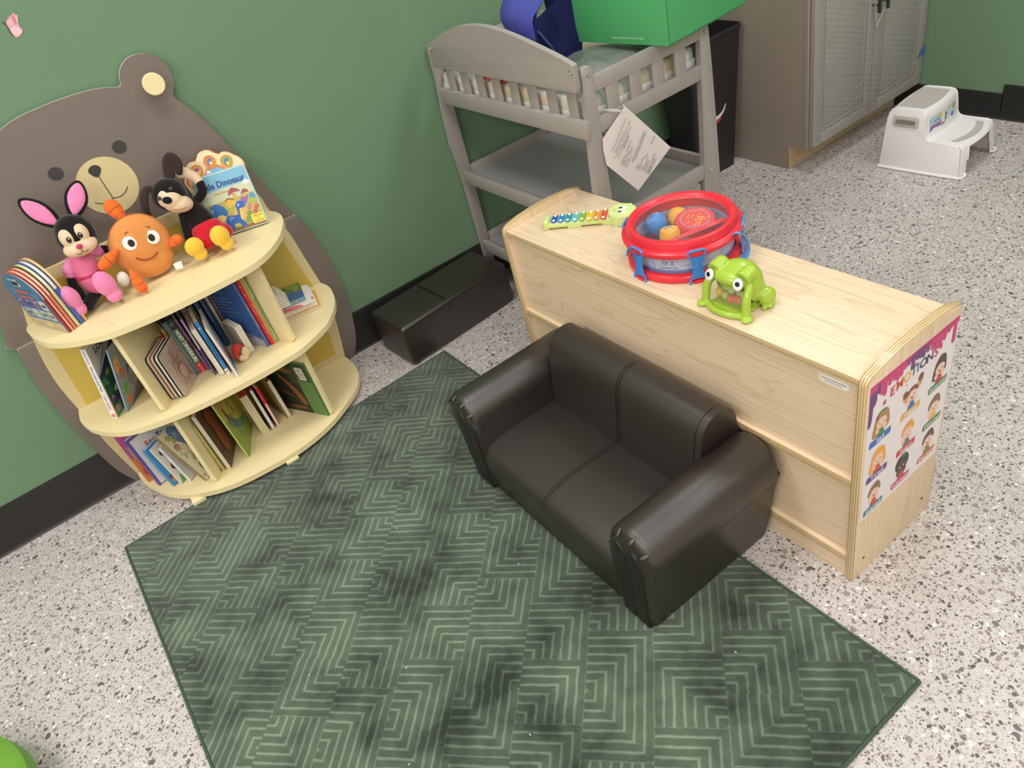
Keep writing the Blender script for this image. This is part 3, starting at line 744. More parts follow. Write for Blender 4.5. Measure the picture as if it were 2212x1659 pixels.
archp = catmull([(0.108, 0.955), (0.135, 0.9615), (0.20, 0.988), (0.30, 1.016), (0.40, 1.030), (0.50, 1.030), (0.60, 1.018), (0.70, 0.998), (0.80, 0.975), (0.845, 0.962), (0.868, 0.955)], 4)
def endboard(x, pts, t=0.017):
    bm = new(); add_prism(bm, pts, t, FR((x, 0, 0), (0, -1, 0), (0, 0, 1)), 0.003, 2); return bm
# local (0,-1,0)x(0,0,1) = (-1,0,0): extrudes towards -x
tobj('arched_panel', endboard(1.2135, [(0.862, 0.882), (0.112, 0.879), (0.104, 0.888)]+archp+[(0.870, 0.90)]))
def barx(name, x0, x1, y0, z0, z1, t=0.018): 
    bm = new(); add_box(bm, (x0, y0-t, z0), (x1, y0, z1), 0.0025, 2); tobj(name, bm)
def bary(name, x0, y0, y1, z0, z1, t=0.018):
    bm = new(); add_box(bm, (x0, y1, z0), (x0+t, y0, z1), 0.0025, 2); tobj(name, bm)
bary('end_rail', 1.1985, -0.098, -0.876, 0.755, 0.806)
bary('end_rail', 1.1985, -0.098, -0.876, 0.458, 0.503)
bary('end_rail', 1.1985, -0.098, -0.876, 0.170, 0.216)
bary('end_rail', 1.672, -0.09, -0.855, 0.865, 0.9055)
bary('end_rail', 1.672, -0.09, -0.855, 0.755, 0.80)
bary('end_rail', 1.672, -0.09, -0.855, 0.452, 0.498)
bary('end_rail', 1.672, -0.09, -0.855, 0.170, 0.216)
for y in (-0.857, -0.048):
    barx('side_rail', 1.2515, 1.648, y, 0.868, 0.910, 0.016)
    barx('side_rail', 1.2515, 1.645, y, 0.757, 0.801, 0.016)
    barx('side_rail', 1.2515, 1.638, y, 0.452, 0.498, 0.016)
    barx('side_rail', 1.2515, 1.636, y, 0.170, 0.216, 0.016)
for k in range(8):
    y = -0.166-k*0.0925
    bm = new(); add_box(bm, (1.2145, y-0.0205, 0.775), (1.2225, y+0.0205, 0.889), 0.002, 2); tobj('slat', bm)
for k in range(4):
    x = 1.290+k*0.0862
    for yy in (-0.861, -0.052):
        bm = new(); add_box(bm, (x, yy-0.010, 0.775), (x+0.0435, yy, 0.893), 0.002, 2); tobj('slat', bm)
for z in (0.765, 0.462, 0.180):
    bm = new(); add_box(bm, (1.2175, -0.857, z-0.006), (1.671, -0.049, z+0.006), 0.001, 1); tobj('shelf_board', bm, GRYS)
def bolt(p, ux):
    bm = new(); add_lathe(bm, [(0, 0.002), (0.0025, 0.001), (0.0035, 0.003), (0.0058, 0.003), (0.0066, 0)], 16, FR(p, ux, (0, 0, 1)))
    obj('bolt', bm, STEEL, tb, world=True)
bolt((1.236, -0.8752, 0.921), (1, 0, 0)); bolt((1.666, -0.8752, 0.885), (1, 0, 0)); bolt((1.655, -0.8752, 0.471), (1, 0, 0))
bolt((1.1963, -0.126, 0.943), (0, -1, 0)); bolt((1.1963, -0.858, 0.938), (0, -1, 0))
# changing pad and things lying on it
PADM = None
k = NT('wavy_pad_print'); v = k.coord('Object')
wv = k.new('ShaderNodeTexWave'); wv.bands_direction = 'X'; wv.inputs['Scale'].default_value = 2.6; wv.inputs['Distortion'].default_value = 3.0; wv.inputs['Detail'].default_value = 1
k.link(v, wv.inputs['Vector'])
k.link(k.ramp(wv.outputs['Fac'], [(0.0, lin((222, 208, 168))), (0.3, lin((232, 214, 192))), (0.55, lin((240, 238, 232))), (0.78, lin((190, 204, 190))), (1.0, lin((222, 226, 220)))]), k.b.inputs['Base Color'])
k.b.inputs['Roughness'].default_value = 0.3
PADM = k.m
pad = thing('changing_pad', 'pale wavy-print changing pad behind the slats of the grey changing table', 'pad', (1.449, -0.453, 0.7715))
bm = new(); add_box(bm, (-0.215, -0.385, 0), (0.215, 0.385, 0.058), 0.022, 4)
for q in bm.verts:
    if q.co.z > 0.03: q.co.z += 0.022*(abs(q.co.x)/0.215)**2
obj('cushion', bm, PADM, pad)
bm = new(); add_box(bm, (-0.2165, -0.3875, 0.001), (0.2165, 0.3875, 0.046), 0.014, 3); obj('white_cover', bm, M('white_terry', (236, 234, 230), 0.9, 0.03, 60, bump=0.4, bscale=500), pad)
pk = thing('wipes_packet', 'flat pink and orange plastic packet lying on the changing pad', 'packet', (1.272, -0.43, 0.852), 6)
bm = new(); add_box(bm, (-0.038, -0.085, 0), (0.05, 0.085, 0.022), 0.008, 3); obj('pouch', bm, M('pink_film', (232, 84, 112), 0.25, 0.15, 30), pk)
bm = new(); add_box(bm, (-0.0388, -0.0865, 0.003), (0.0508, -0.02, 0.0245), 0.008, 3); obj('orange_end', bm, M('orange_film', (238, 128, 76), 0.25, 0.1, 30), pk)
# clear dark plastic crumpled bag under the box
k = NT('grey_clear_film'); v = k.coord('Object')
k.b.inputs['Base Color'].default_value = lin((150, 156, 152)); k.b.inputs['Roughness'].default_value = 0.12
k.b.inputs['Alpha'].default_value = 0.62
k.bump(k.noise(v, 18, 4, 0.6), 0.8, 0.012)
FILM = k.m
pb = thing('plastic_bag', 'crumpled clear plastic bag under the green box on the changing table', 'bag', (1.40, -0.70, 0.853))
bm = new()
N = 22
grid = [[None]*(N+1) for _ in range(N+1)]
from mathutils import noise as mnoise
for i in range(N+1):
    for j in range(N+1):
        u, v_ = i/N-0.5, j/N-0.5
        h = 0.046*max(0, 1-(2.1*abs(u))**3)*max(0, 1-(2.1*abs(v_))**3)
        n_ = mnoise.noise(Vector((u*5, v_*5, 0.3)))*0.010+mnoise.noise(Vector((u*13, v_*13, 2.3)))*0.004
        grid[i][j] = bm.verts.new((u*0.30, v_*0.28, min(0.05, max(0.001, 0.006+h+n_))))
for i in range(N):
    for j in range(N): bm.faces.new((grid[i][j], grid[i+1][j], grid[i+1][j+1], grid[i][j+1]))
obj('film', bm, FILM, pb, sharp=180)
# information card hanging from the side rail
tg = thing('information_card', 'white printed card tied by a string to the changing table side rail', 'card', (1.338, -0.88, 0.80))
P = [Vector((1.3383, -0.882, 0.7996)), Vector((1.4839, -0.888, 0.6210)), Vector((1.3442, -0.884, 0.5445)), Vector((1.2459, -0.880, 0.6669)), Vector((1.2440, -0.8785, 0.7120)), Vector((1.2475, -0.879, 0.7420))]
bm = new()
vs = [bm.verts.new(p) for p in P]; vb = [bm.verts.new(p+Vector((0, 0.0005, 0))) for p in P]
bm.faces.new(vs[::-1]); bm.faces.new(vb)
for i in range(6): bm.faces.new((vs[i], vs[(i+1) % 6], vb[(i+1) % 6], vb[i]))
obj('paper', bm, M('card_paper', (228, 216, 214), 0.7, 0.01), tg, world=True)
ink = PRINT((84, 78, 80))
ux = (Vector((1.3383, 0, 0.7996))-Vector((1.2475, 0, 0.70))).normalized()
uy = Vector((-ux.z, 0, ux.x))
# reading direction runs up the sheet
cx, cz = 1.2475, 0.6990
def cardtext(s, a, b, w_, sz=0.0068):
    o = Vector((1.2490, -0.8895, 0.6890))+ux*a-uy*b
    text('lettering', s, sz, ink, tg, FR(o, ux, uy), 'LEFT', width=w_, world=True)
for s, a, b, w_ in (("Manufacturer's Contact Information", 0.020, 0.006, 0.095), ('Furniture Enterprises Corp.', 0.020, 0.020, 0.062), ('15 West Street, New York, NY 10001', 0.005, 0.029, 0.108), ('www.contactinformation.com', 0.012, 0.041, 0.090), ('1.800.000.0000', 0.038, 0.049, 0.040),
                    ('Model Name:    Changing Table', 0.000, 0.066, 0.070), ('Model Number:   -----', 0.000, 0.075, 0.060), ('Date Code:     00/00/00', 0.000, 0.084, 0.052), ('Lot Number:   --------', 0.000, 0.093, 0.058),
                    ('KEEP THIS CARD ABOUT YOUR PURCHASE', 0.020, 0.108, 0.088), ('FILL OUT AND RETURN THIS PART', 0.026, 0.116, 0.082), ('Name', 0.010, 0.139, 0.014), ('Mailing address', 0.010, 0.150, 0.036), ('City              State              Zip Code', 0.012, 0.160, 0.100), ('Telephone number', 0.012, 0.171, 0.038), ('E-mail address', 0.012, 0.181, 0.034),
                    ('Model Name     Changing Table', 0.012, 0.194, 0.058), ('Model Number   -----', 0.012, 0.2005, 0.046), ('Date Code   Lot Number', 0.012, 0.207, 0.050)):
    cardtext(s, a, b*0.86, w_)
bm = new()
add_tube(bm, catmull([(1.3285, -0.884, 0.786), (1.318, -0.888, 0.794), (1.303, -0.884, 0.803), (1.284, -0.868, 0.809), (1.276, -0.852, 0.809)], 5), 0.0011, 6)
add_tube(bm, catmull([(1.3285, -0.884, 0.786), (1.322, -0.887, 0.791), (1.305, -0.886, 0.798), (1.285, -0.872, 0.805), (1.277, -0.852, 0.806)], 5), 0.0011, 6)
add_tube(bm, catmull([(1.3285, -0.8845, 0.786), (1.333, -0.886, 0.797), (1.330, -0.885, 0.806)], 5), 0.0011, 6)
obj('string', bm, M('white_string', (232, 228, 220), 0.8), tg, world=True)

# ---------------------------------------------------------------- green carton on the table
GRN = M('green_carton', (78, 168, 104), 0.5, 0.02, 10, bump=0.06, bscale=200)
bx = thing('green_carton', 'bright green cardboard carton sitting across the rails of the changing table', 'box', m=FR((1.477, -0.930, 0.9125), (0.288, 0.030, 0), (-0.030, 0.288, 0)))
W1, W2, BH = 0.335, 0.345, 0.30
bm = new(); add_box(bm, (0, 0, 0), (W1, W2, BH), 0.0025, 2)
for q in bm.verts: q.co.x += 0.05*(W2-q.co.y)*0 - 0.00*q.co.y
obj('carton_body', bm, GRN, bx)
dk = M('carton_seam', (38, 92, 56), 0.7)
for lo_, hi_ in (((0.003, -0.0004, 0.0025), (W1-0.003, 0.0002, 0.0042)), ((0.0005, 0.001, 0.0), (0.002, 0.002, BH)), ((0.001, -0.0004, 0.003), (0.0018, 0.0002, BH))):
    bm = new(); add_box(bm, lo_, hi_); obj('seam', bm, dk, bx)
text('lettering', 'PLEASE DO NOT THROW AWAY UNTIL END OF SEASON', 0.0062, PRINT((206, 232, 208)), bx, FR((-0.0004, 0.145, 0.017), (0, -1, 0), (0, 0, 1)), width=0.118)

# ---------------------------------------------------------------- blue tote bag
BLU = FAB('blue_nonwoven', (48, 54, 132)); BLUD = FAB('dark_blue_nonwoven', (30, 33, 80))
bag = thing('tote_bag', 'slumped blue fabric tote bag between the arched end and the green carton', 'bag', (1.38, -0.42, 0.862))
def sheet(rows, name, mat, nu=6, thick=0.004):
    """smooth cloth through rows of points (world), each row same length"""
    rr = [catmull(r_, nu) for r_ in rows]
    cols = list(zip(*rr)); cc = [catmull(list(c_), nu) for c_ in cols]
    bm = new(); sq = lambda p: Vector((p[0], -0.465+(p[1]+0.30)*0.47, p[2]))
    V = [[bm.verts.new(sq(p)+Vector((mnoise.noise(Vector(p)*22), mnoise.noise(Vector(p)*22+Vector((5, 0, 0))), mnoise.noise(Vector(p)*22+Vector((0, 9, 0)))))*0.006) for p in c_] for c_ in cc]
    for i in range(len(V)-1):
        for j in range(len(V[0])-1): bm.faces.new((V[i][j], V[i][j+1], V[i+1][j+1], V[i+1][j]))
    bmesh.ops.recalc_face_normals(bm, faces=bm.faces[:])
    bmesh.ops.solidify(bm, geom=bm.faces[:], thickness=thick)
    return obj(name, bm, mat, bag, world=True, sharp=70)
# front and back panels
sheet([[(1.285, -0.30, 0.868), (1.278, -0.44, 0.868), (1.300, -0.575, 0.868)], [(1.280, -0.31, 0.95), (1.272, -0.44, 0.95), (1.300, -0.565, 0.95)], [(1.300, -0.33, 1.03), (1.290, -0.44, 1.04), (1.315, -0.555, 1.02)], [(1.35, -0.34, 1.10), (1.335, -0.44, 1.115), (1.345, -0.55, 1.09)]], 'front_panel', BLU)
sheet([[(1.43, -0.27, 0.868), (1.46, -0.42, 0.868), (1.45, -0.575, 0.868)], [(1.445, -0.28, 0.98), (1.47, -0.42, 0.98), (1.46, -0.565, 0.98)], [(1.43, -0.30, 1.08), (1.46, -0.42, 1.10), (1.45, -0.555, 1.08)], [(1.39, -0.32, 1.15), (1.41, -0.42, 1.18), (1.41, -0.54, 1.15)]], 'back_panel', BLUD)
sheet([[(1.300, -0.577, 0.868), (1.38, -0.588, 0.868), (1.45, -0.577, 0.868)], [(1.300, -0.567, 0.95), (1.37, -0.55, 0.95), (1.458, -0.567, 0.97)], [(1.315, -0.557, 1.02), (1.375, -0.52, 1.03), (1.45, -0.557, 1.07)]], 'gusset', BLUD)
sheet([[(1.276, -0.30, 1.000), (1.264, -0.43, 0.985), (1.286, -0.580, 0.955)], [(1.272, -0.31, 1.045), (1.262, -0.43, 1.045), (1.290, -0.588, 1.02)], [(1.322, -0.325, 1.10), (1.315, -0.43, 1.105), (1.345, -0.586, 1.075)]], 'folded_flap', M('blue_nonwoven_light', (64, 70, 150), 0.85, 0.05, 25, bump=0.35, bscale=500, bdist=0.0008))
bm = new(); add_tube(bm, catmull([(1.30, -0.598, 0.990), (1.315, -0.608, 0.960), (1.335, -0.610, 0.925), (1.35, -0.605, 0.872)], 5), 0.014, 8, flat=(1.0, 0.14)); obj('strap', bm, BLU, bag, world=True)

# the whole table group stands a little further along the wall
_c = Vector((0.0, -2.47706, 1.53))
_ms = Matrix.Translation(_c) @ SC(1.016, 1.016, 1.016) @ Matrix.Translation(-_c)
for o_ in (tb, pad, pk, pb, tg, bx, bag): o_.matrix_basis = _ms @ o_.matrix_basis
# ---------------------------------------------------------------- waste bin
BIN = M('black_bin_plastic', (36, 34, 36), 0.5, 0.06, 20, bump=0.1, bscale=400)
bn = thing('waste_bin', 'tall slim black plastic waste bin with a smile decal between table and cabinet', 'bin', (2.375, -0.14, 0))
bo = rrect(2.265, -0.215, 2.495, -0.06, 0.02, 5); to_ = rrect(2.222, -0.256, 2.532, -0.03, 0.026, 5); ti = rrect(2.229, -0.249, 2.525, -0.037, 0.022, 5); bi = rrect(2.272, -0.208, 2.488, -0.067, 0.018, 5)
bm = new(); n = len(bo)
rows = [[(x, y, 0.001) for x, y in bo], [(x, y, 0.585) for x, y in rrect(2.228, -0.252, 2.528, -0.034, 0.026, 5)], [(x, y, 0.588) for x, y in to_], [(x, y, 0.602) for x, y in to_], [(x, y, 0.603) for x, y in ti], [(x, y, 0.012) for x, y in bi]]
V = [[bm.verts.new(p) for p in r_] for r_ in rows]
for a, b in zip(V[:-1], V[1:]):
    for i in range(n): bm.faces.new((a[i], a[(i+1) % n], b[(i+1) % n], b[i]))
bm.faces.new(V[0][::-1]); bm.faces.new(V[-1])
obj('body', bm, BIN, bn, world=True)
# smile decal on the front face (face leans outwards towards the rim)
fy = lambda z: -0.215-(0.037)*z/0.588-0.0007
def onface(pts): return [(x, fy(z), z) for x, z in pts]
def decal3(name, pts, rgb):
    bm = new(); vs = [bm.verts.new(p) for p in onface(pts)]; bm.faces.new(vs); r_ = bmesh.ops.extrude_face_region(bm, geom=bm.faces[:])
    bmesh.ops.translate(bm, vec=(0, -0.0004, 0), verts=[g for g in r_['geom'] if isinstance(g, bmesh.types.BMVert)])
    obj(name, bm, PRINT(rgb), bn, world=True)
cxs = 2.371
decal3('smile_decal', [(cxs+0.060*math.cos(R(a)), 0.310+0.058*math.sin(R(a))) for a in range(190, 356, 8)] + [(cxs+0.0565*math.cos(R(a)), 0.315+0.047*math.sin(R(a))) for a in range(350, 192, -8)], (232, 228, 226))
decal3('tongue_decal', catmull([(cxs-0.010, 0.246), (cxs+0.026, 0.257), (cxs+0.028, 0.247), (cxs+0.008, 0.236)], 4, True), (196, 74, 74))

# ---------------------------------------------------------------- grey-taupe base cabinet
CAB = M('taupe_cabinet_side', (160, 146, 134), 0.55, 0.02, 6, bump=0.05, bscale=200)
CABF = M('grey_cabinet_door', (158, 153, 147), 0.4, 0.02, 6)
MDF = M('bare_particle_board', (196, 172, 136), 0.8, 0.12, 60, bump=0.3, bscale=300)
cb = thing('base_cabinet', 'taupe two-door cabinet under clear film beside the white step stool', 'cabinet', (2.92, -0.29, 0))
def cobj(name, bm, mat=CAB, parent=None): return obj(name, bm, mat, parent or cb, world=True)
CH = 0.875
bm = new(); add_prism(bm, [(0.003, 0.0), (0.4654, 0.0), (0.4654, 0.106), (0.538, 0.106), (0.538, CH), (0.003, CH)], 0.014, FR((2.561, 0, 0), (0, -1, 0), (0, 0, 1)), 0.0008, 1); cobj('side_panel', bm)
bm = new(); add_box(bm, (2.5472, -0.4662, 0.0005), (2.561, -0.4652, 0.1055)); cobj('side_edge', bm, MDF)
bm = new(); add_box(bm, (2.561, -0.462, 0.0), (3.297, -0.450, 0.106)); cobj('kick_board', bm, MDF)
bm = new(); add_box(bm, (2.561, -0.538, 0.1065), (3.297, -0.003, 0.122)); cobj('bottom_board', bm, MDF)
bm = new(); add_box(bm, (2.561, -0.018, 0.122), (3.297, -0.003, CH)); cobj('back_board', bm)
bm = new(); add_box(bm, (3.283, -0.538, 0.122), (3.297, -0.018, CH)); cobj('side_panel', bm)
for x0, x1, z0, z1 in ((2.5445, 2.578, 0.1070, CH), (3.262, 3.2975, 0.1070, CH), (2.578, 3.262, 0.1070, 0.140), (2.578, 3.262, CH-0.05, CH), (2.905, 2.957, 0.14, CH-0.05)):
    bm = new(); add_box(bm, (x0, -0.5555, z0), (x1, -0.5385, z1), 0.001, 1); cobj('face_frame', bm)
bm = new(); add_box(bm, (2.535, -0.595, CH), (3.2985, -0.003, CH+0.03), 0.003, 2); cobj('top_board', bm, M('pale_top', (214, 206, 196), 0.4))
def cdoor(x0, x1, hx):
    z0, z1, t = 0.112, CH-0.012, 0.019
    y = -0.559
    d = cobj('door', (lambda b: (add_box(b, (x0, y-t*0.55, z0), (x1, y, z1), 0.001, 1), b)[1])(new()), CABF)
    s = 0.047
    def sub(name, lo, hi, bev=0.0015): 
        b = new(); add_box(b, lo, hi, bev, 2); o = obj(name, b, CABF, d, world=False); return o
    sub('stile', (x0, y-t, z0), (x0+s, y-t*0.5, z1)); sub('stile', (x1-s, y-t, z0), (x1, y-t*0.5, z1))
    sub('bottom_rail', (x0+s, y-t, z0), (x1-s, y-t*0.5, z0+s)); sub('top_rail', (x0+s, y-t, z1-s), (x1-s, y-t*0.5, z1))
    # inner bead and raised centre panel
    a = s+0.004; b2 = s+0.018
    for lo, hi in (((x0+a, y-t*0.82, z0+a), (x0+b2, y-t*0.5, z1-a)), ((x1-b2, y-t*0.82, z0+a), (x1-a, y-t*0.5, z1-a)), ((x0+b2, y-t*0.82, z0+a), (x1-b2, y-t*0.5, z0+b2)), ((x0+b2, y-t*0.82, z1-b2), (x1-b2, y-t*0.5, z1-a))):
        sub('bead', lo, hi, 0.003)
    sub('centre_panel', (x0+b2+0.004, y-t*0.80, z0+b2+0.004), (x1-b2-0.004, y-t*0.5, z1-b2-0.004), 0.002)
    b = new(); HX = M('black_pull', (30, 28, 28), 0.4)
    add_tube(b, [(hx, y-t-0.032, 0.533), (hx, y-t-0.032, 0.700)], 0.0062, 12)
    for zz in (0.560, 0.674): add_tube(b, [(hx, y-t+0.001, zz), (hx, y-t-0.032, zz)], 0.0048, 10)
    obj('handle', b, HX, d)
cdoor(2.553, 2.9290, 2.902); cdoor(2.9325, 3.294, 2.957)
# protective film with a tuck at the handles
k = NT('clear_cling_film'); v = k.coord('Object', (1, 1, 1), (0, R(-20), 0))
k.b.inputs['Base Color'].default_value = lin((205, 203, 200)); k.b.inputs['Roughness'].default_value = 0.16
wv = k.new('ShaderNodeTexWave'); wv.bands_direction = 'Z'; wv.inputs['Scale'].default_value = 16; wv.inputs['Distortion'].default_value = 2.2; wv.inputs['Detail'].default_value = 2; wv.inputs['Detail Scale'].default_value = 0.6
mp = k.new('ShaderNodeMapping'); mp.inputs['Scale'].default_value = (0.18, 1, 1); k.link(v, mp.inputs[0]); k.link(mp.outputs[0], wv.inputs['Vector'])
k.b.inputs['Alpha'].default_value = 0.16
k.bump(wv.outputs['Fac'], 0.6, 0.004)
CLING = k.m
fl = thing('protective_film', 'clear wrinkled plastic film stretched over the cabinet doors', 'film', (2.92, -0.582, 0.12))
bm = new(); NX, NZ = 40, 34; V = []
for i in range(NX+1):
    row = []
    for j in range(NZ+1):
        x = 2.556+(3.292-2.556)*i/NX; z = 0.118+(0.845-0.118)*j/NZ
        h = 0.0025+0.0015*mnoise.noise(Vector((x*3+z*8, z*22-x*9, 0)))
        if z > 0.47: h += 0.034*max(0, 1-abs(x-2.930)/max(0.01, 0.11*(z-0.465)/0.1))*min(1, (z-0.47)/0.08)
        row.append(bm.verts.new((x, -0.5785-max(0.0008, h), z)))
    V.append(row)
for i in range(NX):
    for j in range(NZ): bm.faces.new((V[i][j], V[i+1][j], V[i+1][j+1], V[i][j+1]))
obj('film_sheet', bm, CLING, fl, world=True, sharp=180)
bm = new()
for a, b in (((2.931, 0.470), (2.862, 0.60)), ((2.931, 0.472), (2.990, 0.60)), ((2.9315, 0.474), (3.000, 0.60)), ((2.926, 0.486), (2.896, 0.60))):
    add_tube(bm, [(a[0], -0.5835, a[1]), ((a[0]+b[0])/2, -0.5975, (a[1]+b[1])/2), (b[0], -0.614, b[1])], 0.0011, 5)
obj('film_fold', bm, M('film_fold', (226, 222, 214), 0.2, coat=0.5), fl, world=True)
random.seed(11)
bm = new()
for (xa, xb, za, zb, nn) in ((2.60, 2.72, 0.27, 0.43, 17), (2.70, 2.90, 0.18, 0.34, 12), (2.975, 3.12, 0.17, 0.30, 12), (2.98, 3.25, 0.14, 0.24, 8), (2.60, 2.85, 0.50, 0.56, 3)):
    for i in range(nn):
        x_, z_ = random.uniform(xa, xb-0.02), za+(zb-za)*(i+random.uniform(-.3, .3))/nn
        l_ = random.uniform(0.05, 0.5)*(xb-xa)+0.02; sl = random.uniform(0.16, 0.26)
        if xa < 2.65: x_ = 2.601; l_ = random.uniform(0.05, 0.13)
        add_tube(bm, [(x_, -0.5802, z_), (x_+l_*0.4, -0.5825, z_+l_*0.4*sl), (x_+l_, -0.5802, z_+l_*sl*0.9)], [0.0003, random.uniform(0.0006, 0.0013), 0.0002], 5, flat=(1, 0.6))
ple = obj('film_pleats', bm, M('film_pleat', (176, 172, 168), 0.14, 0, coat=0.8), fl, world=True); ple['kind'] = 'stuff'
tp = thing('masking_tape', 'blue triangle of masking tape on the cabinet door edge', 'tape', (3.28, -0.58, 0.25))
bm = new(); add_prism(bm, [(3.2950, 0.284), (3.2465, 0.2325), (3.2950, 0.2395)], 0.0005, FR((0, -0.5830, 0), (1, 0, 0), (0, 0, 1))); obj('strip', bm, M('blue_tape', (62, 104, 184), 0.6), tp, world=True)

# ---------------------------------------------------------------- white step stool
WPL = PLASTIC('white_plastic', (238, 233, 234), 0.25); GPAD = M('grey_rubber_tread', (190, 182, 176), 0.6, 0.02, 20, bump=0.5, bscale=900, bdist=0.0006)
ss = thing('step_stool', 'white plastic two-step child stool with grey treads beside the cabinet', 'step stool', (2.870, -0.925, 0), 4.5)
# local: front faces -Y, width along X
def sidew(z): return 0.142-0.024*z/0.24
bm = new()
def bowf(x, y0, b): return y0 - b*(1-(x/0.13)**2)
# shell as cross-sections from left to right
prof0 = [(0.165, 0.004), (0.160, 0.05), (0.150, 0.20), (0.146, 0.222), (0.136, 0.236), (0.118, 0.240), (0.030, 0.240), (0.014, 0.236), (0.006, 0.224), (0.003, 0.20), (0.000, 0.150), (-0.002, 0.136), (-0.012, 0.129), (-0.030, 0.127), (-0.118, 0.127), (-0.134, 0.123), (-0.142, 0.110), (-0.146, 0.060), (-0.150, 0.004)]
NXS = 22; xs = [-1+2*i/NXS for i in range(NXS+1)]
V = []
for xi in xs:
    row = []
    for (y, z) in prof0:
        hw = sidew(z)-0.004
        yy = y
        edge = 1-xi*xi
        if y < 0.02: yy = y-0.016*edge*(1 if z < 0.2 else 0.6)
        elif z > 0.2 and y < 0.06: yy = y-0.010*edge
        if y > 0.1: yy = y+0.008*edge
        row.append(bm.verts.new((xi*hw, yy, z-0.0015*(abs(xi) > 0.98))))
    V.append(row)
keep = lambda i, j: True
for i in range(NXS):
    for j in range(len(prof0)-1):
        z0 = min(prof0[j][1], prof0[j+1][1])
        mid = abs((xs[i]+xs[i+1])/2)
        # open arches under the front and back
        if j in (0, 17) and mid < 0.74: continue
        if j == 16 and mid < 0.66: continue
        bm.faces.new((V[i][j], V[i][j+1], V[i+1][j+1], V[i+1][j]))
bmesh.ops.recalc_face_normals(bm, faces=bm.faces[:])
bmesh.ops.solidify(bm, geom=bm.faces[:], thickness=0.004)
obj('steps', bm, WPL, ss, sharp=55)
for s in (-1, 1):
    bm = new()
    out = [(0.165, 0.0), (0.151, 0.20), (0.147, 0.224), (0.136, 0.238), (0.118, 0.2425), (0.030, 0.2425), (0.013, 0.238), (0.004, 0.226), (0.001, 0.20), (-0.003, 0.150), (-0.006, 0.136), (-0.014, 0.1300), (-0.030, 0.1290), (-0.116, 0.1290), (-0.132, 0.124), (-0.140, 0.110), (-0.145, 0.06), (-0.150, 0.0)]
    add_prism(bm, out, 0.006, FR((0, 0, 0), (0, 1, 0), (0, 0, 1)), 0.0025, 2)
    for q in bm.verts:
        q.co.x = s*(sidew(q.co.z)+0.003-q.co.x)
    obj('side_wall', bm, WPL, ss)
    bm = new(); add_tube(bm, catmull([(s*0.1435, 0.168, 0.006), (s*0.1465, 0.05, 0.006), (s*0.1465, -0.06, 0.006), (s*0.1435, -0.148, 0.006), (s*0.136, -0.160, 0.006), (s*0.118, -0.163, 0.0065), (s*0.108, -0.160, 0.010)], 4), 0.0058, 8); obj('foot_rim', bm, WPL, ss)
    bm = new(); add_prism(bm, rrect(-0.050, -0.022, 0.050, 0.020, 0.009, 4), 0.006, None, 0.002, 2)
    mm = FR((s*(sidew(0.195)+0.0015), 0.075, 0.196), (0, s, 0), (-s*0.1, 0, 1)); 
    h = obj('handle_plate', bm, M('grey_handle', (196, 186, 178), 0.4), ss, mm)
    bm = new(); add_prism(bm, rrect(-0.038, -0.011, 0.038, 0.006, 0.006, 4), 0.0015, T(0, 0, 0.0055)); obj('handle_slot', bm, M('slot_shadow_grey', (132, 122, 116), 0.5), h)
# treads
tr = [(-0.098, 0.128), (0.098, 0.128)] + [(0.098-0.196*i/12, 0.026-0.012*(1-((0.098-0.196*i/12)/0.098)**2)) for i in range(13)]
bm = new(); add_prism(bm, tr, 0.0018, T(0, 0, 0.2395), 0.0006, 1); obj('tread', bm, GPAD, ss)
arc1 = [(-0.100+0.2*i/14, -0.086-0.026*(1-((-0.100+0.2*i/14)/0.1)**2)) for i in range(15)]
arc2 = [(x, y-0.028) for x, y in reversed(arc1)]
bm = new(); add_prism(bm, arc1+arc2, 0.0016, T(0, 0, 0.1268), 0.0005, 1); obj('tread', bm, GPAD, ss)
# printed label on the riser, bowed
A = Art()
A.r(-0.098, -0.030, -0.030, 0.028, (176, 208, 226)); A.r(-0.030, -0.030, 0.012, 0.028, (232, 226, 218)); A.r(0.012, -0.030, 0.092, 0.028, (196, 216, 228))
A.poly([(-0.098, -0.030), (-0.030, -0.030), (-0.030, 0.002), (-0.045, -0.006), (-0.062, -0.004), (-0.080, -0.010), (-0.098, -0.008)], (90, 112, 186)); 
for x in (-0.090, -0.080, -0.068, -0.056, -0.044, -0.036): A.e(x, -0.008+0.002*math.sin(x*300), 0.006, 0.005, (196, 84, 140))
A.e(-0.043, 0.022, 0.012, 0.009, (238, 184, 92)); A.e(0.070, 0.018, 0.014, 0.011, (236, 172, 84)); A.e(0.060, -0.012, 0.008, 0.009, (72, 108, 176))
A.e(0.0, 0.014, 0.006, 0.007, (84, 62, 50)); A.r(-0.006, -0.010, 0.006, 0.008, (84, 128, 150)); A.r(-0.006, -0.024, 0.006, -0.010, (224, 180, 150)); A.e(-0.018, -0.020, 0.010, 0.006, (122, 104, 92)); A.e(-0.012, -0.026, 0.008, 0.004, (238, 236, 230))
o = A.done('riser_label', ss, T(0, 0, 0))
for q in o.data.vertices:
    x, z, d = q.co.x, q.co.y, q.co.z
    hw = 0.122
    q.co = Vector((x*1.0, 0.0018-0.0148*(1-(x/0.125)**2)+0.035*(z)*0.5-0.0012-d*3, 0.176+z))
text('lettering', 'STEP STOOL', 0.010, PRINT((60, 84, 150)), ss, FR((-0.062, -0.0115, 0.186), (1, -0.09, 0), (0, 0.02, 1)), width=0.042)
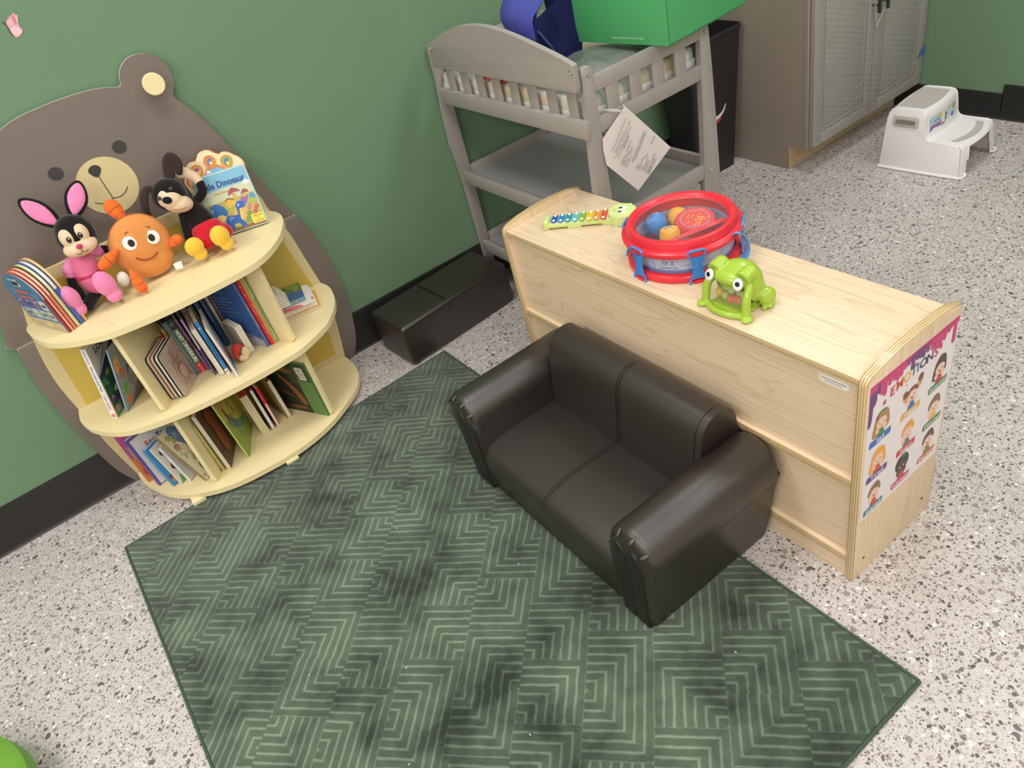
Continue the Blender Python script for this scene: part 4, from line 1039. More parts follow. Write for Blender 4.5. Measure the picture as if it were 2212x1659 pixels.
# ---------------------------------------------------------------- helpers for moulded toys
def fuse(bm, voxel=0.0025, smooth=6, cut=None):
    """melt overlapping blobs of one bmesh into a single smooth skin; optional cutter bmesh is subtracted"""
    def mk(b):
        bmesh.ops.recalc_face_normals(b, faces=b.faces[:])
        me = bpy.data.meshes.new('tmp'); b.to_mesh(me); b.free()
        o = bpy.data.objects.new('tmp', me); col.objects.link(o); return o
    o = mk(bm)
    md = o.modifiers.new('r', 'REMESH'); md.mode = 'VOXEL'; md.voxel_size = voxel
    ms = o.modifiers.new('s', 'SMOOTH'); ms.factor = 0.5; ms.iterations = smooth
    c = None
    if cut is not None:
        c = mk(cut); mb = o.modifiers.new('b', 'BOOLEAN'); mb.operation = 'DIFFERENCE'; mb.object = c; mb.solver = 'EXACT'
    dg = bpy.context.evaluated_depsgraph_get()
    me = bpy.data.meshes.new_from_object(o.evaluated_get(dg))
    out = bmesh.new(); out.from_mesh(me)
    for q in (o, c):
        if q is not None:
            d = q.data; bpy.data.objects.remove(q); bpy.data.meshes.remove(d)
    bpy.data.meshes.remove(me)
    return out
ZT = 0.5812
RED = PLASTIC('red_plastic', (226, 48, 62)); BLUE = PLASTIC('blue_plastic', (66, 140, 214)); ORG = PLASTIC('yellow_orange_plastic', (240, 172, 60))
def clear(name, rgb, alpha, rough=0.08):
    k = NT(name); k.b.inputs['Base Color'].default_value = lin(rgb); k.b.inputs['Alpha'].default_value = alpha
    k.b.inputs['Roughness'].default_value = rough; k.b.inputs['Specular IOR Level'].default_value = 0.6
    return k.m
# ---------------------------------------------------------------- toy drum
dr = thing('toy_drum', 'red toy drum with clear lid and blue straps standing on the maple cabinet', 'toy drum', (1.110, -1.297, ZT))
bm = new(); add_lathe(bm, [(0.112, 0.0), (0.129, 0.0), (0.133, 0.003), (0.133, 0.014), (0.128, 0.019), (0.121, 0.021), (0.117, 0.018), (0.112, 0.016)], 72, None, 0, True); obj('base_ring', bm, RED, dr)
bm = new(); add_lathe(bm, [(0, 0.003), (0.113, 0.003), (0.113, 0.006), (0, 0.006)], 48); obj('base_plate', bm, PLASTIC('lilac_plastic', (176, 176, 206)), dr)
k = NT('drum_wall_print'); v = k.coord('Object')
sx = k.new('ShaderNodeSeparateXYZ'); k.link(v, sx.inputs[0])
nzz = k.noise(v, 26, 1)
sq = k.math('LESS_THAN', k.math('ABSOLUTE', k.math('SUBTRACT', nzz, 0.5)), 0.018)
low_ = k.math('LESS_THAN', sx.outputs[2], 0.029)
c1_ = k.mix(sq, lin((178, 184, 210)), lin((150, 160, 198)))
k.link(k.mix(low_, c1_, lin((112, 122, 176))), k.b.inputs['Base Color']); k.b.inputs['Roughness'].default_value = 0.22
DW = k.m
bm = new(); add_lathe(bm, [(0.1155, 0.012), (0.1185, 0.012), (0.1185, 0.080), (0.1155, 0.080)], 72, None, 0, True); obj('wall', bm, DW, dr)
bm = new(); add_lathe(bm, [(0.113, 0.068), (0.138, 0.068), (0.1405, 0.071), (0.1405, 0.0785), (0.137, 0.082), (0.128, 0.084), (0.1275, 0.098), (0.1245, 0.103), (0.120, 0.1045), (0.1135, 0.103), (0.108, 0.098), (0.106, 0.092), (0.110, 0.088)], 84, None, 0, True); obj('top_ring', bm, RED, dr)
bm = new(); add_lathe(bm, [(0, 0.0955), (0.108, 0.0955), (0.108, 0.0965), (0, 0.0965)], 48); obj('clear_lid', bm, clear('clear_lid_plastic', (225, 222, 215), 0.035, 0.03), dr)
def strap(a):
    # ribbed hourglass strap, flat against the wall; local x tangential, y up, z outwards
    ca, sa = math.cos(R(a)), math.sin(R(a))
    mm = FR((ca*0.1365, sa*0.1365, 0.040), (-sa, ca, 0), (0, 0, 1))
    hw = lambda y: 0.0115+0.0085*(abs(y)/0.036)**1.8
    bm = new(); n = 17
    for i in range(n):
        y = -0.026+0.052*i/(n-1)
        h_ = hw(y)
        add_box(bm, (-h_, y-0.0017, -0.0015), (h_, y+0.0004, 0.0025), 0.0006, 1)
    L_ = [(-hw(y), y) for y in [-0.029+0.058*i/10 for i in range(11)]]
    add_prism(bm, [(-x, y) for x, y in L_] + list(reversed(L_)), 0.0025, T(0, 0, -0.002))
    for sg in (1, -1):
        add_tube(bm, [(-hw(0.03), sg*0.027, 0.0), (-0.0195, sg*0.040, 0.002), (-0.015, sg*0.0445, 0.003), (0.015, sg*0.0445, 0.003), (0.0195, sg*0.040, 0.002), (hw(0.03), sg*0.027, 0.0)], 0.0030, 8)
    o = obj('strap', bm, BLUE, dr, mm)
    for sg in (1, -1):
        bm = new(); add_box(bm, (-0.0115, sg*0.0375-0.0045, -0.012), (0.0115, sg*0.0375+0.0045, 0.0045), 0.002, 2)
        obj('hook', bm, RED, o)
for a in (-3, 57, 117, 177, 238, 307): strap(a)
# carrying handle loop
a0 = 282; ca, sa = math.cos(R(a0)), math.sin(R(a0))
mm = FR((ca*0.135, sa*0.135, 0.040), (-sa, ca, 0), (0, 0, 1))
bm = new(); add_tube(bm, catmull([(-0.006, 0.040, 0.002), (-0.004, 0.047, 0.010), (0.004, 0.040, 0.018), (0.012, 0.022, 0.024), (0.014, 0.0, 0.026), (0.008, -0.022, 0.020), (-0.004, -0.034, 0.008), (-0.008, -0.038, 0.001)], 6), 0.0115, 10, flat=(0.9, 0.16)); obj('carry_handle', bm, PLASTIC('light_blue_plastic', (96, 164, 226)), dr, mm)
# markings on the wall between two straps
for s_, sz, u, z in (('CE', 0.0105, 205, 0.047), ('UK', 0.0062, 213, 0.050), ('CA', 0.0062, 213, 0.0435)):
    ca, sa = math.cos(R(u)), math.sin(R(u)); text('lettering', s_, sz, PRINT((50, 52, 70)), dr, FR((ca*0.1190, sa*0.1190, z), (-sa, ca, 0), (0, 0, 1)), bold=0.0)
ca, sa = math.cos(R(209)), math.sin(R(209)); text('lettering', 'MADE IN SHANTOU, CHINA', 0.0040, PRINT((70, 74, 104)), dr, FR((ca*0.1193, sa*0.1193, 0.0345), (-sa, ca, 0), (0, 0, 1)), width=0.040)
# instruments packed inside
def maraca(label, mat, disc, x, y, z, az, tilt, size=1.0):
    t = thing('toy_maraca', label, 'maraca', m=T(x, y, z) @ RZ(az) @ RY(tilt) @ SC(size, size, size), group=None)
    bm = new(); add_lathe(bm, [(0, 0.026), (0.012, 0.0255), (0.0215, 0.021), (0.0258, 0.010), (0.0262, 0.0), (0.0235, -0.012), (0.017, -0.021), (0.010, -0.027), (0, -0.027)], 36); obj('head', bm, mat, t)
    bm = new(); add_lathe(bm, [(0.0105, -0.024), (0.0075, -0.032), (0.0066, -0.045), (0.0072, -0.056), (0.012, -0.062), (0.0155, -0.066), (0.013, -0.071), (0, -0.072)], 28); obj('handle', bm, mat, t)
    A = Art(); A.e(0, 0, 0.0165, 0.0165, disc[0], n=28)
    for i in range(3): A.line(catmull([(-0.011, -0.008+i*0.008), (-0.004, -0.002+i*0.007), (0.003, -0.008+i*0.008), (0.011, -0.001+i*0.006)], 4), 0.0022, disc[1])
    A.e(-0.006, 0.008, 0.002, 0.0014, disc[1]); A.e(0.007, 0.007, 0.002, 0.002, disc[1])
    o = A.done('head_print', t, T(0, 0, 0.0))
    for q in o.data.vertices:
        rr_ = math.hypot(q.co.x, q.co.y); q.co.z += 0.0266-0.0028*(rr_/0.0165)**2
    return t
maraca('blue toy maraca under the clear lid at the drum left', BLUE, ((238, 196, 120), (76, 148, 206)), 1.1105, -1.2120, ZT+0.057, 139, 24, 0.98)
maraca('upright-ended yellow toy maraca lying at the back inside the drum', ORG, ((240, 176, 66), (246, 196, 96)), 1.166, -1.2320, ZT+0.056, 170, 62, 0.90)
maraca('yellow toy maraca with blue wavy disc in the middle of the drum', ORG, ((238, 190, 92), (112, 164, 186)), 1.0850, -1.2830, ZT+0.0550, 60, 8, 0.98)
tm = thing('toy_tambourine', 'red toy tambourine printed with yellow music notes under the drum lid', 'tambourine', m=T(1.152, -1.300, ZT+0.066) @ RY(-4) @ RX(6))
bm = new(); add_lathe(bm, [(0, -0.012), (0.044, -0.012), (0.0475, -0.009), (0.0475, 0.008), (0.045, 0.012), (0.040, 0.0125), (0.038, 0.011), (0, 0.011)], 48); obj('frame', bm, PLASTIC('red_orange_plastic', (214, 62, 62)), tm)
A = Art(); A.e(0, 0, 0.0375, 0.0375, (206, 74, 84), n=36); A.e(0, 0, 0.0355, 0.0355, (170, 128, 170), n=36); A.e(0, 0, 0.0330, 0.0330, (206, 72, 78), n=36); A.e(0, 0, 0.0320, 0.0320, (214, 66, 62), n=36)
def note(cx, cy, s_, rgb, dbl=False, rot=0):
    c_, n_ = math.cos(R(rot)), math.sin(R(rot))
    tr_ = lambda p: (cx+s_*(p[0]*c_-p[1]*n_), cy+s_*(p[0]*n_+p[1]*c_))
    A.poly([tr_(p) for p in circ(0, 0, 0.35, 0.26, 12, 20)], rgb); A.line([tr_((0.3, 0.05)), tr_((0.3, 1.2))], 0.14*s_, rgb)
    if dbl:
        A.poly([tr_(p) for p in circ(1.1, 0.1, 0.35, 0.26, 12, 20)], rgb); A.line([tr_((1.4, 0.15)), tr_((1.4, 1.3))], 0.14*s_, rgb); A.line([tr_((0.25, 1.15)), tr_((1.45, 1.28))], 0.24*s_, rgb); A.line([tr_((0.25, 0.8)), tr_((1.45, 0.93))], 0.14*s_, rgb)
    else: A.line([tr_((0.3, 1.15)), tr_((0.75, 0.75))], 0.16*s_, rgb)
YN = (238, 168, 74)
ROT = -62
for p in ((0.0, 0.0, 0.0105, True, 0), (-0.004, 0.021, 0.008, False, 20), (0.016, -0.014, 0.008, False, -20), (0.010, 0.016, 0.007, False, 200), (-0.017, -0.013, 0.0085, True, 10), (-0.020, 0.006, 0.006, False, 0), (0.022, 0.006, 0.006, False, 30)):
    note(p[0]-0.003, p[1]-0.004, p[2], YN, p[3], p[4]+ROT)
for x, y in ((0.012, 0.004), (-0.010, 0.012), (0.004, -0.022), (-0.008, -0.020), (0.020, 0.018), (-0.024, -0.004)): A.e(x, y, 0.0014, 0.0012, YN)
A.done('note_print', tm, T(0, 0, 0.0113))
for i, (p, q) in enumerate((((1.0235, -1.3220, ZT+0.080), (1.1800, -1.3640, ZT+0.080)), ((1.0280, -1.3310, ZT+0.080), (1.1800, -1.3735, ZT+0.080)))):
    ds = thing('toy_drumstick', ('red toy drumstick lying nearer the tambourine inside the drum', 'red toy drumstick lying along the drum front rim')[i], 'drumstick', ((p[0]+q[0])/2, (p[1]+q[1])/2, p[2]))
    bm = new(); P_ = [Vector(p).lerp(Vector(q), t_) for t_ in (0, 0.02, 0.05, 0.09, 0.12, 0.5, 0.62, 0.64, 0.66, 0.98, 1.0)]
    add_tube(bm, P_, [0.001, 0.0036, 0.0046, 0.0036, 0.0028, 0.0028, 0.0028, 0.0036, 0.0040, 0.0040, 0.002], 10); obj('stick', bm, RED, ds, world=True)
cs = thing('toy_castanet', 'small blue toy castanet at the drum right behind the tambourine', 'castanet', m=T(1.193, -1.345, ZT+0.050) @ RZ(40) @ RY(18))
for zz in (-0.010, 0.008):
    bm = new(); add_blob(bm, T(0, 0, zz) @ SC(0.0160, 0.013, 0.0070), 20, 12); obj('shell', bm, BLUE, cs)

# ---------------------------------------------------------------- frog toy
FG = PLASTIC('frog_green', (164, 194, 66), 0.22)
fr_ = thing('frog_ball_toy', 'glossy green plastic frog with coloured balls in its open mouth on the maple cabinet', 'toy frog', (1.0265, -1.5370, ZT), -88)
bm = new()
add_blob(bm, ell((0, 0.006, 0.054), (0.052, 0.043, 0.046)))
add_blob(bm, ell((0, 0.012, 0.036), (0.054, 0.040, 0.036)))
add_blob(bm, ell((0, -0.020, 0.078), (0.048, 0.026, 0.017), 8))
for s in (-1, 1):
    add_tube(bm, [(s*0.036, -0.030, 0.086), (s*0.036, -0.004, 0.091)], 0.0165, 14)
    add_blob(bm, ell((s*0.036, -0.004, 0.090), (0.017, 0.014, 0.0165)))
    add_tube(bm, catmull([(s*0.046, -0.018, 0.072), (s*0.0515, -0.036, 0.050), (s*0.0525, -0.041, 0.026), (s*0.0535, -0.044, 0.008)], 5), 0.0095, 12)
    add_blob(bm, ell((s*0.057, -0.045, 0.006), (0.013, 0.016, 0.006), 0, 0, s*25))
    add_blob(bm, ell((s*0.055, 0.024, 0.022), (0.015, 0.022, 0.021), -20))
    for tx, ty in ((0.061, 0.006), (0.067, 0.018), (0.064, 0.029)): add_blob(bm, ell((s*tx, ty, 0.005), (0.006, 0.007, 0.005)), 12, 8)
add_tube(bm, catmull([(-0.050, -0.042, 0.008), (-0.028, -0.054, 0.008), (0, -0.058, 0.008), (0.028, -0.054, 0.008), (0.050, -0.042, 0.008)], 5), 0.0075, 12)
add_box(bm, (-0.046, -0.045, 0.0015), (0.046, 0.035, 0.008))
ct = new()
add_prism(ct, [(-0.0415, 0.0145), (0.0415, 0.0145), (0.0435, 0.040), (0.0405, 0.060), (0.025, 0.0605), (0, 0.0575), (-0.025, 0.0605), (-0.0405, 0.060), (-0.0435, 0.040)], 0.080, FR((0, 0.026, 0), (1, 0, 0), (0, 0, 1)))
bm = fuse(bm, 0.0019, 5, ct)
obj('body', bm, FG, fr_, sharp=45)
EYW = PLASTIC('eye_white', (238, 240, 240), 0.3); EYB = PLASTIC('eye_black', (34, 32, 32), 0.25)
for s in (-1, 1):
    mm = T(s*0.037, -0.0455, 0.082) @ RZ(s*10) @ RX(72)
    bm = new(); add_lathe(bm, [(0, 0.0022), (0.010, 0.0018), (0.0118, 0.0004), (0.0122, -0.004)], 28, SC(0.86, 1.06, 1)); e_ = obj('eye', bm, EYW, fr_, mm)
    bm = new(); add_lathe(bm, [(0, 0.0030), (0.0050, 0.0027), (0.0056, 0.0015)], 22, T(0.0005, 0.0018, 0)); obj('pupil', bm, EYB, e_)
for s in (-1, 1):
    bm = new(); add_blob(bm, T(s*0.0022, -0.0465, 0.0655) @ SC(0.0009, 0.0012, 0.0009), 8, 6)
    obj('nostril', bm, M('frog_dark_green', (82, 100, 40), 0.5), fr_)
bm = new(); add_prism(bm, [(-0.0435, 0.0140), (0.0435, 0.0140), (0.0435, 0.0600), (-0.0435, 0.0600)], 0.0008, FR((0, -0.0345, 0), (1, 0, 0), (0, 0, 1))); obj('clear_window', bm, clear('clear_window_plastic', (220, 214, 170), 0.12, 0.06), fr_)
balls = [(-0.0310, -0.0215, 0.0305, (232, 184, 62)), (-0.0150, -0.0215, 0.0255, (178, 198, 120)), (0.0125, -0.0225, 0.0255, (222, 76, 78)), (-0.0005, -0.0225, 0.0220, (226, 82, 80)), (0.0000, -0.0190, 0.0425, (176, 200, 130)), (-0.0165, -0.0150, 0.0440, (182, 204, 148)), (0.0225, -0.0215, 0.0250, (224, 104, 98)), (0.0185, -0.0150, 0.0415, (182, 170, 120)), (-0.0085, 0.0000, 0.0505, (230, 178, 70)), (0.0090, 0.0000, 0.0505, (222, 170, 100)), (0.031, -0.018, 0.0405, (190, 190, 150)), (0.0335, -0.0205, 0.0250, (226, 108, 102))]
for i, (x, y, z, rgb) in enumerate(balls):
    bm = new(); add_blob(bm, T(x, y, z) @ SC(0.0095, 0.0095, 0.0095), 18, 12)
    o = obj('ball', bm, PLASTIC('ball_%d_%d_%d' % rgb, rgb, 0.35), fr_)

# ---------------------------------------------------------------- toy xylophone
XG = PLASTIC('pale_green_plastic', (204, 220, 142), 0.35)
xy = thing('toy_xylophone', 'pale green caterpillar toy xylophone with eight coloured bars on the maple cabinet', 'xylophone', (1.0185, -0.872, ZT), -49.5)
bm = new()
add_box(bm, (-0.002, -0.0215, 0.004), (0.180, 0.0215, 0.0165), 0.003, 2)
for x0, x1 in ((0.0, 0.007), (0.060, 0.098), (0.155, 0.182)): add_box(bm, (x0, -0.0215, 0.0), (x1, 0.0215, 0.008), 0.001, 1)
obj('base', bm, XG, xy)
bm = new(); add_prism(bm, rrect(-0.009, -0.0235, 0.009, 0.0235, 0.008, 4), 0.0255, None, 0.004, 3); obj('tail', bm, XG, xy)
bm = new(); add_prism(bm, catmull([(0.176, -0.012), (0.184, -0.030), (0.205, -0.041), (0.228, -0.036), (0.242, -0.016), (0.246, 0.004), (0.238, 0.026), (0.218, 0.040), (0.196, 0.036), (0.180, 0.022), (0.175, 0.006)], 4, True), 0.0285, None, 0.005, 3); hd = obj('head', bm, XG, xy)
for s in (-1, 1):
    bm = new(); add_tube(bm, catmull([(0.240, s*0.013, 0.016), (0.252, s*0.016, 0.018), (0.260, s*0.0175, 0.020)], 4), 0.0035, 10); add_blob(bm, T(0.263, s*0.018, 0.0205) @ SC(0.0078, 0.0078, 0.0072), 16, 10); obj('antenna', bm, XG, hd)
    bm = new(); add_lathe(bm, [(0, 0.0010), (0.0100, 0.0006), (0.0104, 0)], 24, T(0.2105, s*0.0115, 0.0285) @ SC(1.1, 0.82, 1)); obj('eye', bm, EYW, hd)
    bm = new(); add_lathe(bm, [(0, 0.0016), (0.0056, 0.0013), (0.0058, 0.0006)], 20, T(0.2055, s*0.0110, 0.0285) @ SC(1.0, 0.72, 1)); obj('pupil', bm, EYB, hd)
bm = new(); add_tube(bm, catmull([(0.1925, -0.004, 0.0287), (0.1890, -0.003, 0.0287), (0.1880, 0.0, 0.0287), (0.1890, 0.003, 0.0287), (0.1925, 0.004, 0.0287)], 4), 0.0006, 6); obj('smile', bm, M('olive_line', (110, 122, 60), 0.5), hd)
bm = new(); add_box(bm, (0.010, -0.0185, 0.0155), (0.172, 0.0185, 0.0185), 0.001, 1); obj('bar_bed', bm, PLASTIC('bed_white', (226, 224, 204), 0.4), xy)
cols = [(36, 96, 178), (52, 132, 194), (48, 158, 162), (108, 196, 206), (134, 186, 60), (240, 204, 54), (232, 158, 48), (222, 84, 56)]
for i, rgb in enumerate(cols):
    x = 0.0225+i*0.0198; h_ = 0.0205+0.0010*i
    bm = new(); add_prism(bm, rrect(-0.0082, -h_, 0.0082, h_, 0.0070, 4), 0.0038, T(x, 0, 0.0195), 0.001, 2)
    b_ = obj('bar', bm, M('bar_%d_%d_%d' % rgb, rgb, 0.3, 0.01, metal=0.15), xy)
    for s in (-1, 1):
        bm = new(); add_lathe(bm, [(0, 0.0024), (0.0030, 0.0020), (0.0042, 0.0008), (0.0044, 0)], 16, T(x, s*(h_-0.0066), 0.0232)); obj('pin', bm, EYW, b_)

# ---------------------------------------------------------------- plush toys on the top shelf
PB = PLUSH('black_plush', (32, 29, 30)); PC = PLUSH('cream_plush', (232, 202, 170)); PP = PLUSH('pink_plush', (234, 138, 184)); PY = PLUSH('yellow_plush', (240, 198, 74)); PR_ = PLUSH('red_plush', (200, 36, 50)); PO = PLUSH('orange_plush', (222, 146, 82)); PO2 = PLUSH('deep_orange_plush', (234, 112, 48)); PW = PLUSH('white_plush', (236, 232, 228)); PDR = PLUSH('pink_dress', (226, 120, 156)); PMG = PLUSH('magenta_band', (202, 62, 108)); THB = M('embroidery_dark', (40, 30, 30), 0.7); EMW = M('embroidery_white', (240, 236, 232), 0.8)
ZS = 0.6600
def pobj(root, name, bm, mat, vox=None, sm=6):
    if vox: bm = fuse(bm, vox, sm)
    return obj(name, bm, mat, root, world=True, sharp=60)
def disc_on(bm, c, n, rx, ry, rot=0, th=0.0012):
    """small embroidered lens lying on a surface point c with normal n"""
    n = Vector(n).normalized(); up = Vector((0, 0, 1)); x = up.cross(n).normalized(); y = n.cross(x)
    m = Matrix.Identity(4)
    for i in range(3): m[i][0] = x[i]; m[i][1] = y[i]; m[i][2] = n[i]; m[i][3] = c[i]
    add_blob(bm, m @ RZ(rot) @ SC(rx, ry, th), 18, 8)
# -- rabbit (left): black plush rabbit, pink-lined ears, pink dress and feet
rb = thing('plush_rabbit', 'black plush rabbit with pink-lined ears, pink dress and big pink feet, seated left', 'plush toy', (-0.06, -0.14, ZS))
HC = Vector((-0.030, -0.135, 0.862))
bm = new()
add_blob(bm, ell(HC, (0.052, 0.047, 0.050)))
add_blob(bm, ell(HC+Vector((0, 0.004, 0.012)), (0.048, 0.045, 0.045)))
pobj(rb, 'head', bm, PB)
bm = new()
add_blob(bm, ell(HC+Vector((-0.006, -0.028, -0.024)), (0.046, 0.030, 0.026), 0, 0, 0))
for s in (-1, 1): add_blob(bm, ell(HC+Vector((s*0.018-0.004, -0.026, 0.008)), (0.021, 0.024, 0.028)))
pobj(rb, 'face', bm, PC, 0.0022, 8)
bm = new(); add_blob(bm, ell(HC+Vector((-0.008, -0.0595, -0.014)), (0.0085, 0.0065, 0.0068))); pobj(rb, 'nose', bm, PMG)
for s in (-1, 1):
    bm = new(); disc_on(bm, HC+Vector((s*0.0155-0.006, -0.0505, 0.010)), (s*0.15, -1, 0.12), 0.0062, 0.0085)
    pobj(rb, 'eye', bm, THB)
for s in (-1, 1):
    bm = new(); disc_on(bm, HC+Vector((s*0.0155-0.0045, -0.0516, 0.0135)), (s*0.15, -1, 0.12), 0.0018, 0.0022)
    pobj(rb, 'eye_glint', bm, EMW)
bm = new(); add_tube(bm, [HC+Vector((-0.008, -0.0588, -0.021)), HC+Vector((-0.008, -0.0580, -0.030))], 0.0007, 6)
add_tube(bm, [HC+Vector((x_, y_, z_)) for x_, y_, z_ in catmull([(-0.024, -0.0545, -0.032), (-0.016, -0.0572, -0.0345), (-0.008, -0.0580, -0.030), (0.000, -0.0572, -0.0345), (0.008, -0.0548, -0.032)], 4)], 0.0007, 6)
pobj(rb, 'mouth_stitch', bm, THB)
for s, c_, tip in ((-1, Vector((-0.052, -0.118, 0.900)), Vector((-0.098, -0.098, 0.985))), (1, Vector((-0.008, -0.118, 0.905)), Vector((0.046, -0.095, 0.972)))):
    d_ = (tip-c_); ln = d_.length; d_.normalize(); nrm = Vector((0, -1, 0.15)).normalized(); x_ = d_.cross(nrm).normalized(); n2 = x_.cross(d_)
    m_ = Matrix.Identity(4)
    for i in range(3): m_[i][0] = x_[i]; m_[i][1] = d_[i]; m_[i][2] = n2[i]; m_[i][3] = c_[i]
    fn = lambda q: Vector((q.x*(0.62+0.38*math.sin((q.y+1)*1.35)), q.y, q.z))
    bm = new(); add_blob(bm, m_ @ T(0, ln*0.5, 0) @ SC(0.030, ln*0.62, 0.012), 20, 14, 0, fn); e_ = pobj(rb, 'ear', bm, PB)
    bm = new(); add_blob(bm, m_ @ T(0, ln*0.53, 0.0070) @ SC(0.0225, ln*0.50, 0.0075), 20, 14, 0, fn); pobj(rb, 'ear_lining', bm, PP)
bm = new(); add_tube(bm, catmull([(-0.050, -0.118, 0.815), (-0.055, -0.122, 0.785), (-0.058, -0.128, 0.755), (-0.060, -0.135, 0.725), (-0.060, -0.130, 0.700)], 5), [0.026+0.012*math.sin(PI*i/20) for i in range(21)], 20); pobj(rb, 'dress', bm, PDR, 0.003, 5)
bm = new(); add_lathe(bm, [(0.0375, -0.008), (0.0395, -0.003), (0.0395, 0.004), (0.0375, 0.008)], 32, T(-0.058, -0.1285, 0.755) @ RX(8)); pobj(rb, 'sash', bm, PMG)
for nm_, pth, rad, mt in (('sleeve', [(-0.075, -0.118, 0.800), (-0.092, -0.125, 0.785), (-0.100, -0.130, 0.770)], [0.016, 0.018, 0.016], PP), ('sleeve', [(-0.028, -0.115, 0.800), (-0.012, -0.110, 0.795), (-0.002, -0.106, 0.788)], [0.016, 0.018, 0.015], PP),
                          ('arm', [(-0.098, -0.128, 0.775), (-0.108, -0.138, 0.745), (-0.106, -0.150, 0.715), (-0.108, -0.158, 0.695)], 0.0125, PB), ('arm', [(-0.006, -0.106, 0.792), (0.014, -0.105, 0.785), (0.034, -0.110, 0.772)], 0.0115, PB),
                          ('leg', [(-0.070, -0.135, 0.695), (-0.090, -0.160, 0.690), (-0.105, -0.180, 0.685)], 0.0165, PB), ('leg', [(-0.045, -0.140, 0.692), (-0.036, -0.170, 0.684), (-0.030, -0.190, 0.682)], 0.0165, PB)):
    bm = new(); pc = catmull(pth, 5); rd = rad if isinstance(rad, float) else [rad[min(int(i/5), len(rad)-1)] for i in range(len(pc))]
    add_tube(bm, pc, rd, 14); add_blob(bm, ell(pc[-1], (rad if isinstance(rad, float) else rad[-1],)*3)); pobj(rb, nm_, bm, mt)
bm = new(); add_blob(bm, ell((-0.110, -0.160, 0.690), (0.013, 0.012, 0.016))); pobj(rb, 'paw', bm, PW)
bm = new(); add_blob(bm, ell((0.012, -0.175, 0.710), (0.016, 0.014, 0.022), 0, 10)); pobj(rb, 'paw', bm, PW)
# feet: soles towards the viewer
def foot(root, c, top, w_, mat, toe=1.25):
    c = Vector(c); top = Vector(top); d_ = (top-c); ln = d_.length; d_.normalize()
    f_ = Vector((0.1, -1, 0.25)); f_ = (f_-d_*f_.dot(d_)).normalized(); x_ = d_.cross(f_).normalized()
    m_ = Matrix.Identity(4)
    for i in range(3): m_[i][0] = x_[i]; m_[i][1] = d_[i]; m_[i][2] = f_[i]; m_[i][3] = c[i]
    bm = new()
    add_blob(bm, m_ @ T(0, 0.010, 0) @ SC(w_*0.86, w_*0.86, w_*0.82), 20, 14)
    add_blob(bm, m_ @ T(0, ln*0.62, 0) @ SC(w_*toe, ln*0.48, w_*0.85), 24, 16)
    return pobj(root, 'foot', bm, mat, 0.0026, 8)
foot(rb, (-0.1300, -0.190, 0.6830), (-0.1350, -0.205, 0.7650), 0.0255, PP, 1.05)
foot(rb, (-0.0300, -0.215, 0.6850), (-0.0400, -0.225, 0.7680), 0.0255, PP, 1.10)
# -- fish (middle)
fs = thing('plush_fish', 'round orange plush fish with fins and a stitched smile, middle of the three plush toys', 'plush toy', (0.105, -0.14, ZS))
FC = Vector((0.1030, -0.150, 0.7690))
tilt = RY(10)
def fpt(x, y, z): return FC+(tilt @ Vector((x, y, z)))
bm = new()
add_blob(bm, T(*FC) @ tilt @ SC(0.084, 0.036, 0.090), 36, 24)
add_blob(bm, T(*fpt(0.006, 0, -0.045)) @ tilt @ SC(0.072, 0.033, 0.058), 30, 18)
pobj(fs, 'body', bm, PO, 0.003, 5)
bm = new(); add_tube(bm, [fpt(0.0855*math.cos(R(a)), -0.002, 0.0915*math.sin(R(a)) if a < 180 or a > 360 else 0.1*math.sin(R(a))) for a in range(-10, 191, 8)], 0.0009, 6); pobj(fs, 'edge_seam', bm, M('orange_thread', (190, 100, 40), 0.8))
def fin(name, base, tip, w_, th, mat=PO2, ribs=2):
    base = Vector(base); tip = Vector(tip); d_ = tip-base; ln = d_.length; d_.normalize(); f_ = Vector((0, -1, 0.2)); f_ = (f_-d_*f_.dot(d_)).normalized(); x_ = d_.cross(f_)
    m_ = Matrix.Identity(4)
    for i in range(3): m_[i][0] = x_[i]; m_[i][1] = d_[i]; m_[i][2] = f_[i]; m_[i][3] = base[i]
    bm = new(); add_blob(bm, m_ @ T(0, ln*0.5, 0) @ SC(w_, ln*0.58, th), 22, 16, 0, lambda q: Vector((q.x*(0.72+0.28*q.y), q.y, q.z)))
    o = pobj(fs, name, bm, mat)
    bm = new()
    for k_ in range(ribs):
        yy = ln*(0.28+0.30*k_); ww = w_*0.86*math.sqrt(max(0, 1-((yy/ln-0.5)/0.58)**2))*(0.72+0.28*(yy/ln-0.5)/0.58)
        add_tube(bm, [m_ @ Vector((ww*t_, yy+0.004*(1-t_*t_), th*1.02*math.sqrt(max(0.02, 1-((yy/ln-0.5)/0.58)**2-(t_*0.8)**2)))) for t_ in (-0.95, -0.6, -0.2, 0.2, 0.6, 0.95)], 0.0008, 6)
    obj('rib_stitch', bm, M('rust_thread', (150, 72, 34), 0.8), fs, world=True)
fin('tail_fin', (0.100, -0.140, 0.846), (0.086, -0.120, 0.905), 0.029, 0.017)
fin('side_fin', (0.040, -0.170, 0.790), (-0.022, -0.195, 0.770), 0.022, 0.016)
fin('side_fin', (0.168, -0.160, 0.735), (0.206, -0.185, 0.752), 0.020, 0.014)
fin('belly_fin', (0.040, -0.215, 0.735), (0.042, -0.232, 0.672), 0.022, 0.016, PO2, 3)
for ex in (-0.030, 0.034):
    bm = new(); disc_on(bm, fpt(ex, -0.0345+abs(ex)*0.06, 0.022), (ex*2.2, -1, 0.15), 0.0185, 0.0205)
    pobj(fs, 'eye_white', bm, EMW)
